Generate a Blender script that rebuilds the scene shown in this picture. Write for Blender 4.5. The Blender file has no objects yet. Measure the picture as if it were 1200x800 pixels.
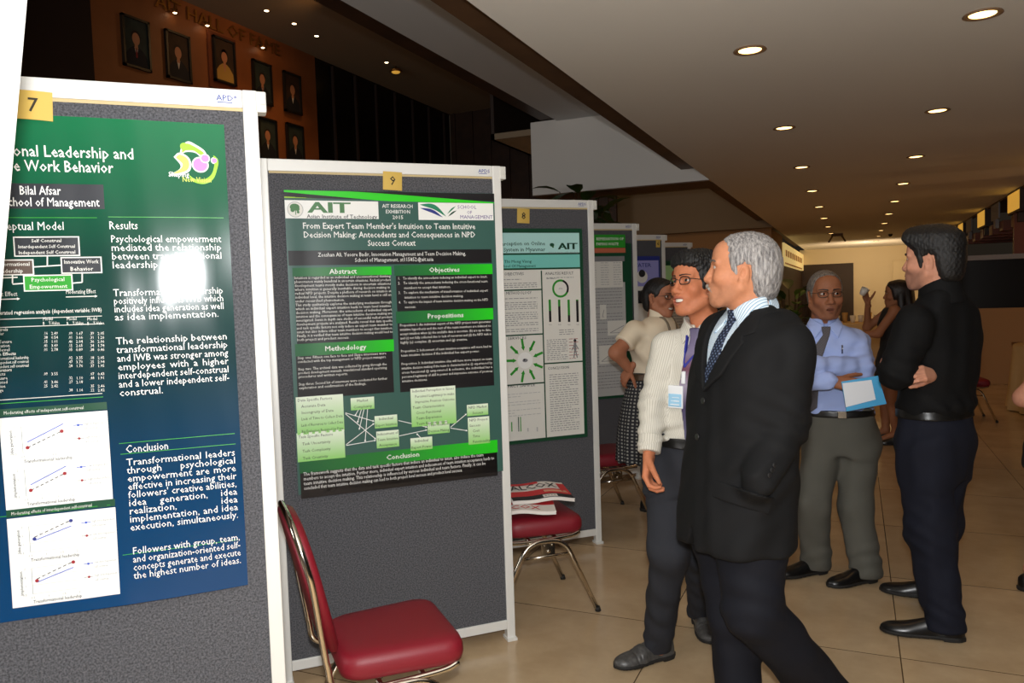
import bpy, bmesh, math, random
import numpy as np
from mathutils import Vector, Matrix
random.seed(7)
SC = bpy.context.scene
COL = SC.collection

# ---------------------------------------------------------------- camera, world, flash, exposure
CAM_H = 1.47
FPX = 900.0
YAW, PIT, ROL = math.radians(24.1), math.atan(51/900), math.radians(1.83)
_fh = np.array([-math.sin(YAW), math.cos(YAW), 0]); _r0 = np.array([math.cos(YAW), math.sin(YAW), 0]); _z = np.array([0, 0, 1.])
FW = _fh*math.cos(PIT)-_z*math.sin(PIT); _u0 = _z*math.cos(PIT)+_fh*math.sin(PIT)
RT = _r0*math.cos(ROL)-_u0*math.sin(ROL); UP = _u0*math.cos(ROL)+_r0*math.sin(ROL)
CPOS = np.array([0, 0, CAM_H])
cd = bpy.data.cameras.new('camera'); cam = bpy.data.objects.new('camera', cd); COL.objects.link(cam)
cd.sensor_width = 36; cd.lens = 27; cd.clip_start = .05; cd.clip_end = 200
mw = Matrix.Identity(4)
for i in range(3):
    mw[i][0] = RT[i]; mw[i][1] = UP[i]; mw[i][2] = -FW[i]; mw[i][3] = CPOS[i]
cam.matrix_world = mw
SC.camera = cam
vs = SC.view_settings
vs.view_transform = 'Standard'; vs.look = 'None'; vs.exposure = 0.0; vs.gamma = 1; vs.use_curve_mapping = False

world = bpy.data.worlds.new('world'); SC.world = world; world.use_nodes = True
world.node_tree.nodes['Background'].inputs[0].default_value = (1.0, .78, .55, 1)
world.node_tree.nodes['Background'].inputs[1].default_value = 0.014

FLASH_W = 245.0
DOWN_W = 12.0
def add_light(kind, name, loc, energy, color, size=.03, target=None, spot=None, blend=.5):
    l = bpy.data.lights.new(name, kind); o = bpy.data.objects.new(name, l); COL.objects.link(o)
    l.energy = energy; l.color = color
    if kind == 'AREA': l.size = size
    else: l.shadow_soft_size = size
    o.location = loc
    if spot: l.spot_size = math.radians(spot); l.spot_blend = blend
    if target is not None:
        d = Vector(target)-Vector(loc); o.rotation_euler = d.to_track_quat('-Z', 'Y').to_euler()
    return o
# the photographer's flash, on the hot shoe just above the lens
add_light('POINT', 'camera_flash', tuple(CPOS+UP*.13-FW*.02), FLASH_W, (.98, .99, 1.0), .035)

def ray(x, y): return FW+RT*(x-600)/FPX+UP*(400-y)/FPX
def P(x, y, D): return CPOS+ray(x, y)*D
def onplane(x, y, A, n):
    d = ray(x, y); n = np.asarray(n, float); return CPOS+d*(((np.asarray(A, float)-CPOS)@n)/(d@n))

# ---------------------------------------------------------------- materials
MAT = {}
def _mk(name):
    m = bpy.data.materials.new(name); m.use_nodes = True; MAT[name] = m
    nt = m.node_tree; return m, nt, nt.nodes['Principled BSDF']
def lin(c):
    return tuple(((v/255)/12.92 if v/255 <= .04045 else (((v/255)+.055)/1.055)**2.4) for v in c)
def mat(name, rgb, rough=.6, metal=0, spec=None, noise=None, bump=None, emit=None, coat=0, subs=0, srgb=True, sheen=0):
    """rgb 0..255 sRGB.  noise=(scale, amount)  bump=(scale, strength)"""
    m, nt, b = _mk(name)
    c = lin(rgb) if srgb else rgb
    b.inputs['Base Color'].default_value = (*c, 1); b.inputs['Roughness'].default_value = rough; b.inputs['Metallic'].default_value = metal
    if spec is not None: b.inputs['Specular IOR Level'].default_value = spec
    if coat: b.inputs['Coat Weight'].default_value = coat; b.inputs['Coat Roughness'].default_value = .08
    if sheen: b.inputs['Sheen Weight'].default_value = sheen
    if subs:
        b.inputs['Subsurface Weight'].default_value = subs; b.inputs['Subsurface Radius'].default_value = (.012, .004, .002); b.inputs['Subsurface Scale'].default_value = .6
    tc = nt.nodes.new('ShaderNodeTexCoord')
    if noise:
        n = nt.nodes.new('ShaderNodeTexNoise'); n.inputs['Scale'].default_value = noise[0]; n.inputs['Detail'].default_value = 4
        nt.links.new(tc.outputs['Object'], n.inputs['Vector'])
        r = nt.nodes.new('ShaderNodeValToRGB')
        a = noise[1]
        r.color_ramp.elements[0].color = (*[max(0, v*(1-a)) for v in c], 1); r.color_ramp.elements[1].color = (*[min(1, v*(1+a)) for v in c], 1)
        r.color_ramp.elements[0].position = .3; r.color_ramp.elements[1].position = .7
        nt.links.new(n.outputs['Fac'], r.inputs[0]); nt.links.new(r.outputs[0], b.inputs['Base Color'])
    if bump:
        n = nt.nodes.new('ShaderNodeTexNoise'); n.inputs['Scale'].default_value = bump[0]; n.inputs['Detail'].default_value = 3
        nt.links.new(tc.outputs['Object'], n.inputs['Vector'])
        bp = nt.nodes.new('ShaderNodeBump'); bp.inputs['Strength'].default_value = bump[1]; bp.inputs['Distance'].default_value = .004
        nt.links.new(n.outputs['Fac'], bp.inputs['Height']); nt.links.new(bp.outputs[0], b.inputs['Normal'])
    if emit:
        b.inputs['Emission Color'].default_value = (*lin(emit[0]), 1); b.inputs['Emission Strength'].default_value = emit[1]
    return m
def _ramp_mat(name, stops, axis, lo, hi, rough=.3, spec=.5):
    """a printed colour blend along one object axis"""
    m, nt, b = _mk(name)
    tc = nt.nodes.new('ShaderNodeTexCoord'); sp = nt.nodes.new('ShaderNodeSeparateXYZ'); mr = nt.nodes.new('ShaderNodeMapRange'); r = nt.nodes.new('ShaderNodeValToRGB')
    nt.links.new(tc.outputs['Object'], sp.inputs[0]); nt.links.new(sp.outputs['XYZ'.index(axis)], mr.inputs[0])
    mr.inputs[1].default_value = lo; mr.inputs[2].default_value = hi
    cr = r.color_ramp
    while len(cr.elements) < len(stops): cr.elements.new(.5)
    for e, (p, c) in zip(cr.elements, stops): e.position = p; e.color = (*lin(c), 1)
    nt.links.new(mr.outputs[0], r.inputs[0]); nt.links.new(r.outputs[0], b.inputs['Base Color'])
    b.inputs['Roughness'].default_value = rough; b.inputs['Specular IOR Level'].default_value = spec
    return m
def stripe_mat(name, base, line, period, width, rough=.8, check=None, bump=.25):
    """cloth with woven stripes that run along the garment (vertex attribute su; sv for a check)"""
    m, nt, b = _mk(name)
    def band(attr, per, wid):
        at = nt.nodes.new('ShaderNodeAttribute'); at.attribute_name = attr
        d = nt.nodes.new('ShaderNodeMath'); d.operation = 'DIVIDE'; d.inputs[1].default_value = per
        f = nt.nodes.new('ShaderNodeMath'); f.operation = 'FRACT'; l = nt.nodes.new('ShaderNodeMath'); l.operation = 'LESS_THAN'; l.inputs[1].default_value = wid
        nt.links.new(at.outputs['Fac'], d.inputs[0]); nt.links.new(d.outputs[0], f.inputs[0]); nt.links.new(f.outputs[0], l.inputs[0]); return l
    k = band('su', period, width)
    mix = nt.nodes.new('ShaderNodeMix'); mix.data_type = 'RGBA'
    mix.inputs['A'].default_value = (*lin(base), 1); mix.inputs['B'].default_value = (*lin(line), 1)
    if check:
        k2 = band('sv', check, width); mn = nt.nodes.new('ShaderNodeMath'); mn.operation = 'MULTIPLY'
        nt.links.new(k.outputs[0], mn.inputs[0]); nt.links.new(k2.outputs[0], mn.inputs[1]); k = mn
    nt.links.new(k.outputs[0], mix.inputs['Factor']); nt.links.new(mix.outputs['Result'], b.inputs['Base Color'])
    b.inputs['Roughness'].default_value = rough; b.inputs['Specular IOR Level'].default_value = .25
    return m
def col_mat(name, rough=.5, subs=.08, spec=.4):
    m, nt, b = _mk(name)
    at = nt.nodes.new('ShaderNodeVertexColor'); at.layer_name = 'Col'
    tc = nt.nodes.new('ShaderNodeTexCoord'); n = nt.nodes.new('ShaderNodeTexNoise'); n.inputs['Scale'].default_value = 90; n.inputs['Detail'].default_value = 4
    nt.links.new(tc.outputs['Object'], n.inputs['Vector'])
    mr = nt.nodes.new('ShaderNodeMapRange'); mr.inputs[3].default_value = .86; mr.inputs[4].default_value = 1.12
    nt.links.new(n.outputs['Fac'], mr.inputs[0])
    mx = nt.nodes.new('ShaderNodeMix'); mx.data_type = 'RGBA'; mx.blend_type = 'MULTIPLY'; mx.inputs['Factor'].default_value = 1
    nt.links.new(at.outputs['Color'], mx.inputs['A']); nt.links.new(mr.outputs[0], mx.inputs['B'])
    nt.links.new(mx.outputs['Result'], b.inputs['Base Color'])
    b.inputs['Roughness'].default_value = rough; b.inputs['Specular IOR Level'].default_value = spec
    b.inputs['Subsurface Weight'].default_value = subs; b.inputs['Subsurface Radius'].default_value = (.01, .004, .002); b.inputs['Subsurface Scale'].default_value = .5
    return m
def hair_mat(name, dark, light, scale=(160, 160, 18), rough=.45):
    m, nt, b = _mk(name)
    tc = nt.nodes.new('ShaderNodeTexCoord'); mp = nt.nodes.new('ShaderNodeMapping'); mp.inputs['Scale'].default_value = scale
    n = nt.nodes.new('ShaderNodeTexNoise'); n.inputs['Scale'].default_value = 1; n.inputs['Detail'].default_value = 5; n.inputs['Roughness'].default_value = .7
    r = nt.nodes.new('ShaderNodeValToRGB'); r.color_ramp.elements[0].color = (*lin(dark), 1); r.color_ramp.elements[1].color = (*lin(light), 1)
    r.color_ramp.elements[0].position = .35; r.color_ramp.elements[1].position = .68
    nt.links.new(tc.outputs['Object'], mp.inputs[0]); nt.links.new(mp.outputs[0], n.inputs['Vector']); nt.links.new(n.outputs['Fac'], r.inputs[0]); nt.links.new(r.outputs[0], b.inputs['Base Color'])
    bp = nt.nodes.new('ShaderNodeBump'); bp.inputs['Strength'].default_value = .7; bp.inputs['Distance'].default_value = .004
    nt.links.new(n.outputs['Fac'], bp.inputs['Height']); nt.links.new(bp.outputs[0], b.inputs['Normal'])
    b.inputs['Roughness'].default_value = rough
    return m
def M(n): return MAT[n]

# ---------------------------------------------------------------- mesh helpers
def tag(o, label=None, cat=None, group=None, kind=None):
    if label: o['label'] = label
    if cat: o['category'] = cat
    if group: o['group'] = group
    if kind: o['kind'] = kind
    return o
def empty(name, loc=(0, 0, 0), rz=0, label=None, cat=None, group=None):
    o = bpy.data.objects.new(name, None); COL.objects.link(o); o.location = loc; o.rotation_euler = (0, 0, rz); o.empty_display_size = .1
    return tag(o, label, cat, group)
def link_mesh(name, me, m, parent=None, smooth=False):
    o = bpy.data.objects.new(name, me); COL.objects.link(o)
    for mm in (m if isinstance(m, (list, tuple)) else [m]):
        me.materials.append(MAT[mm] if isinstance(mm, str) else mm)
    if smooth: me.polygons.foreach_set('use_smooth', [True]*len(me.polygons))
    if parent is not None: o.parent = parent
    return o
class MB:
    """collects shapes into one mesh"""
    def __init__(s): s.v = []; s.f = []; s.m = []; s.s = []
    def add(s, vs, fs, mi=0, smooth=False):
        b = len(s.v); s.v += [tuple(map(float, v)) for v in vs]
        for f in fs: s.f.append(tuple(b+i for i in f)); s.m.append(mi); s.s.append(smooth)
        return s
    def box(s, lo, hi, mi=0, bev=0, rot=None, mat4=None):
        x0, y0, z0 = lo; x1, y1, z1 = hi
        if bev <= 0:
            vs = [(x, y, z) for x in (x0, x1) for y in (y0, y1) for z in (z0, z1)]
            fs = [(0, 1, 3, 2), (4, 6, 7, 5), (0, 4, 5, 1), (2, 3, 7, 6), (0, 2, 6, 4), (1, 5, 7, 3)]
        else:
            bm = bmesh.new(); bmesh.ops.create_cube(bm, size=1)
            for v in bm.verts: v.co = Vector(((x0+x1)/2+v.co.x*(x1-x0), (y0+y1)/2+v.co.y*(y1-y0), (z0+z1)/2+v.co.z*(z1-z0)))
            bmesh.ops.bevel(bm, geom=bm.edges[:], offset=bev, segments=2, affect='EDGES', profile=.6)
            bm.verts.index_update(); vs = [tuple(v.co) for v in bm.verts]; fs = [[v.index for v in f.verts] for f in bm.faces]; bm.free()
        if mat4 is not None: vs = [tuple(mat4 @ Vector(v)) for v in vs]
        return s.add(vs, fs, mi)
    def tube(s, pts, r, n=10, mi=0, cap=True, closed=False, flat=None):
        pts = [Vector(p) for p in pts]; N = len(pts); rs = r if isinstance(r, (list, tuple)) else [r]*N
        vs = []; fs = []
        up = None
        for i, p in enumerate(pts):
            if closed: t = (pts[(i+1) % N]-pts[i-1]).normalized()
            else: t = (pts[min(i+1, N-1)]-pts[max(i-1, 0)]).normalized()
            if up is None:
                up = Vector((0, 0, 1)) if abs(t.z) < .9 else Vector((1, 0, 0))
            a = (up-t*up.dot(t))
            if a.length < 1e-5: a = t.orthogonal()
            a.normalize(); b = t.cross(a); up = a
            for k in range(n):
                th = 2*math.pi*k/n; vs.append(tuple(p+(a*math.cos(th)+b*math.sin(th))*rs[i]))
        R = N if closed else N-1
        for i in range(R):
            j = (i+1) % N
            for k in range(n):
                k2 = (k+1) % n; fs.append((i*n+k, i*n+k2, j*n+k2, j*n+k))
        if cap and not closed:
            fs.append(tuple(range(n-1, -1, -1))); fs.append(tuple((N-1)*n+k for k in range(n)))
        return s.add(vs, fs, mi, True)
    def lathe(s, prof, c=(0, 0, 0), n=20, mi=0):
        vs = []; fs = []
        for r, z in prof:
            for k in range(n):
                th = 2*math.pi*k/n; vs.append((c[0]+r*math.cos(th), c[1]+r*math.sin(th), c[2]+z))
        for i in range(len(prof)-1):
            for k in range(n):
                k2 = (k+1) % n; fs.append((i*n+k, i*n+k2, (i+1)*n+k2, (i+1)*n+k))
        fs.append(tuple(range(n-1, -1, -1))); fs.append(tuple((len(prof)-1)*n+k for k in range(n)))
        return s.add(vs, fs, mi, True)
    def quad(s, a, b, c, d, mi=0): return s.add([a, b, c, d], [(0, 1, 2, 3)], mi)
    def build(s, name, m, parent=None):
        me = bpy.data.meshes.new(name); me.from_pydata(s.v, [], s.f)
        o = link_mesh(name, me, m, parent)
        me.polygons.foreach_set('material_index', s.m); me.polygons.foreach_set('use_smooth', s.s); me.update()
        return o
def curve_pts(ctrl, n=8):
    """Catmull-Rom through the control points"""
    c = [np.array(p, float) for p in ctrl]; c = [2*c[0]-c[1]]+c+[2*c[-1]-c[-2]]; out = []
    for i in range(1, len(c)-2):
        for k in range(n):
            t = k/n; out.append(.5*((2*c[i])+(-c[i-1]+c[i+1])*t+(2*c[i-1]-5*c[i]+4*c[i+1]-c[i+2])*t*t+(-c[i-1]+3*c[i]-3*c[i+1]+c[i+2])*t**3))
    out.append(c[-2]); return out
def fillet(pts, r, n=6):
    """polyline with rounded corners"""
    out = [Vector(pts[0])]
    for i in range(1, len(pts)-1):
        p = Vector(pts[i]); a = (Vector(pts[i-1])-p); b = (Vector(pts[i+1])-p); rr = min(r, a.length*.45, b.length*.45)
        a = p+a.normalized()*rr; b = p+b.normalized()*rr
        for k in range(n+1):
            t = k/n; out.append(a*(1-t)**2+p*2*t*(1-t)+b*t*t)
    out.append(Vector(pts[-1])); return out
def structure(name, lo, hi, m, label=None):
    o = MB().box(lo, hi).build(name, m); o['kind'] = 'structure'
    return o
def copy_tree(o, parent=None):
    c = o.copy(); COL.objects.link(c)
    if parent is not None: c.parent = parent
    for ch in list(o.children): copy_tree(ch, c)
    return c

# ---------------------------------------------------------------- lettering: glyph meshes made once, then set by hand
GL = {}
def _glyphs(bold):
    chars = [chr(i) for i in range(33, 127)]
    obs = []
    for c in chars:
        for s in (c, '|'+c+'|'):
            cu = bpy.data.curves.new('g', 'FONT'); cu.body = s; cu.size = 1; cu.resolution_u = 1; cu.offset = bold
            o = bpy.data.objects.new('g', cu); COL.objects.link(o); obs.append(o)
    dg = bpy.context.evaluated_depsgraph_get(); dg.update()
    out = {}; base = None
    W = lambda me: (max(v.co.x for v in me.vertices)-min(v.co.x for v in me.vertices))
    ms = [bpy.data.meshes.new_from_object(o.evaluated_get(dg)) for o in obs]
    bi = chars.index('|')*2
    w2 = W(ms[bi+1])/3*1.0
    bar = W(ms[bi])
    adv_bar = (W(ms[bi+1])-bar)/2
    for i, c in enumerate(chars):
        me = ms[2*i]; n = len(me.vertices)
        co = np.array([v.co[:2] for v in me.vertices]).reshape(-1, 2); fs = [tuple(p.vertices) for p in me.polygons]
        adv = W(ms[2*i+1])-bar-adv_bar
        out[c] = (co, fs, adv)
    out[' '] = (np.zeros((0, 2)), [], .28)
    for o in obs: bpy.data.objects.remove(o)
    for me in ms: bpy.data.meshes.remove(me)
    return out
GL[0] = _glyphs(0.0); GL[1] = _glyphs(.009)
for _c in 'MW': GL[1][_c] = (GL[0][_c][0]*[1.0, 1.0]+[.01, 0], GL[0][_c][1], GL[1][_c][2])
CAPH = max(GL[0]['H'][0][:, 1])
def text_width(s, b=0): return sum(GL[b].get(c, GL[b][' '])[2] for c in s)

class Print:
    """flat printing on a sheet: local x right, y up, z out of the sheet.  Layers keep prints apart"""
    def __init__(s, bulge=None): s.mb = MB(); s.mats = []; s.bulge = bulge or (lambda x, y: 0*x)
    def mi(s, m):
        if m not in s.mats: s.mats.append(m)
        return s.mats.index(m)
    def poly(s, pts, m, L=1):
        s.mb.add([(x, y, s.bulge(x, y)+L*.0005) for x, y in pts], [tuple(range(len(pts)))], s.mi(m)); return s
    def rect(s, x0, y0, x1, y1, m, L=1, cell=.025):
        if x1 < x0: x0, x1 = x1, x0
        if y1 < y0: y0, y1 = y1, y0
        nx = max(1, math.ceil((x1-x0)/cell)); ny = max(1, math.ceil((y1-y0)/cell))
        xs = np.linspace(x0, x1, nx+1); ys = np.linspace(y0, y1, ny+1)
        vs = [(x, y, s.bulge(x, y)+L*.0005) for y in ys for x in xs]
        fs = [(j*(nx+1)+i, j*(nx+1)+i+1, (j+1)*(nx+1)+i+1, (j+1)*(nx+1)+i) for j in range(ny) for i in range(nx)]
        s.mb.add(vs, fs, s.mi(m), True); return s
    def line(s, a, b, w, m, L=2):
        a = np.array(a, float); b = np.array(b, float); d = b-a; n = np.array([-d[1], d[0]])/max(1e-9, np.hypot(*d))*w/2
        k = max(1, math.ceil(float(np.hypot(*d))/.03))
        for i in range(k):
            p, q = a+d*i/k, a+d*(i+1)/k; s.poly([tuple(p-n), tuple(q-n), tuple(q+n), tuple(p+n)], m, L)
        return s
    def arrow(s, a, b, w, m, L=2, head=3):
        a = np.array(a, float); b = np.array(b, float); d = (b-a)/max(1e-9, np.hypot(*(b-a))); n = np.array([-d[1], d[0]])
        h = b-d*w*head; s.line(a, h, w, m, L); return s.poly([tuple(h-n*w*head*.55), tuple(b), tuple(h+n*w*head*.55)], m, L)
    def dash(s, a, b, w, m, k=8, L=2):
        a = np.array(a, float); b = np.array(b, float)
        for i in range(k): s.line(a+(b-a)*i/k, a+(b-a)*(i+.6)/k, w, m, L)
        return s
    def disc(s, c, r, m, L=2, n=20, ry=None, rot=0):
        ry = ry or r; cr, sr = math.cos(rot), math.sin(rot); pts = []
        for k in range(n):
            u, v = r*math.cos(2*math.pi*k/n), ry*math.sin(2*math.pi*k/n); pts.append((c[0]+u*cr-v*sr, c[1]+u*sr+v*cr))
        return s.poly(pts, m, L)
    def ring(s, c, r0, r1, m, a0=0, a1=360, L=2, n=28):
        vs = []; fs = []
        for k in range(n+1):
            th = math.radians(a0+(a1-a0)*k/n)
            for r in (r0, r1):
                x, y = c[0]+r*math.cos(th), c[1]+r*math.sin(th); vs.append((x, y, s.bulge(x, y)+L*.0005))
        for k in range(n): fs.append((2*k, 2*k+1, 2*k+3, 2*k+2))
        s.mb.add(vs, fs, s.mi(m)); return s
    def text(s, t, x, y, m, x1=None, cap=None, bold=0, L=3, align='l', rot=0, outl=None):
        """baseline at (x,y); fits to x1 when given; cap = capital height in metres"""
        w = text_width(t, bold)
        sy = cap/CAPH if cap else (x1-x)/w
        sx = (x1-x)/w if x1 is not None else sy
        if x1 is None and align == 'c': x = x-w*sx/2
        if x1 is None and align == 'r': x = x-w*sx
        i = s.mi(m); cx = 0; cr, sr = math.cos(rot), math.sin(rot)
        for c in t:
            co, fs, adv = GL[bold].get(c, GL[bold][' '])
            if len(co):
                X = (co[:, 0]+cx)*sx; Y = co[:, 1]*sy
                xx = x+X*cr-Y*sr; yy = y+X*sr+Y*cr
                zz = s.bulge(xx, yy)+L*.0005
                s.mb.add(np.stack([xx, yy, zz+0*xx], 1), fs, i)
            cx += adv
        return s
    def para(s, lines, x0, x1, y0, y1, m, cap, justify=True, bold=0, L=3):
        n = len(lines)
        for k, t in enumerate(lines):
            if not t: continue
            y = y0+(y1-y0)*k/max(1, n-1)
            last = k == n-1 or not lines[k+1]
            if justify == 'words' and not last:
                ws = t.split(); sy = cap/CAPH; tot = sum(text_width(w, bold) for w in ws); sx = min(sy, (x1-x0)/(tot+.26*(len(ws)-1))); gap = ((x1-x0)-tot*sx)/max(1, len(ws)-1); x = x0
                for w in ws: s.text(w, x, y, m, x1=x+text_width(w, bold)*sx, cap=cap, bold=bold, L=L); x += text_width(w, bold)*sx+gap
            elif justify and not last: s.text(t, x0, y, m, x1=x1, cap=cap, bold=bold, L=L)
            else:
                w = min(text_width(t, bold)*cap/CAPH, x1-x0); s.text(t, x0, y, m, x1=x0+w, cap=cap, bold=bold, L=L)
        return s
    def build(s, name, parent=None): return s.mb.build(name, s.mats, parent)

# ---------------------------------------------------------------- materials used
def floor_material():
    m, nt, b = _mk('stone_floor')
    tc = nt.nodes.new('ShaderNodeTexCoord'); sp = nt.nodes.new('ShaderNodeSeparateXYZ'); nt.links.new(tc.outputs['Object'], sp.inputs[0])
    outs = []
    cells = []
    for ax, off in (('X', .155), ('Y', 3.31)):
        s = nt.nodes.new('ShaderNodeMath'); s.operation = 'SUBTRACT'; s.inputs[1].default_value = off-9.3*3
        d = nt.nodes.new('ShaderNodeMath'); d.operation = 'DIVIDE'; d.inputs[1].default_value = .93
        f = nt.nodes.new('ShaderNodeMath'); f.operation = 'FRACT'; l = nt.nodes.new('ShaderNodeMath'); l.operation = 'LESS_THAN'; l.inputs[1].default_value = .0052
        fl = nt.nodes.new('ShaderNodeMath'); fl.operation = 'FLOOR'
        nt.links.new(sp.outputs[ax], s.inputs[0]); nt.links.new(s.outputs[0], d.inputs[0]); nt.links.new(d.outputs[0], f.inputs[0]); nt.links.new(f.outputs[0], l.inputs[0]); nt.links.new(d.outputs[0], fl.inputs[0])
        outs.append(l); cells.append(fl)
    mx = nt.nodes.new('ShaderNodeMath'); mx.operation = 'MAXIMUM'; nt.links.new(outs[0].outputs[0], mx.inputs[0]); nt.links.new(outs[1].outputs[0], mx.inputs[1])
    n = nt.nodes.new('ShaderNodeTexNoise'); n.inputs['Scale'].default_value = 3.2; n.inputs['Detail'].default_value = 7; n.inputs['Roughness'].default_value = .65
    nt.links.new(tc.outputs['Object'], n.inputs['Vector'])
    r = nt.nodes.new('ShaderNodeValToRGB'); r.color_ramp.elements[0].color = (*lin((176, 150, 116)), 1); r.color_ramp.elements[1].color = (*lin((196, 171, 136)), 1)
    r.color_ramp.elements[0].position = .35; r.color_ramp.elements[1].position = .7
    nt.links.new(n.outputs['Fac'], r.inputs[0])
    cb = nt.nodes.new('ShaderNodeCombineXYZ'); nt.links.new(cells[0].outputs[0], cb.inputs[0]); nt.links.new(cells[1].outputs[0], cb.inputs[1])
    wn = nt.nodes.new('ShaderNodeTexWhiteNoise'); nt.links.new(cb.outputs[0], wn.inputs['Vector'])
    mr = nt.nodes.new('ShaderNodeMapRange'); mr.inputs[3].default_value = .93; mr.inputs[4].default_value = 1.05; nt.links.new(wn.outputs['Value'], mr.inputs[0])
    ml = nt.nodes.new('ShaderNodeMix'); ml.data_type = 'RGBA'; ml.blend_type = 'MULTIPLY'; ml.inputs['Factor'].default_value = 1
    nt.links.new(r.outputs[0], ml.inputs['A']); nt.links.new(mr.outputs[0], ml.inputs['B'])
    mix = nt.nodes.new('ShaderNodeMix'); mix.data_type = 'RGBA'; nt.links.new(mx.outputs[0], mix.inputs['Factor']); nt.links.new(ml.outputs['Result'], mix.inputs['A'])
    mix.inputs['B'].default_value = (*lin((84, 66, 46)), 1)
    nt.links.new(mix.outputs['Result'], b.inputs['Base Color']); b.inputs['Roughness'].default_value = .16; b.inputs['Specular IOR Level'].default_value = .5
floor_material()
mat('ceiling_paint', (238, 236, 230), .85, bump=(30, .05))
mat('grey_paint', (206, 208, 210), .8)
mat('white_paint', (226, 222, 216), .7)
mat('brown_wood', (92, 66, 44), .55, noise=(3, .25))
mat('dark_wood', (58, 36, 22), .5, noise=(4, .3))
mat('fame_wood', (150, 88, 46), .5, noise=(2.5, .12))
mat('fame_panel', (120, 58, 30), .45, noise=(3, .15))
mat('black_glass', (14, 12, 11), .25)
mat('dark_brown', (46, 28, 18), .6)
mat('tan_wall', (172, 130, 84), .7)
mat('cream_wall', (220, 204, 170), .6)
mat('hall_paint', (150, 132, 108), .8)
mat('lamp_glow', (255, 220, 160), .5, emit=((255, 206, 128), 5.5))
mat('small_glow', (255, 220, 160), .5, emit=((255, 226, 180), 9))
mat('lantern_glow', (240, 190, 90), .5, emit=((236, 176, 70), .55))
mat('trim_ring', (150, 120, 90), .4)
mat('grey_block', (150, 148, 150), .6)
mat('brass', (170, 120, 60), .35, metal=.8)
mat('sign_panel', (235, 215, 160), .5, emit=((236, 205, 130), .5))

# ---------------------------------------------------------------- the setting
CZ = 2.77
structure('floor', (-9.0, -4, -.06), (9.5, 30, 0), 'stone_floor')
structure('ceiling', (-1.535, -4, CZ), (2.1, 28.2, CZ+.06), 'ceiling_paint')
structure('ceiling_edge', (-1.86, -4, 2.915), (-1.53, 28, 2.98), 'brown_wood')
structure('trim_1', (-1.60, -4, CZ+.06), (-1.535, 28, 2.915), 'brown_wood')
# the coffer on the left: grey soffit, timber strips, bulkheads
structure('ceiling_soffit', (-3.40, -4, 3.67), (-2.83, 9.2, 3.75), 'grey_paint')
structure('trim_2', (-2.83, -4, 3.68), (-1.5, 9.2, 3.76), 'brown_wood')
structure('trim_3', (-3.62, -4, 3.70), (-3.40, 9.2, 3.95), 'dark_wood')
structure('ceiling_beam', (-3.76, 9.2, CZ), (-1.535, 9.8, 3.69), 'white_paint')
structure('trim_7', (-3.76, 9.2, CZ-.012), (-1.535, 9.8, CZ), 'brown_wood')
structure('ceiling_coffer', (-4.6, 9.8, 3.67), (-1.5, 17.0, 3.75), 'hall_paint')
structure('ceiling_bulkhead', (-8.5, 16.9, CZ), (-1.535, 17.3, 3.75), 'hall_paint')
structure('wall_back_left', (-8.5, 17.2, 0), (-1.60, 17.4, CZ), 'tan_wall')
# the tall hall with the wall of honour
structure('wall_left', (-8.6, 6.72, 2.0), (-8.5, 11.03, 5.74), 'fame_wood')
structure('wall_left_lower', (-8.62, -4, 0), (-8.5, 17, 2.0), 'dark_brown')
structure('wall_left_near', (-8.62, -4, 2.0), (-8.5, 6.72, 5.74), 'dark_brown')
structure('window_1', (-8.6, 11.03, 2.0), (-8.52, 15.9, 5.74), 'black_glass')
mb = MB()
for k in range(7): mb.box((-8.52, 11.5+k*.68, 2.0), (-8.47, 11.53+k*.68, 5.7))
o = mb.build('window_frame', 'dark_brown'); o['kind'] = 'structure'
structure('ceiling_hall', (-8.6, -4, 5.74), (-3.55, 16.0, 5.80), 'hall_paint')
structure('wall_hall_side', (-3.62, -4, 3.95), (-3.55, 9.2, 5.74), 'dark_brown')
structure('wall_hall_side_far', (-4.6, 9.8, 3.67), (-4.55, 15.9, 5.74), 'dark_brown')
mb = MB()
mb.box((-8.5, 15.9, 2.0), (-4.6, 16.0, 5.74))
for k in range(9): mb.box((-8.4+k*.45, 15.86, 2.0), (-8.36+k*.45, 15.9, 5.74))
o = mb.build('wall_hall_end', 'dark_wood'); o['kind'] = 'structure'
structure('wall_hall_end_lower', (-8.5, 15.9, 0), (-4.6, 16.0, 2.0), 'dark_brown')
# far end of the corridor
structure('wall_end', (-1.7, 28, 2.27), (2.2, 28.2, CZ), 'cream_wall')
structure('wall_end_panel', (-1.7, 28, 0), (-.03, 28.15, 2.27), 'dark_brown')
mb = MB(); mb.box((-.03, 28.02, 0), (1.15, 28.12, 2.27)); mb.box((.55, 27.995, .05), (.56, 28.03, 2.25)); mb.box((.0, 27.99, .05), (.02, 28.03, 2.25)); mb.box((.06, 28.0, .12), (.5, 28.03, 2.15)); mb.box((.61, 28.0, .12), (1.1, 28.03, 2.15))
o = mb.build('door_1', 'cream_wall'); o['kind'] = 'structure'
structure('wall_end_right', (1.15, 27.9, 0), (2.2, 28.1, 2.27), 'cream_wall')
structure('wall_bar', (-1.75, 17.3, 0), (-1.62, 28, 2.06), 'dark_brown')
mb = MB(); mb.box((-1.75, 20.1, 2.08), (-1.58, 28, 2.62))
o = mb.build('wall_bar_fascia', 'sign_panel'); o['kind'] = 'structure'
mb = MB()
for k in range(9): mb.box((-1.585, 20.6+k*.75, 2.30), (-1.565, 20.95+k*.75, 2.46)); mb.box((-1.585, 20.4+k*.75, 2.10), (-1.57, 21.0+k*.75, 2.14))
o = mb.build('trim_6', 'brass'); o['kind'] = 'structure'
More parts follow.
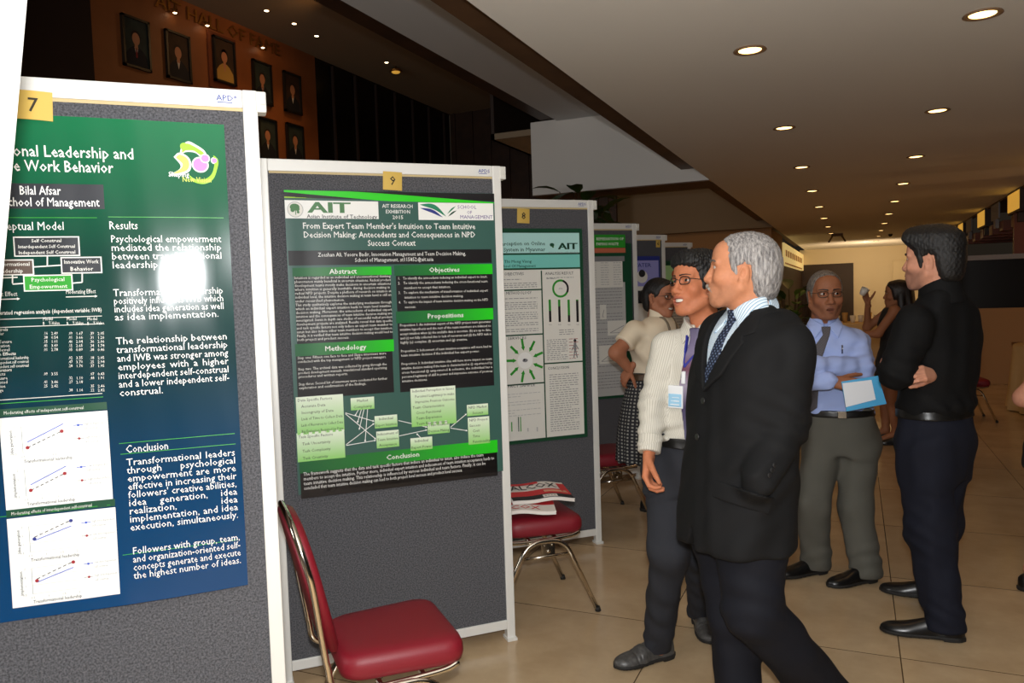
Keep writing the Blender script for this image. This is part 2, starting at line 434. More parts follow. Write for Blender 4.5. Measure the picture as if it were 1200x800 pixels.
structure('wall_bar_top', (-1.75, 17.3, 2.06), (-1.62, 20.1, CZ), 'tan_wall')
structure('wall_right', (2.1, 19.8, 0), (2.2, 28, CZ), 'cream_wall')
# the timber-beamed bay on the right
structure('ceiling_bay', (2.1, -4, 3.0), (9.5, 20, 3.06), 'dark_wood')
structure('trim_4', (2.1, -4, 2.74), (2.16, 20, 3.0), 'brown_wood')
mb = MB()
for k in range(13): mb.box((2.13, 6.05+k*1.02, 2.28+.0*k), (9.4, 6.05+k*1.02+.34, 2.44))
o = mb.build('ceiling_beams', 'fame_panel'); o['kind'] = 'structure'
structure('wall_bay', (1.30, 13.0, 0), (9.5, 13.2, 1.10), 'tan_wall')
structure('window_2', (1.30, 13.05, 1.10), (9.5, 13.12, 1.80), 'black_glass')
structure('trim_5', (1.30, 12.96, 1.80), (9.5, 13.2, 1.87), 'grey_block')
structure('wall_bay_top', (2.1, 13.1, 1.87), (9.5, 13.2, 3.0), 'fame_panel')

# lanterns set into the edge of the beamed bay
def lantern(y0, y1, label):
    r = empty('wall_lantern', (2.1, (y0+y1)/2, 2.48), 0, label, 'lantern', 'lit lanterns along the beamed bay')
    w = (y1-y0)/2
    f = MB(); f.box((-.02, -w-.03, -.03), (.16, -w, .29)); f.box((-.02, w, -.03), (.16, w+.03, .29)); f.box((-.02, -w, .26), (.16, w, .29)); f.box((-.02, -w, -.03), (.16, w, 0)); f.box((.03, -.05, -.16), (.12, .05, -.03))
    f.build('frame', 'dark_wood', r)
    MB().box((-.03, -w, 0), (.14, w, .26), bev=.01).build('diffuser', 'lantern_glow', r)
for y0, y1, lb in ((9.3, 10.2, 'glowing yellow lantern in the beamed bay edge, nearest one at the right frame edge'), (12.6, 13.45, 'glowing yellow lantern in the beamed bay edge, second from the right'), (15.7, 16.5, 'glowing yellow lantern in the beamed bay edge, third from the right'), (18.65, 19.4, 'glowing yellow lantern at the far end of the beamed bay edge')):
    lantern(y0, y1, lb)
for k, y in enumerate((11.15, 14.2, 17.3)):
    r = empty('fascia_block', (2.1, y+.4, 2.48), 0, ['pale grey block between lanterns on the beamed bay, nearest', 'pale grey block between the second and third lanterns', 'pale grey block before the farthest lantern'][k], 'block', 'grey blocks along the beamed bay')
    MB().box((-.03, -.36, .0), (-.002, .36, .25), bev=.01).build('face', 'grey_block', r)
    MB().box((-.03, -.1, -.14), (.02, .1, 0)).build('bracket', 'grey_block', r)

# recessed downlights in the low ceiling
def downlight(x, y, label, watts):
    r = empty('ceiling_downlight', (x, y, CZ), 0, label, 'downlight', 'recessed downlights in the low ceiling')
    m = MB()
    m.lathe([(.085, 0), (.088, -.006), (.068, -.008), (.062, .002), (.062, -.002)], n=24)
    m.build('trim_ring', 'trim_ring', r)
    MB().lathe([(.001, -.003), (.06, -.0035), (.061, -.001), (.001, 0)], n=20).build('lens', 'lamp_glow', r)
    l = add_light('SPOT', 'downlight_beam', (x, y, CZ-.02), watts, (1, .52, .18), .05, (x, y, 0), 105, .8)
LX = (-.51, .575)
for k in range(10):
    y = 4.42+k*2.23
    for c in range(2):
        if c == 0 and k > 7: continue
        side = ('left', 'right')[c]
        downlight(LX[c], y, 'glowing recessed downlight, %s of the %s row counting from the camera' % (('nearest', 'second', 'third', 'fourth', 'fifth', 'sixth', 'seventh', 'eighth', 'ninth', 'tenth')[k], side), DOWN_W*(1 if k > 1 else .5))
add_light('SPOT', 'far_cove_light', (.3, 24.5, 1.2), 170, (1, .72, .42), .3, (.3, 25.5, 2.77), 150, 1)
add_light('SPOT', 'far_door_light', (.3, 24.5, 2.7), 105, (1, .76, .48), .1, (.4, 28, 1.2), 110, 1)

# spots in the tall hall's ceiling
for k, (x, y, n) in enumerate(((-7.75, 9.0, 'first'), (-7.75, 9.6, 'second'), (-7.8, 10.2, 'third'), (-7.6, 11.9, 'fourth, beyond the others'))):
    r = empty('ceiling_spot', (x, y, 5.74), 0, 'tiny glowing spot in the tall hall ceiling, %s of its row' % n, 'spotlight', 'spots in the tall hall')
    MB().lathe([(.05, 0), (.05, -.01), (.035, -.012), (.034, -.002)], n=14).build('trim_ring', 'trim_ring', r)
    MB().lathe([(.001, -.012), (.032, -.012), (.032, -.003), (.001, -.002)], n=14).build('lens', 'small_glow', r)
    add_light('SPOT', 'spot_beam', (x, y, 5.7), 16, (1, .55, .22), .03, (x-.3, y, 0), 90, .8)
for k, (px, py, n) in enumerate(((205, 14, 'left'), (243, 29, 'middle'), (308, 55, 'right'))):  # glowing fittings added in place of spot reflections in the glossy wall
    q = onplane(px, py, (-8.42, 0, 0), (1, 0, 0))
    r = empty('spot_reflection', tuple(q), 0, 'tiny glowing stand-in for a spot reflection on the timber wall, %s of three by the letters' % n, 'lamp', 'added spot reflections by the wall letters')
    MB().tube([(-.08, 0, .05), (-.02, 0, .05), (0, 0, .02)], .008, 8).build('arm', 'brass', r)
    m = MB(); m.lathe([(.01, .03), (.03, .02), (.034, -.012), (.03, -.012)], n=12); m.build('shade', 'brass', r)
    MB().lathe([(.001, -.022), (.02, -.018), (.026, -.012), (.001, -.01)], n=12).build('bulb', 'small_glow', r)
add_light('SPOT', 'wall_wash', (-6.6, 9.0, 5.6), 26, (1, .52, .2), .1, (-8.5, 9.0, 4.7), 110, 1)
# light fitting over the dark glazing
q = onplane(463, 61, (-7.6, 0, 0), (1, 0, 0))
r = empty('ceiling_fixture', (q[0], q[1], 5.74), 0, 'small glowing ceiling fixture high in the dark tall hall', 'lamp')
MB().lathe([(.02, 0), (.02, -.05), (.1, -.06), (.12, -.09), (.02, -.10)], n=16).build('fitting', 'brass', r)
MB().lathe([(.001, -.13), (.06, -.12), (.08, -.10), (.001, -.09)], n=16).build('bulb', 'lantern_glow', r)

# security dome and the little ceiling bracket far down the corridor
r = empty('security_camera', (.83, 21.6, CZ), 0, 'small black dome camera on the far low ceiling', 'camera')
MB().lathe([(.09, 0), (.09, -.03), (.07, -.035)], n=18).build('base_ring', 'dark_brown', r)
r.scale = (.6, .6, .6)
MB().lathe([(.075, -.03), (.07, -.07), (.045, -.105), (.005, -.12)], n=18).build('dome', 'black_glass', r)
r = empty('ceiling_bracket', (-.38, 20.3, CZ), 0, 'brown splayed bracket hanging under the far low ceiling', 'bracket')
MB().box((-.13, -.04, -.06), (.13, .04, 0), bev=.01).build('plate', 'brown_wood', r)
for s in (-1, 1): MB().tube([(s*.10, 0, -.05), (s*.19, 0, -.20)], .02, 8).build('arm', 'brown_wood', r)

# letters and portraits on the wall of honour
pr = Print(); FW_A = (-8.5, 0, 0)
pl = MB()
def on_wall(x): return x
lx_ = 0; k_ = 2.45/text_width('AIT HALL OF FAME', 1)
for word in ('AIT', 'HALL', 'OF', 'FAME'):
    letters = Print(); ww_ = text_width(word, 1)*k_
    letters.text(word, 0, 0, 'brass', x1=ww_, cap=.17, bold=1, L=2)
    lo = letters.build('wall_lettering'); tag(lo, 'raised metal word %s high on the timber portrait wall' % word, 'lettering', 'metal words on the timber wall')
    lo.rotation_euler = (math.pi/2, 0, math.pi/2); lo.location = (-8.495, 7.68+lx_, 5.50); lx_ += ww_+.28*k_
    sm = lo.modifiers.new('thickness', 'SOLIDIFY'); sm.thickness = .02; sm.offset = 1
mat('portrait_frame', (30, 26, 20), .4); mat('portrait_ground', (46, 56, 50), .7, noise=(6, .3)); mat('portrait_warm', (60, 40, 26), .7, noise=(6, .3))
mat('portrait_suit', (20, 22, 32), .7); mat('portrait_skin', (196, 134, 96), .6); mat('portrait_hair', (38, 26, 20), .7); mat('portrait_white', (216, 206, 190), .7); mat('portrait_tie', (140, 40, 40), .7); mat('portrait_dress', (190, 150, 70), .7)
PORT = [(7.33, 4.91, 'man', 'portrait_ground', 'leftmost framed portrait on the timber wall, man in dark suit and red tie'), (8.01, 4.92, 'man2', 'portrait_warm', 'second framed portrait from the left, man with dark hair'), (8.85, 5.08, 'woman', 'portrait_warm', 'framed portrait of a woman on the reddish panel'), (9.66, 4.96, 'man', 'portrait_ground', 'fourth framed portrait from the left, partly behind the board post'), (10.37, 4.96, 'man3', 'portrait_warm', 'rightmost framed portrait of the upper row'), (9.72, 4.10, 'man2', 'portrait_ground', 'left framed portrait of the lower row'), (10.38, 4.13, 'man3', 'portrait_ground', 'right framed portrait of the lower row')]
for y, z, kind, bg, lb in PORT:
    r = empty('portrait', (-8.47 if kind != 'woman' else -8.45, y, z), 0, lb, 'portrait', 'framed portraits on the timber wall')
    w, h = .21, .325
    if kind == 'woman': MB().box((-.05, -.28, -.42), (-.021, .27, .38)).build('backing_panel', 'fame_panel', r)
    f = MB()
    for a, b in (((-.02, -w, -h), (.025, -w+.03, h)), ((-.02, w-.03, -h), (.025, w, h)), ((-.02, -w, h-.03), (.025, w, h)), ((-.02, -w, -h), (.025, w, -h+.03))): f.box(a, b)
    f.build('frame', 'portrait_frame', r)
    c = Print(); c.rect(-w+.03, -h+.03, w-.03, h-.03, bg, 0)
    c.poly([(-.17, -.29), (.17, -.29), (.165, -.16), (.10, -.08), (.04, -.04), (-.04, -.04), (-.10, -.08), (-.165, -.16)], 'portrait_dress' if kind == 'woman' else 'portrait_suit', 1)
    c.poly([(-.03, -.05), (.03, -.05), (.0, -.17)], 'portrait_white' if kind != 'woman' else 'portrait_skin', 2)
    if kind == 'man': c.poly([(-.01, -.06), (.01, -.06), (.013, -.17), (0, -.19), (-.013, -.17)], 'portrait_tie', 3)
    c.rect(-.025, -.08, .025, 0, 'portrait_skin', 3)
    if kind == 'woman': c.disc((0, .06), .085, 'portrait_hair', 2, ry=.11); c.disc((0, .12), .05, 'portrait_hair', 2)
    else: c.disc((0, .085), .072, 'portrait_hair', 3, ry=.08)
    c.disc((0, .055), .058, 'portrait_skin', 4, ry=.08)
    k = c.build('canvas', r); k.rotation_euler = (math.pi/2, 0, math.pi/2)

# unseen area fill, added to lift the white beam and grey soffit
add_light('AREA', 'hall_fill', (-6.4, -2.5, 3.0), 120, (1.0, .97, .93), 2.4, (-2.6, 9.0, 3.6))

# added point fill in the far coffer, no fixture; brightens the bulkhead
add_light('POINT', 'coffer_fill', (-2.9, 12.6, 3.45), 34, (1, .68, .36), .12)

# warm fill added inside the bay to brighten beam undersides and wall
add_light('POINT', 'bay_fill', (4.6, 10.6, 1.7), 30, (1, .55, .22), .15)

# ---------------------------------------------------------------- poster boards
def felt(name, a, b):
    m, nt, bs = _mk(name)
    tc = nt.nodes.new('ShaderNodeTexCoord'); n = nt.nodes.new('ShaderNodeTexNoise'); n.inputs['Scale'].default_value = 420; n.inputs['Detail'].default_value = 5; n.inputs['Roughness'].default_value = .8
    n2 = nt.nodes.new('ShaderNodeTexNoise'); n2.inputs['Scale'].default_value = 190; n2.inputs['Detail'].default_value = 3
    ad = nt.nodes.new('ShaderNodeMath'); ad.operation = 'ADD'
    nt.links.new(tc.outputs['Object'], n.inputs['Vector']); nt.links.new(tc.outputs['Object'], n2.inputs['Vector']); nt.links.new(n.outputs['Fac'], ad.inputs[0]); nt.links.new(n2.outputs['Fac'], ad.inputs[1])
    r = nt.nodes.new('ShaderNodeValToRGB'); r.color_ramp.elements[0].position = .40; r.color_ramp.elements[1].position = .62
    hf = nt.nodes.new('ShaderNodeMath'); hf.operation = 'MULTIPLY'; hf.inputs[1].default_value = .5; nt.links.new(ad.outputs[0], hf.inputs[0])
    r.color_ramp.elements[0].color = (*lin(a), 1); r.color_ramp.elements[1].color = (*lin(b), 1)
    nt.links.new(hf.outputs[0], r.inputs[0]); nt.links.new(r.outputs[0], bs.inputs['Base Color']); bs.inputs['Roughness'].default_value = .95; bs.inputs['Specular IOR Level'].default_value = .1
    return m
felt('grey_felt', (58, 58, 61), (106, 106, 110))
mat('board_aluminium', (224, 223, 218), .42, metal=.15)
mat('board_edge', (196, 176, 130), .6)
mat('bracket_plastic', (206, 204, 196), .5)
mat('ochre_paper', (206, 172, 82), .7)
mat('marker_ink', (48, 42, 30), .8)
mat('blue_ink', (52, 74, 150), .7)
mat('steel', (190, 190, 190), .3, metal=.9)

BANG = math.radians(45)
BD = np.array([math.cos(BANG), math.sin(BANG), 0]); BN = np.array([BD[1], -BD[0], 0])
class Board: pass
def make_board(A, label, H=2.02, W=.965):
    r = empty('display_board', (A[0], A[1], 0), BANG, label, 'display board', 'grey felt display boards in a zigzag row')
    MB().box((-W+.035, 0, .085), (-.032, .022, H-.042)).build('felt_panel', 'grey_felt', r)
    for x0, x1 in ((-.036, 0), (-W, -W+.036)):
        p = MB(); p.box((x0, -.008, 0.0), (x1, .03, H), bev=.003); p.box((x0-.004, -.02, 0), (x1+.004, .04, .012))
        p.build('post', 'board_aluminium', r)
    MB().box((-W+.036, -.006, H-.045), (-.036, .028, H), bev=.003).build('top_rail', 'board_aluminium', r)
    MB().box((-W+.036, -.006, .05), (-.036, .028, .09), bev=.003).build('bottom_rail', 'board_aluminium', r)
    MB().box((-W+.04, -.001, H-.053), (-.036, .004, H-.045)).build('panel_edge', 'board_edge', r)
    b = MB(); b.box((-.004, -.012, H-.055), (.022, .034, H-.002), bev=.004); b.box((.008, -.016, H-.035), (.018, -.008, H-.006))
    b.build('bracket', 'bracket_plastic', r)
    pr = Print(); pr.text('APD*' if A is BA7 else 'APDS', -.098, H-.03, 'blue_ink', x1=-.048, cap=.014, bold=1); pr.line((-.096, H-.034), (-.06, H-.034), .002, 'blue_ink')
    k = pr.build('ink_mark', r); k.rotation_euler = (math.pi/2, 0, 0); k.location = (0, -.0065, 0)
    return r
BA7, BA9, BA8, BA4, BA3, BA2 = (-1.40, 1.573), (-1.35, 2.95), (-1.385, 4.305), (-1.56, 5.935), (-1.64, 7.28), (-1.66, 8.63)
BLAB = {7: 'grey felt display board with white frame nearest the camera, at left', 9: 'grey felt display board behind the red chair in the foreground', 8: 'grey felt display board behind the chair with newspapers on it', 4: 'grey felt display board beside the woman in the beige blouse, with the green-headed poster', 3: 'narrow-looking display board holding the lilac and blue poster', 2: 'farthest display board, just above the smiling man'}
for k, A in ((7, BA7), (9, BA9), (8, BA8), (4, BA4), (3, BA3), (2, BA2)): make_board(A, BLAB[k])

def poster_frame(A, tl):
    """object placed flat on a board; returns a px -> local (x,y) map, origin at the sheet's top-left"""
    o3 = np.array([A[0], A[1], 0.])
    def px(x, y):
        q = onplane(x, y, o3, BN); return (float((q-o3) @ BD)-tl[0], float(q[2])-tl[1])
    loc = o3+BD*tl[0]+np.array([0, 0, tl[1]])+BN*.012
    return px, tuple(loc)
def place(o, loc):
    o.rotation_euler = (math.pi/2, 0, BANG); o.location = loc
def card(A, digit, px0, px1, label):
    """ochre paper number card: opposite corners in the photograph"""
    f, loc = poster_frame(A, (0, 0)); a = f(*px0); b = f(*px1)
    w, h = b[0]-a[0], a[1]-b[1]
    pr = Print(lambda x, y: .006*np.cos(x*30)+0*y); pr.rect(-w/2, -h/2, w/2, h/2, 'ochre_paper', 0, cell=.01)
    pr.text(digit, 0, -h*.22, 'marker_ink', cap=h*.46, align='c', bold=1)
    o = pr.build('number_card'); tag(o, label, 'number card', 'number cards on the boards')
    o.rotation_euler = (math.pi/2, .04, BANG); o.location = tuple(np.array(loc)+BD*(a[0]+w/2)+np.array([0, 0, a[1]-h/2])+BN*.008)
card(BA7, '7', (17, 108), (65, 144), 'ochre paper card with a handwritten 7, pinned at left')
card(BA9, '9', (447, 202), (470, 224), 'ochre paper card with a 9 above the green and black poster')
card(BA8, '8', (604, 245), (619, 262), 'ochre paper card with an 8 above the white and teal poster')
card(BA3, '6', (767, 281), (772, 290), 'small dark ochre card on the board with the lilac poster')

# poster colours
_ramp_mat('print_green_blue', [(0, (10, 60, 104)), (.28, (9, 52, 84)), (.5, (11, 46, 50)), (.72, (17, 60, 50)), (1, (24, 108, 68))], 'Y', -1.185, 0, .20, .38)
mat('print_white', (236, 236, 232), .4); mat('print_offwhite', (224, 222, 214), .45); mat('print_black', (24, 22, 24), .3); mat('print_ink', (36, 36, 40), .5); mat('print_grey', (128, 128, 130), .5); mat('print_lightgrey', (186, 186, 184), .5)
mat('print_slate', (56, 92, 84), .3); mat('print_green', (44, 150, 42), .35); mat('print_bright_green', (48, 206, 34), .3); mat('print_lime', (150, 196, 40), .3); mat('print_dark_green', (18, 70, 46), .35)
mat('print_ait', (66, 120, 68), .4); mat('print_blue', (60, 90, 190), .4); mat('print_navy', (40, 52, 130), .4); mat('print_teal', (30, 128, 92), .4); mat('print_purple', (98, 66, 140), .4)
mat('print_red', (150, 32, 40), .4); mat('print_box', (38, 40, 46), .35); mat('print_brown', (86, 70, 62), .35); mat('print_pale_green', (172, 214, 148), .35)
mat('print_cyan', (176, 222, 218), .4); mat('print_teal_band', (120, 202, 192), .4); mat('print_lilac', (150, 150, 212), .4); mat('print_orange', (190, 104, 74), .4); mat('print_logo_lime', (152, 214, 40), .3); mat('print_logo_yellow', (206, 222, 92), .3); mat('print_logo_mauve', (206, 130, 226), .3); mat('print_mid_blue', (52, 96, 160), .4)
_ramp_mat('print_header', [(0, (22, 88, 50)), (.45, (40, 120, 50)), (1, (34, 198, 26))], 'X', 0, 1, .3)
_ramp_mat('print_node', [(0, (146, 206, 112)), (1, (226, 236, 216))], 'Y', 0, 1, .35)

# ---- the large green-blue poster at left
W7, H7 = .841, 1.185
px, loc = poster_frame(BA7, (-.083-W7, 1.93))
def b7(x, y):
    return .010*np.sin(np.pi*np.clip((x-.36)/.48, 0, 1))*(.6+.4*np.sin(-y*5.2+.2))+.004*np.sin(-y*9+x*6)+.0006*np.sin(x*62+y*7)
pr = Print(b7); pr.rect(0, -H7, W7, 0, 'print_green_blue', 0, cell=.018)
P7 = pr.build('research_poster'); place(P7, loc)
tag(P7, 'large green to blue glossy poster with white text on the nearest board', 'poster', 'research posters on the boards')
def sub7(): return Print(b7)
t = sub7()
def tx(t, s, a, b, hp, m, bold=0, D=2.0, L=3):
    A, B = px(*a), px(*b); t.text(s, A[0], (A[1]+B[1])/2, m, x1=B[0], cap=hp*D/900, bold=bold, L=L)
tx(t, 'ional Leadership and', (13, 187), (158, 185), 11.5, 'print_white', 1)
A_ = px(13, 187); t.text('Transformat', A_[0], A_[1], 'print_white', cap=11.5*2/900, bold=1, align='r')
tx(t, 've Work Behavior', (10, 202), (134, 203), 11.5, 'print_white', 1)
A_ = px(10, 202); t.text('Innovati', A_[0], A_[1], 'print_white', cap=11.5*2/900, bold=1, align='r')
t.build('title', P7)
t = sub7()
A_, B_ = px(-60, 214), px(124, 246); t.rect(.07, B_[1], B_[0], A_[1], 'print_box', 1)
tx(t, 'Bilal Afsar', (24, 229), (73, 229), 9, 'print_white', 1)
tx(t, 'School of Management', (5, 243), (118, 242), 9, 'print_white', 1)
t.build('author_line', P7)
t = sub7()
tx(t, 'Conceptual Model', (-20, 272), (77, 268), 8.5, 'print_white')
for (a, b), m, ls in ((((18, 279), (94, 299)), 'print_box', ('Self Construal', 'Interdependent Self Construal', 'Independent Self Construal')), (((-16, 306), (40, 321)), 'print_brown', ('Transformational', 'Leadership')), (((74, 303), (120, 319)), 'print_box', ('Innovative Work', 'Behavior')), (((30, 324), (86, 339)), 'print_green', ('Psychological', 'Empowerment'))):
    A_, B_ = px(*a), px(*b); e = .0028
    t.rect(A_[0]-e, B_[1]-e, B_[0]+e, A_[1]+e, 'print_offwhite', 1); t.rect(A_[0], B_[1], B_[0], A_[1], m, 2)
    n = len(ls); cx = (A_[0]+B_[0])/2; hh = (A_[1]-B_[1])/n
    for k, s in enumerate(ls):
        cap = min(hh*.55, .0105); wd = text_width(s, 1)*cap/CAPH; mx = (B_[0]-A_[0])*.9
        x = min(wd, mx); t.text(s, cx-x/2, A_[1]-hh*(k+.78), 'print_offwhite', x1=cx+x/2, cap=cap, bold=1, L=4)
for a, b in (((57, 299), (57, 312)), ((41, 313), (74, 311)), ((16, 321), (16, 332)), ((16, 333), (30, 332)), ((98, 319), (98, 331)), ((86, 332), (98, 331)), ((-5, 326), (22, 325))): t.line(px(*a), px(*b), .0028, 'print_offwhite', 2)
tx(t, 'Direct Effect', (-12, 348), (22, 346), 4.5, 'print_offwhite'); t.arrow(px(-10, 351), px(25, 350), .002, 'print_offwhite')
tx(t, 'Moderating Effect', (79, 344), (114, 344), 4.5, 'print_offwhite'); t.arrow(px(79, 348), px(116, 347), .002, 'print_offwhite')
t.build('diagram', P7)
t = sub7()
for a, b in (((-40, 273), (115, 256)), ((128, 257), (262, 256)), ((140, 517), (275, 507)), ((142, 534), (276, 519)), ((144, 637), (278, 630)), ((-40, 470), (122, 464)), ((-40, 605), (130, 590))):
    A_, B_ = px(*a), px(*b); t.line((A_[0], B_[1]), B_, .0016, 'print_green', 1)
t.build('rules', P7)
t = sub7()
tx(t, 'Hierarchical moderated regression analysis (dependent variable: IWB)', (-40, 371), (121, 364), 4.2, 'print_offwhite', 1)
for y in (372, 381, 462): t.line((px(-40, y)[0], px(120, y-2)[1]), (px(121, y-3)[0], px(120, y-2)[1]), .0015, 'print_offwhite', 2)
for k, x in enumerate((52, 80, 104)): tx(t, 'Model', (x, 375), (x+12, 375), 3.4, 'print_offwhite'); tx(t, 'B    T-Value', (x, 380), (x+20, 380), 3.2, 'print_offwhite')
rows = ['Controls', 'Gender', 'Age', 'Job Tenure', 'Education', 'Job level', 'Main Effects', 'Transformational leadership', 'Interdependent self construal', 'Independent self construal', 'Moderators', 'Effects', 'R square', 'Adjusted', 'F value', 'Change']
rr = random.Random(3)
for k, s in enumerate(rows):
    y = 388+k*4.7
    wd = min(44, 2.4*len(s)); tx(t, s, (-8, y), (-8+wd, y-.5), 3.2, 'print_offwhite', 1 if s in ('Controls', 'Main Effects', 'Moderators') else 0)
    for c, x in enumerate((53, 82, 107)):
        if s in ('Controls', 'Main Effects', 'Moderators') or (6 < k < 10 and c == 0) or (k > 9 and (k+c) % 3 == 0): continue
        tx(t, '.%02d' % rr.randint(1, 48), (x, y-1), (x+5, y-1), 3, 'print_offwhite'); tx(t, '%.2f' % rr.uniform(.3, 4), (x+9, y-1), (x+17, y-1), 3, 'print_offwhite')
t.build('table', P7)
t = sub7()
tx(t, 'Results', (129, 270), (163, 269), 8.5, 'print_white')
def para7(lines, a0, a1, b0, b1, hp):
    A0, A1, B0, B1 = px(*a0), px(*a1), px(*b0), px(*b1); t.para(lines, (A0[0]+B0[0])/2, (A1[0]+B1[0])/2, (A0[1]+A1[1])/2, (B0[1]+B1[1])/2, 'print_white', hp*2/900, 'words')
para7(['Psychological empowerment', 'mediated the relationship', 'between transformational', 'leadership and IWB.'], (131, 284), (260, 285), (133, 315), (260, 313), 7.6)
para7(['Transformational leadership', 'positively influences IWB which', 'includes idea generation as well', 'as idea implementation.'], (134, 345), (263, 346), (136, 374), (262, 372), 7.6)
para7(['The relationship between', 'transformational leadership', 'and IWB was stronger among', 'employees with a higher', 'interdependent self-construal', 'and a lower independent self-', 'construal.'], (137, 401), (267, 399), (141, 463), (269, 455), 7.6)
t.build('results_text', P7)
t = sub7()
tx(t, 'Conclusion', (148, 530), (198, 525), 8.5, 'print_white')
para7(['Transformational leaders', 'through psychological', 'empowerment are more', 'effective in increasing their', "followers' creative abilities,", 'idea generation, idea', 'realization, idea', 'implementation, and idea', 'execution, simultaneously.'], (148, 544), (275, 533), (154, 622), (280, 602), 7.6)
para7(['Followers with group, team,', 'and organization-oriented self-', 'concepts generate and execute', 'the highest number of ideas.'], (156, 646), (281, 631), (158, 675), (283, 657), 7.6)
t.build('conclusion_text', P7)
def chart7(tl, br, ttl, flip):
    t = sub7(); A_, B_ = px(*tl), px(*br); x0, y0, x1, y1 = A_[0], B_[1], B_[0], A_[1]; w, h = x1-x0, y1-y0
    t.rect(x0, y0, x1, y1, 'print_white', 1)
    t.rect(x0-.0, y1+.003, x1, y1+.021, 'print_dark_green', 1); t.text(ttl, x0+.01, y1+.008, 'print_offwhite', x1=x0+w*.78, cap=.0075, L=3)
    for k in range(2):
        gx0, gx1 = x0+w*.19, x0+w*.62; gy0 = y0+h*(.60 if k == 0 else .13); gy1 = gy0+h*.29
        for q in range(4): t.line((gx0, gy0+(gy1-gy0)*q/3), (gx1, gy0+(gy1-gy0)*q/3), .0008, 'print_lightgrey', 2)
        t.line((gx0, gy0), (gx0, gy1), .001, 'print_grey', 2)
        hi, lo = (.95, .62), (.30, .08)
        if flip: t.dash((gx0+.01, gy0+.18*h*.9), (gx1-.01, gy1+.004), .002, 'print_ink', 7); t.line((gx0+.01, gy0+.14*h*.9), (gx1-.01, gy1-.01), .002, 'print_blue', 3); ends = ((gx0+.01, gy0+.16*h*.9, 'print_navy' if k == 0 else 'print_red'), (gx1-.01, gy1+.003, 'print_navy' if k == 0 else 'print_red'))
        else: t.line((gx0+.01, gy0+.12*h), (gx1-.01, gy1), .002, 'print_blue', 3); t.dash((gx0+.01, gy0+.06*h), (gx1-.014, gy1-.08*h), .002, 'print_ink', 7); ends = ((gx0+.01, gy0+.06*h, 'print_red'), (gx1-.014, gy1-.08*h, 'print_red'))
        for ex, ey, em in ends: t.disc((ex, ey), .0042, em, 4, 10)
        t.text('Transformational leadership', gx0-.0, gy0-h*.105, 'print_ink', x1=gx1+w*.02, cap=.0075, bold=1)
        t.text('Idea generation' if k == 0 else 'Idea implementation', x0+w*.10, gy0-.0, 'print_ink', x1=x0+w*.10+h*.27, cap=.0065, bold=1, rot=0) if False else t.text('Idea generation' if k == 0 else 'implementation', x0+w*.105, gy0-h*.0, 'print_ink', cap=.0062, bold=1, rot=math.pi/2)
        for q, s in enumerate(('0.5', '1', '1.5', '2')):
            t.text(s, gx0-.012, gy0+(gy1-gy0)*q/3-.003, 'print_grey', cap=.005, align='r'); t.text(s, gx0+(gx1-gx0)*q/3, gy0-.011, 'print_grey', cap=.005, align='c')
        wd = 'interdependent' if flip else 'independent'
        for q in range(2):
            yy = gy1-.006-q*h*.15; hl = ('high' if (q == 0) == (flip and k == 0) or (not flip and q == k) else 'low')
            (t.line if q == 0 else t.dash)((gx1+w*.05, yy), (gx1+w*.14, yy), .0016, 'print_blue' if q == 0 else 'print_ink'); t.disc((gx1+w*.095, yy), .003, 'print_blue' if q == 0 else 'print_red', 3, 8)
            t.text('%s %s' % (hl, wd), gx1+w*.15, yy-.001, 'print_grey', x1=x0+w*.985, cap=.006); t.text('self construal', gx1+w*.15, yy-.012, 'print_grey', x1=x0+w*.90, cap=.006)
    t.build('chart', P7)
chart7((1, 489), (133, 583), 'Moderating effects of independent self-construal', False)
chart7((9, 607), (142, 692), 'Moderating effects of interdependent self-construal', True)
t = sub7()
C_ = px(227, 190); s = .036
def LG(x, y): return (C_[0]+x*s, C_[1]+y*s)
def blob(pts, m, L):
    t.poly([LG(*p) for p in [(q[0], q[1]) for q in curve_pts([(*p, 0) for p in pts+[pts[0]]], 5)][:-1]], m, L)
blob([(-.75, 1.0), (-.3, 1.35), (.2, 1.15), (.75, .75), (.85, .3), (.45, .35), (.1, .6), (-.5, .6), (-.9, .3), (-.8, .7)], 'print_white', 1)
blob([(-.66, 1.0), (-.35, 1.2), (.1, 1.02), (.65, .65), (.72, .4), (.4, .48), (.05, .72), (-.45, .72), (-.7, .55)], 'print_logo_lime', 2); t.disc(LG(-.55, .98), s*.26, 'print_logo_lime', 3)
blob([(-1.25, .25), (-.9, .55), (-.35, .3), (-.15, -.2), (-.3, -.7), (-.8, -.95), (-1.6, -1.0), (-1.0, -.65), (-.85, -.3)], 'print_white', 1)
blob([(-1.12, .22), (-.85, .42), (-.42, .2), (-.28, -.2), (-.42, -.6), (-.85, -.82), (-1.35, -.9), (-.85, -.55), (-.72, -.2)], 'print_logo_yellow', 2)
t.disc(LG(.42, -.22), s*.55, 'print_white', 1); t.disc(LG(.42, -.22), s*.46, 'print_logo_mauve', 2); t.disc(LG(.75, .22), s*.32, 'print_white', 3); t.disc(LG(.75, .22), s*.25, 'print_logo_mauve', 4)
blob([(-.35, -.95), (.1, -1.25), (.7, -1.2), (1.15, -.8), (1.35, -.1), (1.3, .45), (1.6, .1), (1.5, -.5), (1.2, -1.2), (.6, -1.55), (-.1, -1.4)], 'print_logo_lime', 2)
t.disc(LG(1.35, .1), s*.24, 'print_white', 1); t.disc(LG(1.35, .1), s*.17, 'print_logo_mauve', 3)
a_ = px(198, 208); b_ = px(222, 208); t.text('Shaping', a_[0], a_[1], 'print_white', x1=b_[0], cap=.012, bold=1)
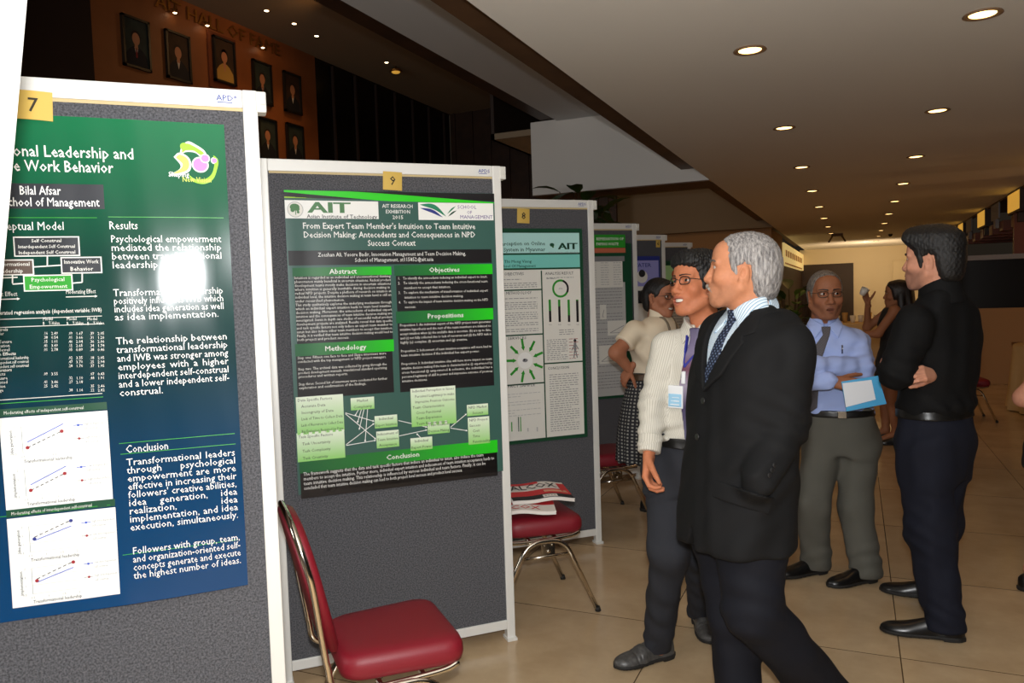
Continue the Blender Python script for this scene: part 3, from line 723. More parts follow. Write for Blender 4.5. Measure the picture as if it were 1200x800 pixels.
a_ = px(214, 214); b_ = px(248, 214); t.text('New Vision', a_[0], a_[1], 'print_logo_yellow', x1=b_[0], cap=.012, bold=1)
t.build('logo', P7)

# ---- the green and black poster on the board behind the chair
W9, H9 = .841, 1.165
px, loc = poster_frame(BA9, (-.034-W9, 1.905))
def b9(x, y): return .005*np.exp(-(x/.05)**2)*(.7+.3*np.sin(-y*5))+.002*np.sin(x*8)
def sub9(): return Print(b9)
def hdr_mat(x0, x1, nm):
    _ramp_mat(nm, [(0, (24, 92, 52)), (.4, (36, 120, 50)), (1, (36, 200, 28))], 'X', x0, x1, .3); return nm
def node_mat(y0, y1, nm):
    _ramp_mat(nm, [(0, (142, 204, 108)), (1, (226, 236, 216))], 'Y', y0, y1, .35); return nm
pr = sub9(); pr.rect(0, -H9, W9, 0, 'print_slate', 0, cell=.02)
P9 = pr.build('research_poster'); place(P9, loc)
tag(P9, 'glossy green and black poster with white text boxes and a flow diagram', 'poster', 'research posters on the boards')
def tx(t, s, a, b, hp, m, bold=0, D=2.72, L=6):
    A, B = px(*a), px(*b); t.text(s, A[0], (A[1]+B[1])/2, m, x1=B[0], cap=hp*D/900, bold=bold, L=L)
def rc(t, a, b, m, L=1):
    A, B = px(*a), px(*b); t.rect(A[0], B[1], B[0], A[1], m, L)
def yy9(y): return -(y-222)/1.0
# header band with sweeping greens
t = sub9(); y_t = 0; y_b = px(440, 234)[1]
t.rect(0, y_b, W9, -.001, 'print_black', 1)
X = np.linspace(0, W9, 22)
top = -.003-.034*(np.clip((X-.28*W9)/(.72*W9), 0, 1))**1.2; bot = np.where(X < .45*W9, -.010-.028*(X/(.45*W9)), -.038-.003*np.clip((X-.45*W9)/(.55*W9), 0, 1))
for i in range(21):
    t.poly([(X[i], bot[i]), (X[i+1], bot[i+1]), (X[i+1], top[i+1]), (X[i], top[i])], 'print_bright_green', 2)
for i in range(12): t.poly([(X[i], y_b), (X[i+1], y_b), (X[i+1], max(y_b, -.028-.002*i)), (X[i], max(y_b, -.027-.002*i))], 'print_lime', 3)
for i in range(12, 21): pass
t.build('header_band', P9)
t = sub9(); rc(t, (333, 235), (443, 257), 'print_white', 4)
C_ = px(345.5, 246); t.disc(C_, .030, 'print_lightgrey', 5); t.disc(C_, .027, 'print_offwhite', 6); t.disc((C_[0]-.002, C_[1]+.009), .018, 'print_ait', 7, ry=.013); t.disc((C_[0]-.010, C_[1]-.002), .008, 'print_ait', 8); t.disc((C_[0]+.008, C_[1]+.002), .008, 'print_ait', 9); t.rect(C_[0]-.001, C_[1]-.02, C_[0]+.002, C_[1], 'print_ait', 10); t.disc((C_[0]+.01, C_[1]-.01), .005, 'print_ait', 10)
for q in range(5): tx(t, 'AIT', (360+q*.45, 249.5), (409+q*.45, 250), 13, 'print_ait', 1)
tx(t, 'Asian Institute of Technology', (359, 256), (441, 256.5), 4.6, 'print_ink', 1)
t.build('logo', P9)
t = sub9()
for k, s in enumerate(('AIT RESEARCH', 'EXHIBITION', '2015')):
    a = ((447, 244), (451, 250.5), (459, 257))[k]; b = ((483, 244), (480, 250.5), (472, 257))[k]; tx(t, s, a, b, 4.6, 'print_white', 1)
t.build('exhibition_line', P9)
t = sub9(); rc(t, (489, 237.5), (577, 258.5), 'print_white', 4)
def sweep(a, c, b, w0, m):
    pts = curve_pts([(*px(*a), 0), (*px(*c), 0), (*px(*b), 0)], 8)
    n = len(pts)
    up = [(p[0], p[1]+w0*math.sin(math.pi*i/(n-1))) for i, p in enumerate(pts)]; dn = [(p[0], p[1]-w0*math.sin(math.pi*i/(n-1))) for i, p in enumerate(pts)][::-1]
    t.poly(up+dn[1:-1], m, 5)
sweep((491, 240), (508, 243), (522, 254), .010, 'print_teal'); sweep((491, 244), (506, 248), (518, 255), .007, 'print_navy'); sweep((523, 251), (528, 246), (533, 242), .004, 'print_teal'); sweep((524, 254), (529, 250), (534, 247), .004, 'print_dark_green')
tx(t, 'SCHOOL', (535, 245), (557, 245), 4.6, 'print_purple'); tx(t, 'OF', (546, 251), (552, 251), 4.2, 'print_purple'); tx(t, 'MANAGEMENT', (538, 256.5), (576, 257), 4.8, 'print_purple')
t.build('school_logo', P9)
t = sub9()
tx(t, "From Expert Team Member's Intuition to Team Intuitive", (354, 267.5), (556, 269.5), 7.5, 'print_white', 1)
tx(t, 'Decision Making: Antecedents and Consequences in NPD', (355, 278), (556, 279), 7.5, 'print_white', 1)
tx(t, 'Success Context', (430, 288), (486, 288.5), 7.5, 'print_white', 1)
t.build('title', P9)
t = sub9(); rc(t, (337, 294), (575, 308), 'print_black')
tx(t, 'Zeeshan Ali, Yuosre Badir, Innovation Management and Team Decision Making,', (372, 299.5), (545, 300.5), 5, 'print_white'); tx(t, 'School of Management, st115852@ait.asia', (415, 306.5), (507, 306.5), 5, 'print_white')
t.build('author_line', P9)
def section(hd, hA, hB, bA, bB, lines, lx0, lx1, ly0, ly1, hp=3.4, just=False, nm='text_box'):
    t = sub9()
    if hd:
        A, B = px(*hA), px(*hB); m = hdr_mat(A[0], B[0], 'print_header_'+hd.lower()); t.rect(A[0], B[1], B[0], A[1], m, 2)
        w = min((B[0]-A[0])*.9, text_width(hd, 1)*.0205/CAPH); c = (A[0]+B[0])/2; t.text(hd, c-w/2, (A[1]+B[1])/2-.009, 'print_white', x1=c+w/2, cap=.019, bold=1, L=4)
    rc(t, bA, bB, 'print_black', 1)
    n = len(lines); x0 = (px(lx0, ly0)[0]+px(lx0, ly1)[0])/2; x1 = px(lx1, ly0)[0]; Y0, Y1 = px(lx0+10, ly0)[1], px(lx0+10, ly1)[1]
    for k, s in enumerate(lines):
        if not s: continue
        y = Y0+(Y1-Y0)*k/max(1, n-1); cap = hp*2.72/900
        if just and k < n-1 and lines[k+1]: t.text(s, x0, y, 'print_offwhite', x1=x1, cap=cap, L=4)
        else: t.text(s, x0, y, 'print_offwhite', x1=min(x1, x0+text_width(s)*cap/CAPH*.95), cap=cap, L=4)
    t.build(nm, P9)
section('Abstract', (342, 314), (458, 322), (344, 324), (460, 402), ['Intuition is regarded as an individual and unconventional thinking', 'phenomenon mainly beneficial in uncertain situations. Radical product', 'development teams mostly make decisions in uncertain situations', 'where intuition is generally inevitable during decision making in', 'radical NPD projects. Despite a plethora of research on intuition at', 'individual level, the intuitive decision making at team level is still an', 'under researched phenomenon.', 'This study qualitatively explores the underlying mechanism through', 'which an individual expert intuition leads to team level intuitive', 'decision making. Moreover, the antecedents of individual expert', 'intuition and the consequences of team intuitive decision making are', 'investigated. Seven in depth case studies of successful radical product', 'development projects are analyzed. Results reveal that data specific', 'and task specific factors not only induce an expert team member to', 'intuit but also induce other team members to accept that intuition.', 'Finally, it is verified that team intuitive decision making would lead to', 'both project and product success.'], 346, 457, 327, 399)
section('Methodology', (345, 403), (461, 411), (346, 413), (461, 459), ['Step one: Fifteen one face to face and Skype interviews were', 'conducted with the top management or NPD project managers.', '', 'Step two: The archival data was collected by going through the', 'product development manuals, translational standard operating', 'procedures and written reports.', '', 'Step three: Second list of interviews were conducted for further', 'exploration and confirmation of the findings.'], 349, 452, 420, 455)
section('Objectives', (461, 311), (576, 321), (463, 323), (577, 364), ['1.   To identify the antecedents inducing an individual expert to intuit.', '2.   To identify the antecedents inducing the cross-functional team', '      members to accept that intuition.', '3.   To explore the mechanism of transformation of individual expert', '      intuition to team intuitive decision making.', '4.   To explore the impact of team intuitive decision making on the NPD', '      success.'], 466, 570, 327.5, 361)
section('Propositions', (463, 365), (577, 374), (465, 376), (578, 451), ['Proposition 1: An individual expert of the NPD project team generates', 'intuitive hypothesis and the rest of the team members are induced to', 'accept intuition when (a) the available data is uncertain, (b) are up to date,', 'and (c) not fully collected due to lack of resources and (d) the NPD task is', 'highly (e) complex, (f) uncertain and (g) creative.', '', 'Proposition 2: Inducement of team intuition acceptance will more lead to', 'team intuitive decision if the individual has expert power.', '', 'Proposition 3: Individual intuitive idea will have more impact on team', 'intuitive decision making if the team is characterized as (i) experienced by', 'cross functional (j) empowered & cohesive, the individual has a', 'perceived legitimacy of skill in power and impressive outcome of previous', 'intuitive decisions.'], 469, 574, 382, 447, just=True)
# flow diagram
t = sub9(); nodes = (((346, 465), (403, 504)), ((347, 507), (404, 535)), ((410, 466), (438, 478)), ((438, 487), (465, 499)), ((440, 505), (467, 522)), ((480, 455), (534, 495)), ((500, 494), (526, 506)), ((480, 513), (506, 525)), ((546, 474), (571, 485)), ((547, 489), (573, 518)))
ntext = (('Data Specific Factors', '   Accurate Data', '   Incongruity of Data', '   Lack of Time to Collect Data', '   Lack of Resources to Collect Data', '   Big Evaluation Required by Data'), ('Task Specific Factors', '   Task Uncertainty', '   Task Complexity', '   Task Creativity'), ('Market', 'Complexity'), ('Individual', 'Expert Intuition'), ('Inducement of', 'Team Intuitive', 'Acceptance'), ('Individual Perception in Issues', '   Perceived Legitimacy to make', '   Impressive Previous Outcome', 'Team Characteristics', '   Cross Functional', '   Team Experience', '   Team Empowerment'), ('Team Intuitive', 'Decision Making'), ('Individual', 'Expert Power'), ('NPD Market', 'Success'), ('NPD Project', 'Success', '   Cost', '   Time', '   Functionality'))
for k, ((a, b), ls) in enumerate(zip(nodes, ntext)):
    A, B = px(*a), px(*b); m = node_mat(B[1], A[1], 'print_node_%s' % 'abcdefghij'[k]); t.rect(A[0], B[1], B[0], A[1], m, 3.5)
    hh = (A[1]-B[1])/len(ls)
    for q, s in enumerate(ls):
        cap = min(.0105, hh*.5); w = min(text_width(s)*cap/CAPH, (B[0]-A[0])*.94); big = len(ls) > 3
        x0 = A[0]+.006 if big else (A[0]+B[0]-w)/2; t.text(s, x0, A[1]-hh*(q+.72), 'print_ink', x1=x0+w, cap=cap, L=5)
for a, b in (((404, 483), (438, 493)), ((404, 484), (440, 514)), ((405, 520), (438, 495)), ((405, 521), (440, 515)), ((466, 492), (500, 500)), ((467, 510), (500, 503)), ((493, 513), (487, 507)), ((527, 500), (546, 484)), ((527, 501), (547, 504)), ((420, 478), (415, 487)), ((423, 478), (418, 495)), ((426, 478), (420, 503)), ((430, 478), (427, 517))): t.arrow(px(*a), px(*b), .0026, 'print_white', 3)
t.build('diagram', P9)
section('Conclusion', (350, 538), (582, 529), (351, 549), (582, 556), [], 0, 1, 0, 1)
t = sub9(); A, B = px(351, 546), px(582, 556); t.rect(A[0], -H9, B[0], px(466, 540)[1], 'print_black', 1)
L4 = ['The framework suggests that the data and task specific factors that induce an individual to intuit, also induce the team', 'members to accept the intuition. Further more, individual expert intuition and inducement of team intuition acceptance leads to', 'team intuitive decision making. This relationship is influenced by various individual and team factors. Finally, it can be', 'concluded that team intuitive decision making can lead to both project level success and product level success.']
for k, s in enumerate(L4):
    xs = px(355, 556)[0]; y = px(355, 556.5)[1]+(px(355, 573)[1]-px(355, 556.5)[1])*k/3
    w = (px(578, 540)[0]-xs)*(.94, 1.0, .95, .82)[k]; t.text(s, xs, y, 'print_white', x1=xs+w, cap=.0135, L=4)
t.build('conclusion_text', P9)

# ---- the white and teal poster
px, loc = poster_frame(BA8, (-.098-.80, 1.836))
W8, H8 = .80, 1.17
flat = lambda x, y: .003*np.sin(x*6+1)
def sub8(): return Print(flat)
pr = sub8(); pr.rect(-.025, -H8-.02, W8+.02, .02, 'print_dark_green', 0); pr.rect(0, -H8, W8, px(678, 315)[1], 'print_offwhite', 1)
P8 = pr.build('research_poster'); place(P8, loc); tag(P8, 'white and pale teal poster with green ring chart and arrow wheel', 'poster', 'research posters on the boards')
t = sub8(); A = px(677, 273); B = px(678, 296); t.rect(0, B[1], W8, A[1], 'print_cyan', 2)
def tx(t, s, a, b, hp, m, bold=0, D=3.9, L=4):
    A, B = px(*a), px(*b); t.text(s, A[0], (A[1]+B[1])/2, m, x1=B[0], cap=hp*D/900, bold=bold, L=L)
tx(t, 'ception on Online', (592, 288), (638, 287), 4.8, 'print_dark_green', 1); tx(t, 'ystem in Myanmar', (592, 295), (638, 294), 4.8, 'print_dark_green', 1)
A_ = px(592, 288); t.text('Consumer Per', A_[0], A_[1], 'print_dark_green', cap=.02, bold=1, align='r'); A_ = px(592, 295); t.text('Payment S', A_[0], A_[1], 'print_dark_green', cap=.02, bold=1, align='r')
t.build('title', P8)
t = sub8(); C_ = px(646, 288); t.ring(C_, .016, .0195, 'print_lightgrey', L=2); t.disc((C_[0], C_[1]+.005), .014, 'print_dark_green', 3, ry=.010); t.disc((C_[0]+.006, C_[1]-.006), .006, 'print_ait', 3)
[tx(t, 'AIT', (653+q*.3, 292), (675+q*.3, 292), 8, 'print_dark_green', 1) for q in range(4)]; tx(t, 'Asian Institute of Technology', (642, 297), (677, 297), 2.2, 'print_grey')
t.build('logo', P8)
t = sub8(); A = px(678, 298); B = px(678, 313); t.rect(0, B[1], W8, A[1], 'print_teal_band', 2); tx(t, 'Thi Mong Vinng', (590, 308), (622, 308), 3.6, 'print_dark_green', 1); tx(t, 'School Of Management', (585, 313.5), (627, 313), 3.6, 'print_dark_green', 1)
t.build('author_line', P8)
t = sub8()
xm = px(636, 400)[0]
t.rect(xm-.004, -H8, xm+.004, px(636, 317)[1], 'print_dark_green', 2)
for x0, x1, y in ((0, xm, 339), (0, xm, 391), (0, xm, 448), (xm, W8, 426)): yv = px(636, y)[1]; t.rect(x0, yv-.004, x1, yv+.004, 'print_dark_green', 2)
t.build('dividers', P8)
t = sub8()
for s, a, b in (('OBJECTIVES', (590, 323), (613, 322)), ('METHODOLOGY', (592, 345), (622, 344.5)), ('SERVICES', (594, 398), (616, 397)), ('FACT SAMPLE', (594, 454), (626, 452)), ('ANALYSIS RESULT', (638, 322), (671, 321.5)), ('CONCLUSION', (641, 433), (666, 431.5))): tx(t, s, a, b, 3.6, 'print_ink', 0)
t.build('headings', P8)
# a column of fine print too small to read: thin grey rules of uneven length, as it looks
def fine(t, x0, x1, y0, y1, n, seed, m='print_grey', h=.0035):
    r = random.Random(seed)
    for k in range(n):
        y = y0+(y1-y0)*k/max(1, n-1); x = x0; xe = x1 if r.random() > .15 else x0+(x1-x0)*r.uniform(.3, .9)
        while x < xe:
            w = r.uniform(.008, .03); t.rect(x, y, min(xe, x+w), y+h, m, 3, cell=1); x += w+.006
t = sub8(); yv = lambda y: px(636, y)[1]
fine(t, .03, xm-.03, yv(327), yv(336), 5, 1); fine(t, .03, xm-.03, yv(349), yv(387), 17, 2); fine(t, .03, xm-.03, yv(459), yv(484), 9, 3, 'print_lightgrey')
fine(t, xm+.02, xm+.15, yv(399), yv(422), 11, 4); fine(t, xm+.16, xm+.22, yv(399), yv(422), 7, 5, 'print_red', .003); fine(t, xm+.03, W8-.03, yv(440), yv(506), 26, 6); fine(t, xm+.03, xm+.2, yv(326), yv(327), 2, 7); fine(t, xm+.1, W8-.05, yv(388), yv(393), 3, 8)
t.build('fine_print', P8)
t = sub8(); C_ = px(656, 338); t.ring(C_, .040, .052, 'print_green', 70, 420-90); t.ring(C_, .040, .052, 'print_black', -30, 70); t.text('60%', C_[0], C_[1]-.005, 'print_grey', cap=.01, align='c'); t.build('ring_chart', P8)
t = sub8()
for k, (x, f) in enumerate(((642, .5), (653, .3), (664, .7), (674, .05))):
    A, B = px(x, 351), px(x+3.4, 377); ym = A[1]+(B[1]-A[1])*f; t.rect(A[0], ym, B[0], A[1], 'print_green', 2); t.rect(A[0], B[1], B[0], ym, 'print_black', 2); t.text('Item', (A[0]+B[0])/2, B[1]-.018, 'print_grey', cap=.007, align='c')
t.build('bar_chart', P8)
t = sub8(); C_ = px(614.5, 422)
for k in range(9):
    th = math.radians(90+k*40+8); c, s = math.cos(th), math.sin(th); t.arrow((C_[0]+c*.115, C_[1]+s*.125), (C_[0]+c*.052, C_[1]+s*.056), .014, 'print_green', 2, head=1.6)
t.disc(C_, .047, 'print_white', 2); t.disc(C_, .016, 'print_grey', 3, ry=.01); t.disc((C_[0]-.005, C_[1]+.004), .006, 'print_ink', 4); t.build('arrow_wheel', P8)
t = sub8(); C_ = px(673, 408)
for a, b, w in (((0, .035), (0, -.01), .016), ((0, 0), (-.01, -.055), .007), ((0, 0), (.012, -.055), .007), ((0, .03), (-.022, -.01), .005), ((0, .03), (.022, -.005), .005)): t.line((C_[0]+a[0], C_[1]+a[1]), (C_[0]+b[0], C_[1]+b[1]), w, 'print_grey', 3)
t.disc((C_[0], C_[1]+.045), .009, 'print_ink', 3); t.build('figure_sketch', P8)
t = sub8()
for k, (x, h, m) in enumerate(((598, 11, 'print_green'), (606, 17, 'print_dark_green'), (608.5, 17, 'print_green'), (617, 4, 'print_lightgrey'), (628, 5, 'print_lightgrey'))):
    A, B = px(x, 505-h), px(x+1.6, 505); t.rect(A[0], B[1], B[0], A[1], m, 2)
t.build('bar_chart', P8)

# ---- the pale poster with a green head on the next board
px, loc = poster_frame(BA4, (-.085-.80, 1.835)); W4, H4 = .80, 1.15
P4p = Print(flat); P4p.rect(-.02, -H4-.02, W4+.03, .03, 'print_dark_green', 0); P4p.rect(0, -H4, W4-.03, -.27, 'print_lightgrey', 1)
P4 = P4p.build('research_poster'); place(P4, loc); tag(P4, 'pale grey poster with green title band and brick-red strip, behind the woman', 'poster', 'research posters on the boards')
t = Print(flat); A, B = px(697, 278), px(733, 289); t.rect(0, px(735, 290)[1], W4-.02, px(735, 275)[1], 'print_green', 1)
def tx(t, s, a, b, hp, m, bold=0, D=5.3, L=4):
    A, B = px(*a), px(*b); t.text(s, A[0], (A[1]+B[1])/2, m, x1=B[0], cap=hp*D/900, bold=bold, L=L)
tx(t, 'REMEDIATION OF', (698, 281.5), (730, 281.5), 3.6, 'print_white', 1); tx(t, 'PAPING WASTE', (698, 287.5), (724, 287.5), 3.6, 'print_white', 1)
t.build('title', P4)
t = Print(flat); t.rect(0, px(735, 296)[1], W4-.02, px(735, 290.5)[1], 'print_orange', 1); t.build('author_line', P4)
t = Print(flat)
y0 = px(735, 303)[1]; t.rect(.0, y0-.02, W4-.03, y0+.02, 'print_grey', 2)
t.rect(.08, px(735, 336)[1], W4-.05, px(735, 306)[1], 'print_offwhite', 2)
for k in range(6): fine(t, .12+k*.11, .19+k*.11, px(735, 333)[1], px(735, 308)[1], 10, 20+k, 'print_lightgrey', .006)
t.build('table', P4)
t = Print(flat); fine(t, .06, W4-.06, px(735, 456)[1], px(735, 338)[1], 34, 31, 'print_grey', .005); t.build('fine_print', P4)
for (a, b) in (((702, 357), (710, 374)), ((711, 376), (733, 392)), ((701, 405), (724, 425))):
    t = Print(flat); A, B = px(*a), px(*b); t.rect(A[0], B[1], B[0], A[1], 'print_offwhite', 4); t.line((A[0]+.02, B[1]+.02), (B[0]-.02, A[1]-.04), .004, 'print_grey', 5); t.line((A[0]+.02, B[1]+.02), (B[0]-.02, B[1]+.02), .003, 'print_grey', 5); t.build('chart', P4)

# ---- the two farthest posters
px, loc = poster_frame(BA3, (-.08-.80, 1.80))
q = Print(flat); q.rect(-.015, -1.15, .815, .02, 'print_navy', 0); q.rect(0, -1.13, .80, -.02, 'print_offwhite', 1)
P3o = q.build('research_poster'); place(P3o, loc); tag(P3o, 'lilac-headed poster with blue pictures above the woman in glasses', 'poster', 'research posters on the boards')
t = Print(flat); t.rect(0, -.26, .80, -.02, 'print_lilac', 2); t.text('RESEARCH ON WATER', .1, -.08, 'print_navy', x1=.72, cap=.035, bold=1); t.disc((.62, -.17), .06, 'print_offwhite', 3); t.disc((.62, -.14), .035, 'print_ink', 4); t.build('title', P3o)
t = Print(flat); t.rect(.02, -.42, .2, -.32, 'print_ink', 3); t.rect(.56, -.42, .68, -.30, 'print_box', 3); t.disc((.42, -.46), .03, 'print_ink', 3); fine(t, .25, .52, -.5, -.3, 8, 41, 'print_lightgrey', .006); t.build('figures', P3o)
t = Print(flat); t.rect(.06, -.92, .34, -.60, 'print_mid_blue', 3); t.rect(.36, -.92, .68, -.60, 'print_navy', 3); t.disc((.5, -.70), .09, 'print_offwhite', 4); t.disc((.5, -.73), .05, 'print_ink', 5); t.build('photograph', P3o)
px, loc = poster_frame(BA2, (-.08-.80, 1.80))
q = Print(flat); q.rect(-.015, -1.15, .815, .02, 'print_dark_green', 0); q.rect(0, -1.13, .80, -.03, 'print_offwhite', 1)
P2o = q.build('research_poster'); place(P2o, loc); tag(P2o, 'farthest poster, white with dark green edge and a round emblem', 'poster', 'research posters on the boards')
t = Print(flat); t.rect(0, -.24, .8, -.03, 'print_pale_green', 2); fine(t, .1, .55, -.2, -.07, 3, 51, 'print_dark_green', .02); t.disc((.68, -.13), .055, 'print_orange', 3); t.build('title', P2o)
t = Print(flat); t.rect(0, -.30, .8, -.26, 'print_red', 2); fine(t, .05, .75, -1.05, -.36, 22, 52, 'print_grey', .008); t.build('fine_print', P2o)

# ---------------------------------------------------------------- banquet chairs
mat('red_vinyl', (122, 16, 32), .5, bump=(220, .12)); mat('chrome', (214, 206, 194), .14, metal=1); mat('rubber', (22, 21, 20), .7); mat('red_back', (104, 14, 30), .55, bump=(220, .12))
def pad(outline, rings, name, m, parent, axis='z'):
    """a padded shape: rings of (height, scale) over a closed outline"""
    n = len(outline); vs = []; fs = []
    for h, k in rings:
        for x, y in outline: vs.append((x*k, y*k, h))
    for i in range(len(rings)-1):
        for j in range(n):
            j2 = (j+1) % n; fs.append((i*n+j, i*n+j2, (i+1)*n+j2, (i+1)*n+j))
    fs.append(tuple(range(n-1, -1, -1))); fs.append(tuple((len(rings)-1)*n+j for j in range(n)))
    if axis != 'z': vs = [axis(v) for v in vs]
    mb = MB(); mb.add(vs, fs, 0, True); return mb.build(name, m, parent)
def round_outline(pts, r, n=5):
    p = [Vector((x, y, 0)) for x, y in pts]; mid = (p[0]+p[-1])/2
    return [(v.x, v.y) for v in fillet([mid]+p+[mid], r, n)][:-1]
def make_chair(label):
    r = empty('banquet_chair', (0, 0, 0), 0, label, 'chair', 'red banquet chairs beside the boards')
    ol = round_outline([(-.185, -.20), (.185, -.20), (.215, .20), (-.215, .20)], .075)
    pad(ol, [(.395, .90), (.405, .975), (.425, 1.0), (.45, .995), (.468, .96), (.478, .88), (.483, .7), (.485, .35)], 'seat', 'red_vinyl', r)
    # the back leans away and bows; its outline has an arched top
    arch = [(-.165, .0), (.165, .0), (.195, .22)]+[(.195*math.cos(t)**.7 if math.cos(t) > 0 else -.195*abs(math.cos(t))**.7, .22+.20*math.sin(t)**.8) for t in np.linspace(.2, math.pi-.2, 13)]+[(-.195, .22)]
    arch = [(x, y) for x, y in arch]
    def bend(v):
        x, y, h = v; z = .50+y; back = -.225-.22*(y)-.03*y*y; return (x, back-h+.10*x*x*4*.25, z)
    cy = sum(p[1] for p in arch)/len(arch)
    sh = [(x, y-cy) for x, y in arch]
    def bend2(v): return bend((v[0], v[1]+cy, v[2]))
    pad(sh, [(-.030, .80), (-.026, .93), (-.012, 1.0), (.004, .99), (.012, .93)], 'backrest', 'red_vinyl', r, bend2)
    pad(sh, [(.010, .97), (.018, .985), (.023, .9)], 'back_cover', 'red_back', r, bend2)
    # tube frame: up both sides and round the arch of the back, then under the seat to the front
    side = lambda s: [(s*.195, .17, .400), (s*.20, .10, .385), (s*.195, -.14, .378), (s*.19, -.225, .40), (s*.187, -.243, .47), (s*.186, -.252, .53)]
    loop = [(x*1.03, *bend((x, y, .006))[1:]) for x, y in arch[2:-1]]
    loop = [(loop[i][0], loop[i][1], loop[i][2]+(.006 if 0 < i < len(loop)-1 else 0)) for i in range(len(loop))]
    path = curve_pts(side(1)+[(a, b, c) for a, b, c in loop]+side(-1)[::-1], 5)
    m = MB(); m.tube(path, .0105, 10); m.build('back_frame', 'chrome', r)
    for s in (-1, 1):
        p = fillet([(s*.235, -.30, 0), (s*.205, -.105, .375), (s*.205, .085, .375), (s*.235, .245, 0)], .075, 8)
        m = MB(); m.tube(p, .0125, 10); leg = m.build('leg', 'chrome', r)
        f = MB()
        for y in (-.30, .245): f.tube([(s*.2352, y, 0), (s*.2335, y*.975, .022)], .0145, 10)
        f.build('foot_cap', 'rubber', leg)
        b = MB(); b.box((s*.205-.003, -.035, .29), (s*.205+.003, .035, .37), bev=.002)
        b.tube([(s*.197, 0, .325), (s*.213, 0, .325)], .010, 8); b.tube([(s*.198, -.02, .355), (s*.212, -.02, .355)], .005, 8); b.tube([(s*.198, .02, .355), (s*.212, .02, .355)], .005, 8)
        b.tube([(s*.205, -.125, .30), (s*.205, .11, .30)], .008, 8)
        b.build('side_bracket', 'chrome', leg)
    m = MB()
    for y in (-.08, .06): m.tube([(-.205, y, .372), (.205, y, .372)], .009, 8)
    m.build('cross_bar', 'chrome', r)
    return r
chair = make_chair('red chair with chrome frame nearest the camera, empty, in front of the 9 board')
chair.scale = (.94, .94, .94); chair.location = (-1.345, 2.0, 0); chair.rotation_euler = (0, 0, math.radians(-43))
def put(x, y, a, label):
    c = copy_tree(chair); c.location = (x, y, 0); c.rotation_euler = (0, 0, math.radians(a)); c['label'] = label; return c
put(-1.42, 3.36, -48, 'red chair with folded newspapers lying on its seat')
put(-1.52, 4.84, -48, 'red chair beside the checked skirt of the woman in the beige top')
put(1.10, 9.55, -82, 'dim red chair pulled up to the far cloth-covered table at right')

# folded newspapers on the second chair
mat('news_red', (196, 40, 44), .6); mat('news_white', (222, 214, 206), .6); mat('news_black', (30, 28, 30), .6); mat('news_peach', (214, 150, 120), .6)
def newspaper(loc, rz, tilt, label, k):
    w, h = .30, .21
    base = lambda x, y: .010*np.sin(np.pi*(x/w+.5))*(.6+.4*np.cos(y*9+k))+.004*np.sin(x*30+k*2)
    r = MB(); n = 14; vs = []; fs = []
    def sheet(z0, sh):
        b = len(vs)
        for j in range(5):
            for i in range(n+1):
                x = -w/2+w*i/n+sh; y = -h/2+h*j/4; vs.append((x, y, z0+float(base(x, y))))
        for j in range(4):
            for i in range(n): q = b+j*(n+1)+i; fs.append((q, q+1, q+n+2, q+n+1))
    nl = 5
    for q in range(nl): sheet(.002+q*.004, .002*math.sin(q*2.3+k))
    # fold along the near long edge
    for q in range(nl-1):
        for i in range(n): a = q*5*(n+1)+i; b2 = (q+1)*5*(n+1)+i; fs.append((a, a+1, b2+1, b2))
    r.add(vs, fs, 0, True); o = r.build('newspaper', 'news_white'); tag(o, label, 'newspaper', 'newspapers on the chair')
    o.location = loc; o.rotation_euler = (.13, tilt, rz)
    p = Print(lambda x, y: base(x, y)+.0195)
    if k == 0:
        p.rect(-.15, -.105, .15, -.06, 'news_black', 1); p.rect(.0, -.10, .07, -.07, 'news_white', 2); p.text('8 9 2 6', .008, -.09, 'news_black', x1=.062, cap=.012)
        p.rect(-.15, -.06, .15, -.0, 'news_red', 1); p.rect(.02, -.04, .14, -.015, 'news_peach', 2)
        p.text('ALCOX', -.13, .02, 'news_black', x1=.10, cap=.055, bold=1, L=3); p.rect(-.15, .078, .02, .105, 'news_red', 1); p.rect(.11, -.03, .15, .08, 'news_red', 2)
    else:
        p.rect(-.15, -.105, .15, -.04, 'news_white', 1); p.text('ALCOX', -.13, -.09, 'news_red', x1=.08, cap=.04, bold=1); p.rect(-.15, -.03, .15, .04, 'news_red', 1); p.rect(-.10, -.015, .04, .03, 'news_peach', 2); p.rect(-.15, .06, .1, .1, 'news_black', 1)
    p.build('front_page', o)
cz = .482
newspaper((-1.44, 3.27, cz), math.radians(28), 0, 'folded red and white newspaper lying underneath on the chair seat', 1)
newspaper((-1.40, 3.38, cz+.034), math.radians(38), .02, 'topmost folded newspaper on the chair, large black letters', 0)

# the leaning white post at the left edge of the photograph
a = P(22, 0, 1.05); b = P(-6, 320, 1.05)
d = (a-b)/np.linalg.norm(a-b); foot = b-d*(b[2]/d[2]); top = a+d*.5
r = empty('leaning_panel', (0, 0, 0), 0, 'white panel edge leaning at the far left, bleached by the flash', 'panel')
ax = Vector(d); off = np.array([-.93, -.36, 0])
m = MB()
def slab(o0, o1, t, nm, mt):
    n = np.cross(d, off/np.linalg.norm(off)); n /= np.linalg.norm(n)
    q = MB(); vs = []
    for base in (foot, top):
        for o in (o0, o1):
            for s in (-t, t): vs.append(tuple(base+off*o+n*s))
    q.add(vs, [(0, 1, 3, 2), (4, 6, 7, 5), (0, 4, 5, 1), (2, 3, 7, 6), (0, 2, 6, 4), (1, 5, 7, 3)]); q.build(nm, mt, r)
slab(0, .05, .016, 'post', 'board_aluminium'); slab(.05, .6, .008, 'face', 'white_paint')

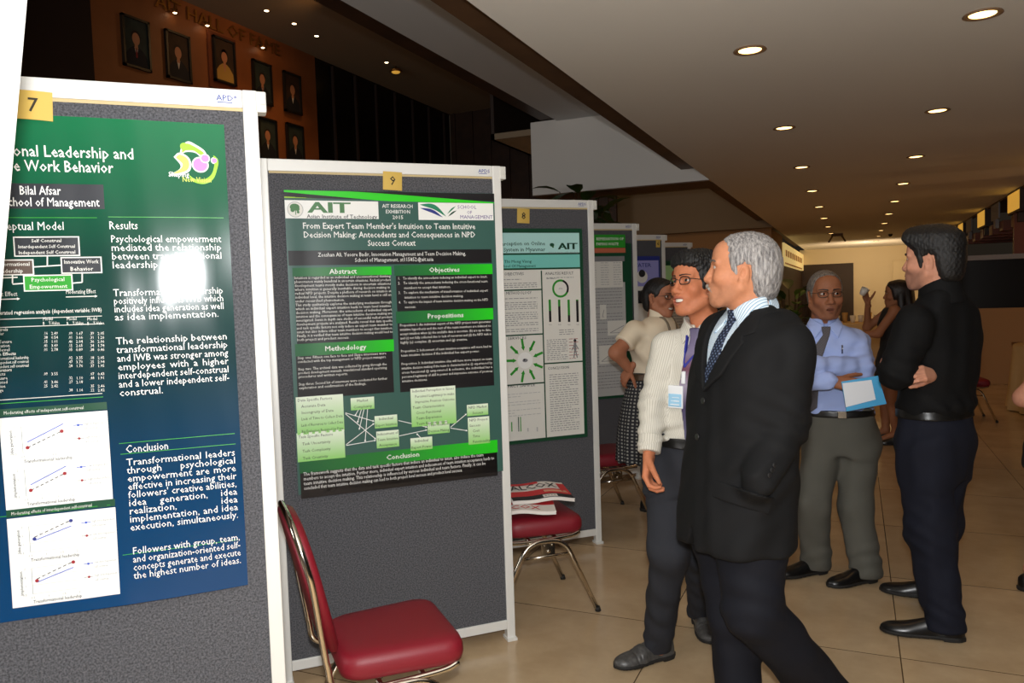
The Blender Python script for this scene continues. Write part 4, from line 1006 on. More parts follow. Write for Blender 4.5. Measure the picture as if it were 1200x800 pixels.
# ---------------------------------------------------------------- sculpting: signed-distance shapes meshed by surface nets
F32 = np.float32
def V(*a): return np.array(a, float)
def unit(v): v = np.asarray(v, float); return v/np.linalg.norm(v)
def smin(a, b, k):
    if k <= 0: return np.minimum(a, b)
    h = np.clip(.5+.5*(b-a)/k, 0, 1); return b*(1-h)+a*h-k*h*(1-h)
def smax(a, b, k): return -smin(-a, -b, k)
def cone(a, b, ra, rb, flat=None, fs=1.0):
    """tapered capsule; flat = direction whose extent is scaled by fs"""
    a = np.asarray(a, F32); b = np.asarray(b, F32); ba = b-a; L2 = float(ba@ba)+1e-12
    n = None if flat is None else np.asarray(unit(flat), F32)
    def f(p):
        pa = p-a; t = np.clip((pa@ba)/L2, 0, 1).astype(F32); q = pa-t[:, None]*ba
        if n is not None:
            s = q@n; q = q+np.outer(s*(1/fs-1), n).astype(F32)
        d = np.sqrt((q*q).sum(1))-(ra+(rb-ra)*t)
        return d*min(1, fs) if n is not None else d
    f.axis = (a, b, max(ra, rb)); return f
def ell(c, r, R=None):
    c = np.asarray(c, F32); r = np.asarray(r, F32); RR = None if R is None else np.asarray(R, F32)
    def f(p):
        q = p-c
        if RR is not None: q = q@RR
        k0 = np.sqrt(((q/r)**2).sum(1)); k1 = np.sqrt(((q/(r*r))**2).sum(1))+1e-9
        return (k0*(k0-1)/k1).astype(F32)
    f.axis = (c-[0, 0, .01], c+[0, 0, .01], float(r.max())); return f
def rbox(c, h, rad, R=None):
    c = np.asarray(c, F32); h = np.asarray(h, F32)-rad; RR = None if R is None else np.asarray(R, F32)
    def f(p):
        q = p-c
        if RR is not None: q = q@RR
        q = np.abs(q)-h; return np.sqrt((np.maximum(q, 0)**2).sum(1))+np.minimum(q.max(1), 0)-rad
    f.axis = (c-[0, 0, .01], c+[0, 0, .01], float(h.max())); return f
def half(pt, n):
    pt = np.asarray(pt, F32); n = np.asarray(unit(n), F32); return lambda p: ((p-pt)@n).astype(F32)
def loft(secs, p=2.3, rnd=.03):
    """stack of rounded sections (z, cx, cy, a, b[, yaw])"""
    S = np.array([list(s)+[0]*(6-len(s)) for s in secs], float); S = S[np.argsort(S[:, 0])]
    C = np.array(curve_pts(S, 6)); zz = C[:, 0]; z0, z1 = S[0, 0], S[-1, 0]
    def f(P):
        z = np.clip(P[:, 2], z0, z1); g = [np.interp(z, zz, C[:, i]).astype(F32) for i in range(1, 6)]
        x = P[:, 0]-g[0]; y = P[:, 1]-g[1]; c, s = np.cos(g[4]), np.sin(g[4]); x, y = x*c+y*s, -x*s+y*c
        k = (np.abs(x/g[2])**p+np.abs(y/g[3])**p+1e-9)**(1/p); d = (k-1)*np.minimum(g[2], g[3])
        e = np.maximum(P[:, 2]-z1, z0-P[:, 2]); return smax(d, e, rnd).astype(F32)
    m = S.mean(0); f.axis = (V(S[0, 1], S[0, 2], z0), V(S[-1, 1], S[-1, 2], z1), float(S[:, 3].mean())); return f
def poly2(pts, ax=(0, 2)):
    v = np.asarray(pts, float); i0, i1 = ax
    def f(P):
        px, py = P[:, i0], P[:, i1]; d = np.full(len(P), 1e9); s = np.ones(len(P)); n = len(v)
        for i in range(n):
            j = i-1; ex, ey = v[j, 0]-v[i, 0], v[j, 1]-v[i, 1]; wx, wy = px-v[i, 0], py-v[i, 1]
            t = np.clip((wx*ex+wy*ey)/(ex*ex+ey*ey+1e-12), 0, 1); bx, by = wx-ex*t, wy-ey*t; d = np.minimum(d, bx*bx+by*by)
            c1 = py >= v[i, 1]; c2 = py < v[j, 1]; c3 = ex*wy > ey*wx; fl = (c1 & c2 & c3) | (~c1 & ~c2 & ~c3); s = np.where(fl, -s, s)
        return (s*np.sqrt(d)).astype(F32)
    return f
def folds(seed, amp, lam=.07, zk=.6, n=5):
    r = np.random.RandomState(seed); W = []
    for _ in range(n):
        k = r.normal(size=3); k[2] *= zk; k = k/np.linalg.norm(k)*2*math.pi/(lam*r.uniform(.7, 1.6)); W.append((k.astype(F32), r.uniform(0, 6.28), r.normal(size=3).astype(F32)*9))
    def f(P):
        d = 0
        for k, ph, w in W: d = d+np.sin(P@k+ph+1.3*np.sin(P@w))
        return (amp/n*1.6*d).astype(F32)
    return f
class SDF:
    def __init__(s): s.ops = []; s.disp = []
    def add(s, *fs, k=.02):
        for f in fs: s.ops.append(('u', f, k))
        return s
    def sub(s, f, k=.004): s.ops.append(('s', f, k)); return s
    def cut(s, f, k=.003): s.ops.append(('i', f, k)); return s
    def fold(s, f): s.disp.append(f); return s
    def __call__(s, P):
        P = np.asarray(P, F32); d = None; done = False
        for o, f, k in s.ops:
            if o != 'u' and not done and s.disp:
                for g in s.disp: d = d+g(P)
                done = True
            v = f(P)
            if d is None: d = v
            elif o == 'u': d = smin(d, v, k)
            elif o == 's': d = smax(d, -v, k)
            else: d = smax(d, v, k)
        if not done:
            for g in s.disp: d = d+g(P)
        return d.astype(F32)
_E = [(0, 1), (2, 3), (4, 5), (6, 7), (0, 2), (1, 3), (4, 6), (5, 7), (0, 4), (1, 5), (2, 6), (3, 7)]
def mesh_sdf(f, lo, hi, h):
    lo = np.asarray(lo, float); hi = np.asarray(hi, float); B = 4
    n = np.ceil((hi-lo)/(h*B)).astype(int)+1; N = n*B+1
    def ev(P):
        out = np.empty(len(P), F32)
        for i in range(0, len(P), 200000): out[i:i+200000] = f((lo+P[i:i+200000]*h).astype(F32))
        return out
    g = np.stack(np.meshgrid(*[np.arange(k+1)*B for k in n], indexing='ij'), -1).reshape(-1, 3)
    c = ev(g).reshape(n+1)
    near = np.abs(c) < h*B*2.1
    blk = np.zeros(n, bool)
    for dx in (0, 1):
        for dy in (0, 1):
            for dz in (0, 1): blk |= near[dx:dx+n[0], dy:dy+n[1], dz:dz+n[2]]
    D = np.repeat(np.repeat(np.repeat(c, B, 0), B, 1), B, 2)[:N[0], :N[1], :N[2]].copy()
    m = np.zeros(N, bool); bi = np.argwhere(blk)
    o = np.stack(np.meshgrid(*[np.arange(B+1)]*3, indexing='ij'), -1).reshape(-1, 3)
    q = (bi[:, None, :]*B+o[None]).reshape(-1, 3); m[q[:, 0], q[:, 1], q[:, 2]] = True
    pts = np.argwhere(m); D[pts[:, 0], pts[:, 1], pts[:, 2]] = ev(pts)
    s = D < 0
    mixed = np.zeros(N-1, bool); first = s[:-1, :-1, :-1]
    cs = [s[a:N[0]-1+a, b:N[1]-1+b, e:N[2]-1+e] for a in (0, 1) for b in (0, 1) for e in (0, 1)]
    for k in cs[1:]: mixed |= (k != first)
    cell = np.argwhere(mixed); idm = -np.ones(N-1, int); idm[cell[:, 0], cell[:, 1], cell[:, 2]] = np.arange(len(cell))
    off = np.array([(a, b, e) for a in (0, 1) for b in (0, 1) for e in (0, 1)])
    vals = np.stack([D[cell[:, 0]+k[0], cell[:, 1]+k[1], cell[:, 2]+k[2]] for k in off], 1)
    acc = np.zeros((len(cell), 3)); cnt = np.zeros(len(cell))
    for a, b in _E:
        va, vb = vals[:, a], vals[:, b]; x = (va < 0) != (vb < 0); t = np.where(x, va/(va-vb+1e-12*(va == vb)), 0)
        acc += x[:, None]*(off[a]+(off[b]-off[a])*t[:, None]); cnt += x
    verts = lo+(cell+acc/cnt[:, None])*h
    quads = []
    for ax in range(3):
        u, v = [(1, 2), (2, 0), (0, 1)][ax]
        sl = [slice(None)]*3; sl2 = [slice(None)]*3; sl[ax] = slice(0, N[ax]-1); sl2[ax] = slice(1, N[ax])
        e = np.argwhere(s[tuple(sl)] != s[tuple(sl2)]); e = e[(e[:, u] > 0) & (e[:, v] > 0) & (e[:, u] < N[u]-1) & (e[:, v] < N[v]-1)]
        if not len(e): continue
        def at(du, dv):
            w = e.copy(); w[:, u] -= du; w[:, v] -= dv; return idm[w[:, 0], w[:, 1], w[:, 2]]
        q = np.stack([at(1, 1), at(0, 1), at(0, 0), at(1, 0)], 1); ins = s[e[:, 0], e[:, 1], e[:, 2]]
        q[~ins] = q[~ins][:, ::-1]; quads.append(q)
    return verts, np.concatenate(quads)
def np_mesh(name, v, q, m, parent=None, attrs=None, col=None):
    me = bpy.data.meshes.new(name); nv, nq = len(v), len(q)
    me.vertices.add(nv); me.vertices.foreach_set('co', np.asarray(v, F32).ravel())
    me.loops.add(nq*4); me.loops.foreach_set('vertex_index', q.ravel().astype(np.int32)); me.polygons.add(nq)
    me.polygons.foreach_set('loop_start', np.arange(0, nq*4, 4, dtype=np.int32))
    me.polygons.foreach_set('use_smooth', np.ones(nq, bool)); me.update(calc_edges=True)
    for k, a in (attrs or {}).items():
        at = me.attributes.new(k, 'FLOAT', 'POINT'); at.data.foreach_set('value', np.asarray(a, F32))
    if col is not None:
        at = me.color_attributes.new('Col', 'FLOAT_COLOR', 'POINT'); at.data.foreach_set('color', np.concatenate([col, np.ones((len(col), 1))], 1).astype(F32).ravel())
    o = link_mesh(name, me, m, parent); return o
def bounds(fs, pad=.05):
    lo = np.full(3, 1e9); hi = -lo
    for f in fs:
        a, b, r = f.axis; lo = np.minimum(lo, np.minimum(a, b)-r); hi = np.maximum(hi, np.maximum(a, b)+r)
    return lo-pad, hi+pad
def coords(prims, v):
    """stripe coordinates along the nearest limb: around it (su) and along it (sv)"""
    best = np.full(len(v), 1e9); su = np.zeros(len(v)); sv = np.zeros(len(v)); v = np.asarray(v, F32)
    for f in prims:
        a, b, r = f.axis; d = f(v); ax = unit(np.asarray(b, float)-a); e = unit(np.cross(ax, V(0.02, 1, 0.03))); g = np.cross(ax, e); q = v-np.asarray(a, F32)
        th = np.arctan2(q@e, q@g); m = d < best; best = np.where(m, d, best); su = np.where(m, th*r+50, su); sv = np.where(m, q@ax+50, sv)
    return {'su': su, 'sv': sv}
def garment(name, prims, m, parent, k=.03, fold=None, cuts=(), subs=(), res=.008, lo=None, hi=None, stripes=True):
    s = SDF()
    kk_ = k if isinstance(k, (list, tuple)) else [k]*len(prims)
    for f, kv in zip(prims, kk_): s.add(f, k=kv)
    if fold is not None: s.fold(fold)
    for c in cuts: s.cut(c)
    for c in subs: s.sub(c)
    a, b = bounds(prims, .04)
    if lo is not None: a = np.maximum(a, lo)
    if hi is not None: b = np.minimum(b, hi)
    v, q = mesh_sdf(s, a, b, res)
    o = np_mesh(name, v, q, m, parent, coords(prims, v) if stripes else None); o['_'] = 0; del o['_']
    return o, s
def patch(name, g, mask, off, m, parent, lo, hi, res=.004, extra=(), deep=.012, stripes=None):
    """a thin piece of cloth lying on the garment g, inside a mask"""
    s = SDF(); s.add(lambda P: g(P)-off); s.cut(mask, .002); s.cut(lambda P: -(g(P)+deep), .002)
    for e in extra: s.cut(e, .002)
    v, q = mesh_sdf(s, lo, hi, res)
    if not len(v): return None
    at = None
    if stripes is not None: at = {'su': v@np.asarray(stripes[0], float)+50, 'sv': v@np.asarray(stripes[1], float)+50}
    return np_mesh(name, v, q, m, parent, at)

# ---------------------------------------------------------------- people: shared anatomy
class Who:
    def __init__(s, name_label, cat, root_px, phi, group=None):
        s.root = np.asarray(root_px, float)*V(1, 1, 0); fl = unit(FW*V(1, 1, 0)); rt = unit(RT*V(1, 1, 0)); s.fl, s.rt = fl, rt
        f = -rt*math.cos(math.radians(phi))-fl*math.sin(math.radians(phi)); s.f = f; s.rz = math.atan2(f[1], f[0])-math.pi/2
        c, n = math.cos(s.rz), math.sin(s.rz); s.R = np.array([[c, -n, 0], [n, c, 0], [0, 0, 1]])
        s.e = empty('person', tuple(s.root), s.rz, name_label, cat, group); s.phi = phi; s.body = []
    def px(s, x, y, D): return (P(x, y, D)-s.root)@s.R
    def flo(s, x, y):
        d = ray(x, y); return (CPOS+d*(-CAM_H/d[2])-s.root)@s.R
    def dirl(s, phi):
        f = -s.rt*math.cos(math.radians(phi))-s.fl*math.sin(math.radians(phi)); return f@s.R
    def add_body(s, v, q, col): s.body.append((v, q, col))
    def build_body(s, m='skin'):
        n = 0; V_, Q_, C_ = [], [], []
        for v, q, c in s.body: V_.append(v); Q_.append(q+n); C_.append(c); n += len(v)
        return np_mesh('body', np.concatenate(V_), np.concatenate(Q_), m, s.e, None, np.concatenate(C_))
col_mat('skin', .58, .06, .25)
def frame(f, up=(0, 0, 1)):
    f = unit(f); x = unit(np.cross(f, up)); z = np.cross(x, f); return np.stack([x, f, z], 1)   # columns x(right), y(forward), z
def core(w, prims, rgb, res=.012, cuts=()):
    s = SDF()
    for f in prims: s.add(f, k=.03)
    for c in cuts: s.cut(c)
    a, b = bounds(prims, .03); v, q = mesh_sdf(s, a, b, res); w.add_body(v, q, np.tile(lin(rgb), (len(v), 1)))

def head(w, pos, fwd, rgb, s=1.0, up=(0, 0, 1), mouth='closed', lip=None, stubble=None, hair=None, hairm=None, brow='hair_black', nose=1.0, jaw=1.0, glasses=None, moustache=None, gaze=(0, 1, 0), teeth=False, res=.0026, neck=None, cheeks=1.0, browt=1.0, thick=.008, wave=.0016, fringe=None, extra_hair=()):
    """head in its own frame: x right, y forward, z up; origin between the ears"""
    R = frame(fwd, up); pos = np.asarray(pos, float)
    lip = lip or tuple(np.array(rgb)*V(.80, .62, .62))
    T = lambda v: pos+(np.asarray(v)*s)@R.T
    H = SDF()
    H.add(ell((0, -.012, .034), (.073, .094, .084)), k=.02)
    H.add(ell((0, .030, -.018), (.060*jaw**.5, .060, .088)), k=.03)
    H.add(ell((0, .060, .055), (.052, .034, .040)), k=.03)
    for x in (-1, 1):
        H.add(cone((x*.060*jaw, .000, -.050), (x*.030*jaw, .058, -.100), .016, .014), k=.03)
        H.add(ell((x*.044, .062, -.022), (.021*cheeks, .022, .022)), k=.025)
    H.add(ell((0, .073, -.101), (.023*jaw, .020, .017)), k=.025)
    H.add(ell((0, .078, -.060), (.034, .025, .032)), k=.022)
    for x in (-1, 1):
        H.add(cone((x*.012, .089, .028), (x*.048, .075, .026), .0078, .0075), k=.014)
        H.sub(ell((x*.031, .101, .010), (.017, .014, .012)), .014)
    H.add(cone((0, .087, .020), (0, .100+.005*nose, -.026), .0078, .0105*nose), k=.012)
    H.add(ell((0, .098+.006*nose, -.030), (.0115*nose, .0120, .0100)), k=.008)
    for x in (-1, 1): H.add(ell((x*.0125*nose, .095, -.033), (.0085, .011, .008)), k=.006)
    for x in (-1, 1): H.sub(ell((x*.006, .102, -.0415), (.0035, .005, .0025)), .002)
    op = {'closed': .0, 'smile': .0085, 'open': .006}[mouth]; mw_ = .024 if mouth == 'closed' else .032 if mouth == 'smile' else .020; cu = .007 if mouth == 'smile' else -.002
    zm = -.0665
    for x in (-1, 1):
        H.add(cone((x*mw_, .086, zm+cu), (x*.006, .0995, zm+.0045+op*.6), .0020, .0042), k=.006)
        H.add(cone((x*mw_, .086, zm+cu), (0, .0985, zm-.0055-op*.7), .0020, .0050), k=.006)
    if op:
        def mouth_gap(P):
            q = P-np.asarray((0, .100, zm), F32); z = q[:, 2]-cu*np.minimum(1, (q[:, 0]/mw_)**2)*.9
            return ((np.sqrt((q[:, 0]/(mw_*.92))**2+(z/op)**2+(q[:, 1]/.022)**2+1e-9)-1)*op*.8).astype(F32)
        H.sub(mouth_gap, .0015)
    else: H.sub(cone((-.022, .100, zm-.0008), (.022, .100, zm-.0008), .0030, .0030), .004)
    for x in (-1, 1):                                                  # eyelids round the eyeballs, ears
        e = (x*.0310, .0755, .0105)
        def lid(P, e=e):
            hh = .0052*np.sqrt(np.maximum(0, 1-((P[:, 0]-e[0])/.0145)**2)); sl = np.abs(P[:, 2]-e[2]-.0004)-hh
            return smax(ell(e, (.0150, .0145, .0140))(P), np.where(P[:, 1] > e[1], -sl, -1).astype(F32), .001)
        H.add(lid, k=.003)
        H.add(ell((x*.0740, -.010, -.006), (.0060, .0170, .0295), frame((x*.30, 1, 0), (x*.10, -.18, 1))), k=.005)
        H.sub(ell((x*.0812, -.006, -.003), (.0058, .0088, .0150), frame((x*.30, 1, 0), (x*.1, -.18, 1))), .004)
        H.add(ell((x*.0730, -.003, -.028), (.006, .008, .010)), k=.005)
    if neck is not None:
        a, b, ra, rb = neck; H.add(cone(a, b, ra, rb, (0, 1, 0), 1.05), k=.03)
    lo = V(-.10, -.125, -.15); hi = V(.10, .135, .135)
    if neck is not None: lo = np.minimum(lo, np.asarray(b)-rb-.01); hi = np.maximum(hi, np.asarray(b)+V(rb, rb, -1))
    v, q = mesh_sdf(H, lo, hi, res)
    base = np.array(lin(rgb)); c = np.tile(base, (len(v), 1))
    L = np.array(lin(lip))
    dl = np.sqrt((v[:, 0]/(mw_+.002))**2+((v[:, 2]-zm-.0005-np.minimum(1, (v[:, 0]/mw_)**2)*cu)/(.0105+op*1.2))**2); ml = np.clip((1.0-dl)/.3, 0, 1)*(v[:, 1] > .080)*.75; c = c*(1-ml[:, None])+L*ml[:, None]
    if stubble is not None:  # stubble tint over the lower face
        sh = np.clip((-.030-v[:, 2])/.02, 0, 1)*np.clip((v[:, 1]-.0)/.03, 0, 1)*np.clip((v[:, 2]+.125)/.01, 0, 1)*(1-ml)*stubble[1]; c = c*(1-sh[:, None])+np.array(lin(stubble[0]))*sh[:, None]
    pk = np.exp(-((np.abs(v[:, 0])-.046)**2+(v[:, 2]+.028)**2)/.0005)*(v[:, 1] > .03)*.14; c = c*(1-pk[:, None]*V(.0, .5, .55))
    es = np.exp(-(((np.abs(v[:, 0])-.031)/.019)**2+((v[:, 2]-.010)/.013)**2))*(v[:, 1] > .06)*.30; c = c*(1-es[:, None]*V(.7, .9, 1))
    w.add_body(T(v), q, c)
    g = unit(gaze)
    for x in (-1, 1):                                                  # eyeballs: white, iris, pupil
        e = V(x*.0310, .0755, .0105); mb = MB(); rows = [(0, .0128)]+[(a, .0128) for a in np.radians([0, 12, 24, 26, 40, 60, 90, 125, 180])]
        Rg = frame(g); vs = []; fs = []; mi = []
        A = np.radians([0.01, 14, 29, 30, 45, 70, 100, 150, 179.9]); n = 14
        for a in A:
            for k in range(n):
                th = 2*math.pi*k/n; d = V(math.sin(a)*math.cos(th), math.cos(a), math.sin(a)*math.sin(th)); vs.append(T(e+(Rg@d)*.0128))
        for i in range(len(A)-1):
            for k in range(n):
                k2 = (k+1) % n; fs.append((i*n+k, i*n+k2, (i+1)*n+k2, (i+1)*n+k)); mi.append(0 if i == 0 else 1 if i < 3 else 2)
        for f, m_ in zip(fs, mi): pass
        mb.v = [tuple(p) for p in vs]; mb.f = fs; mb.m = mi; mb.s = [True]*len(fs); mb.build('eyeball', ['pupil', 'iris', 'eye_white'], w.e)
        bz = lambda u: .0278+.0052*math.sin(min(1, max(0, u))*math.pi*.85)-.002*u; pl_ = [(x*(.0105+.045*u), bz(u)+(.0032-.0022*u)*browt) for u in np.linspace(0, 1, 9)]+[(x*(.0105+.045*u), bz(u)-(.0028-.0020*u)*browt) for u in np.linspace(1, 0, 9)]
        B = SDF(); B.add(lambda P: H(P)-.0026*min(1.3, browt)); B.cut(poly2(pl_), .0015); B.cut(lambda P: (.05-P[:, 1]).astype(F32)); B.cut(lambda P: -(H(P)+.006)); B.fold(folds(8, .0010, .006, .5, 4))
        bv, bq = mesh_sdf(B, V(-.065, .05, .015), V(.065, .12, .05), .0019)
        kp = None
        np_mesh('eyebrow', T(bv), bq, brow, w.e) if len(bv) else None
    if teeth:
        mb = MB(); n = 11; vs = []
        for j, zz_ in enumerate((op*.9, op*.3, -op*.35)):
            for i in range(n):
                t = (i/(n-1)-.5)*2; vs.append((t*mw_*.86, .0945-.011*t*t-.001*j, zm+zz_+t*t*cu*.8))
        mb.add([tuple(T(p)) for p in vs], [(j*n+i, j*n+i+1, (j+1)*n+i+1, (j+1)*n+i) for j in range(2) for i in range(n-1)], 0, True); mb.build('teeth', 'tooth', w.e)
    if hair is not None:
        Hh = SDF(); cr = ell((0, -.012, .034), (.073, .094, .084)); nk = ell((0, -.05, -.02), (.062, .058, .085)); fr = ell((0, .060, .055), (.052, .034, .040)); tp = ell((0, .025, .0), (.062, .065, .09))
        def base_(P): return smin(smin(smin(cr(P), fr(P), .03), nk(P), .03), tp(P), .02)
        wv = folds(5, wave, .010, .18, 7); hm = poly2(hair, (1, 2))
        th = thick if callable(thick) else (lambda P: thick)
        mn = folds(6, .0035, .012, .6, 5)
        Hh.add(lambda P: base_(P)-(th(P)-.001)*np.clip(-hm(P)/.020, 0, 1)**.6-.001+wv(P)); Hh.cut(lambda P: hm(P)+mn(P), .003); Hh.cut(lambda P: -(base_(P)+.014), .003)
        for f in extra_hair: Hh.add(f, k=.01)
        hv, hq = mesh_sdf(Hh, V(-.115, -.15, -.30 if extra_hair else -.13), V(.115, .135, .16), res*1.1); np_mesh('hair', T(hv), hq, hairm, w.e)
    if moustache:
        Mm = SDF()
        for x in (-1, 1): Mm.add(cone((0, .1035, -.0515), (x*.024, .0945, -.060), .0066, .0048), k=.006); Mm.add(cone((x*.024, .0945, -.060), (x*.031, .086, -.069), .0048, .002), k=.004)
        Mm.fold(folds(3, .0007, .006, .4, 4)); mv, mq = mesh_sdf(Mm, V(-.05, .07, -.09), V(.05, .13, -.03), .002); np_mesh('moustache', T(mv), mq, moustache, w.e)
    if glasses:
        mb = MB(); z0 = .0085
        for x in (-1, 1):
            ctr = V(x*.0325, .099, z0); ol = []
            for k in range(20):
                th = 2*math.pi*k/20; a = .0225*np.sign(math.cos(th))*abs(math.cos(th))**.75; b = .0145*np.sign(math.sin(th))*abs(math.sin(th))**.75; ol.append(ctr+V(a, -abs(a+x*.0)*.12-.010*max(0, (x*a))/.0225, b))
            mb.tube([T(p) for p in ol], .0018*s*1.15, 6, closed=True)
            mb.tube([T(p) for p in ((x*.054, .089, z0+.006), (x*.066, .075, z0+.006), (x*.0735, .02, z0+.005), (x*.0745, -.008, z0+.002), (x*.072, -.022, z0-.012))], .0014*s, 6)
        mb.tube([T(p) for p in ((-.011, .100, z0+.002), (-.005, .1035, z0+.005), (.005, .1035, z0+.005), (.011, .100, z0+.002))], .0012*s, 6)
        o = mb.build('glasses', glasses, w.e)
        mb = MB()
        for x in (-1, 1):
            ctr = V(x*.0325, .099, z0); vs = [T(ctr)]
            for k in range(20):
                th = 2*math.pi*k/20; a = .0222*np.sign(math.cos(th))*abs(math.cos(th))**.75; b = .0142*np.sign(math.sin(th))*abs(math.sin(th))**.75; vs.append(T(ctr+V(a, -abs(a)*.12-.010*max(0, (x*a))/.0225, b)))
            mb.add(vs, [(0, 1+k, 1+(k+1) % 20) for k in range(20)], 0, True)
        g_ = mb.build('lenses', 'lens_glass', o)
    return T, R

def hand(w, wrist, d, dorsal, side, rgb, curl=(.5, .6, .4), spread=.12, thumb=(.55, .75, -.35), thumb_curl=.4, s=1.0, res=.0027, per=None):
    """side +1 right, -1 left.  d = wrist to knuckles, dorsal = back of the hand"""
    X = unit(d); Z = unit(np.asarray(dorsal)-X*np.dot(dorsal, X)); Y = np.cross(Z, X)*side      # Y to the thumb
    Rm = np.stack([X, Y, Z], 1); T = lambda v: np.asarray(wrist)+(np.asarray(v)*s)@Rm.T
    S = SDF(); S.add(cone((-.04, 0, 0), (.0, 0, 0), .024, .024, (0, 0, 1), .75), k=.01)
    ys = (.027, .009, -.009, -.026); ln = (.070, .078, .072, .056); kx = (.088, .092, .087, .078)
    for y, x in zip(ys, kx): S.add(cone((.0, y*.55, 0), (x-.012, y*.95, 0), .0155, .0118), k=.012)
    for i in range(4):
        c = per[i] if per else curl
        p = V(kx[i]-.008, ys[i], 0); a = math.atan2(ys[i]*spread, .03)*1.0; bend = 0; r = (.0098, .0088, .0078, .0066); seg = (.46, .31, .25)
        for j in range(3):
            bend += c[j]; dv = V(math.cos(bend)*math.cos(a*.6), math.cos(bend)*math.sin(a*.6), -math.sin(bend)); qn = p+dv*ln[i]*seg[j]*1.05; k_ = .9 if i == 3 else 1
            S.add(cone(p, qn, r[j]*k_, r[j+1]*k_), k=.006 if j == 0 else .0025); p = qn
    p = V(.018, .022, -.006); td = unit(thumb)
    for j, (L, r0, r1) in enumerate(((.042, .0145, .0115), (.034, .011, .0098), (.028, .0098, .0075))):
        qn = p+td*L; S.add(cone(p, qn, r0, r1), k=.010 if j == 0 else .003); p = qn; td = unit(td+V(.35, -.25, -.25)*thumb_curl)
    v, q = mesh_sdf(S, V(-.07, -.075, -.115), V(.185, .12, .05), res); v = T(v)
    w.add_body(v, q if side > 0 else q[:, ::-1], np.tile(lin(rgb), (len(v), 1)))
def shoe(w, heel, toe, m, sole, L=None, name='shoe', loafer=False):
    heel = np.asarray(heel, float)*V(1, 1, 0); toe = np.asarray(toe, float)*V(1, 1, 0); d = unit(toe-heel); L = L or float(np.linalg.norm(toe-heel)); X = np.cross(d, V(0, 0, 1)); Rm = np.stack([X, d, V(0, 0, 1)], 1); k = L/.29
    T = lambda v: heel+np.asarray(v)@Rm.T
    yy = np.array([0, .02, .06, .10, .15, .20, .25, .278, .29])*k; ww = np.array([.010, .030, .036, .035, .041, .047, .041, .025, .004]); hh = np.array([.060, .076, .088, .092, .072, .055, .046, .038, .028])
    C = np.array(curve_pts(np.stack([yy, ww, hh], 1), 6))
    def f(P):
        y = np.clip(P[:, 1], 0, L); a = np.interp(y, C[:, 0], C[:, 1]); h = np.interp(y, C[:, 0], C[:, 2]); z0 = .016; b = (h-z0)
        kk = (np.abs(P[:, 0]/a)**2.4+np.abs((P[:, 2]-z0)/b)**2.0+1e-9)**(1/2.3); dd = (kk-1)*np.minimum(a, b)
        return np.maximum(np.maximum(dd, .010-P[:, 2]), np.maximum(-P[:, 1], P[:, 1]-L)).astype(F32)
    S = SDF(); S.add(f)
    if loafer: S.add(lambda P: np.maximum(np.abs(P[:, 1]-.165*k)-.012, f(P)-.003), k=.002); S.sub(lambda P: np.abs(f(P)+.0)-.002+100*np.maximum(0, np.abs(P[:, 1]-.20*k)-.003), .002)
    v, q = mesh_sdf(S, V(-.065, -.02, -.002), V(.065, L+.02, .11), .004); o = np_mesh(name, T(v), q, m, w.e)
    def g(P):
        y = np.clip(P[:, 1], 0, L); a = np.interp(y, C[:, 0], C[:, 1])+.0035; heelz = np.where(P[:, 1] < .075*k, 0, .006)
        return np.maximum(np.maximum(np.abs(P[:, 0])-a, np.maximum(P[:, 2]-.020, heelz-P[:, 2])), np.maximum(-.004-P[:, 1], P[:, 1]-L-.003)).astype(F32)
    v, q = mesh_sdf(SDF().add(g), V(-.065, -.02, -.006), V(.065, L+.02, .04), .004); np_mesh('sole', T(v), q, sole, o)
for nm, c, r in (('pupil', (8, 7, 7), .15), ('iris', (52, 32, 20), .2), ('eye_white', (176, 166, 158), .3), ('tooth', (232, 226, 212), .3)): mat(nm, c, r)
m_, nt_, b_ = _mk('lens_glass'); b_.inputs['Transmission Weight'].default_value = 1; b_.inputs['Roughness'].default_value = 0; b_.inputs['IOR'].default_value = 1.03; b_.inputs['Alpha'].default_value = .12
hair_mat('hair_black', (8, 7, 7), (22, 18, 17), rough=.55); hair_mat('hair_grey', (78, 75, 76), (180, 175, 171)); hair_mat('hair_salt', (52, 48, 46), (138, 130, 122)); hair_mat('moustache_grey', (96, 90, 84), (176, 168, 158)); hair_mat('hair_brown', (14, 10, 9), (44, 30, 24)); hair_mat('brow_grey', (50, 46, 44), (110, 104, 98)); hair_mat('brow_dark', (18, 15, 14), (36, 30, 28))
mat('glasses_black', (24, 22, 22), .3); mat('glasses_metal', (70, 52, 36), .35, metal=.3)
SHORT = [(.30, .30), (.092, .30), (.090, .088), (.072, .074), (.054, .050), (.050, .022), (.036, .008), (.028, -.020), (.014, -.020), (.012, .018), (-.008, .028), (-.028, .020), (-.034, -.014), (-.040, -.060), (-.055, -.088), (-.30, -.092), (-.30, .30)]
RECEDE = [(.30, .30), (.070, .30), (.066, .100), (.046, .080), (.042, .050), (.036, .020), (.028, .002), (.018, -.012), (.010, -.012), (.010, .018), (-.008, .028), (-.028, .020), (-.034, -.014), (-.040, -.060), (-.055, -.090), (-.30, -.095), (-.30, .30)]

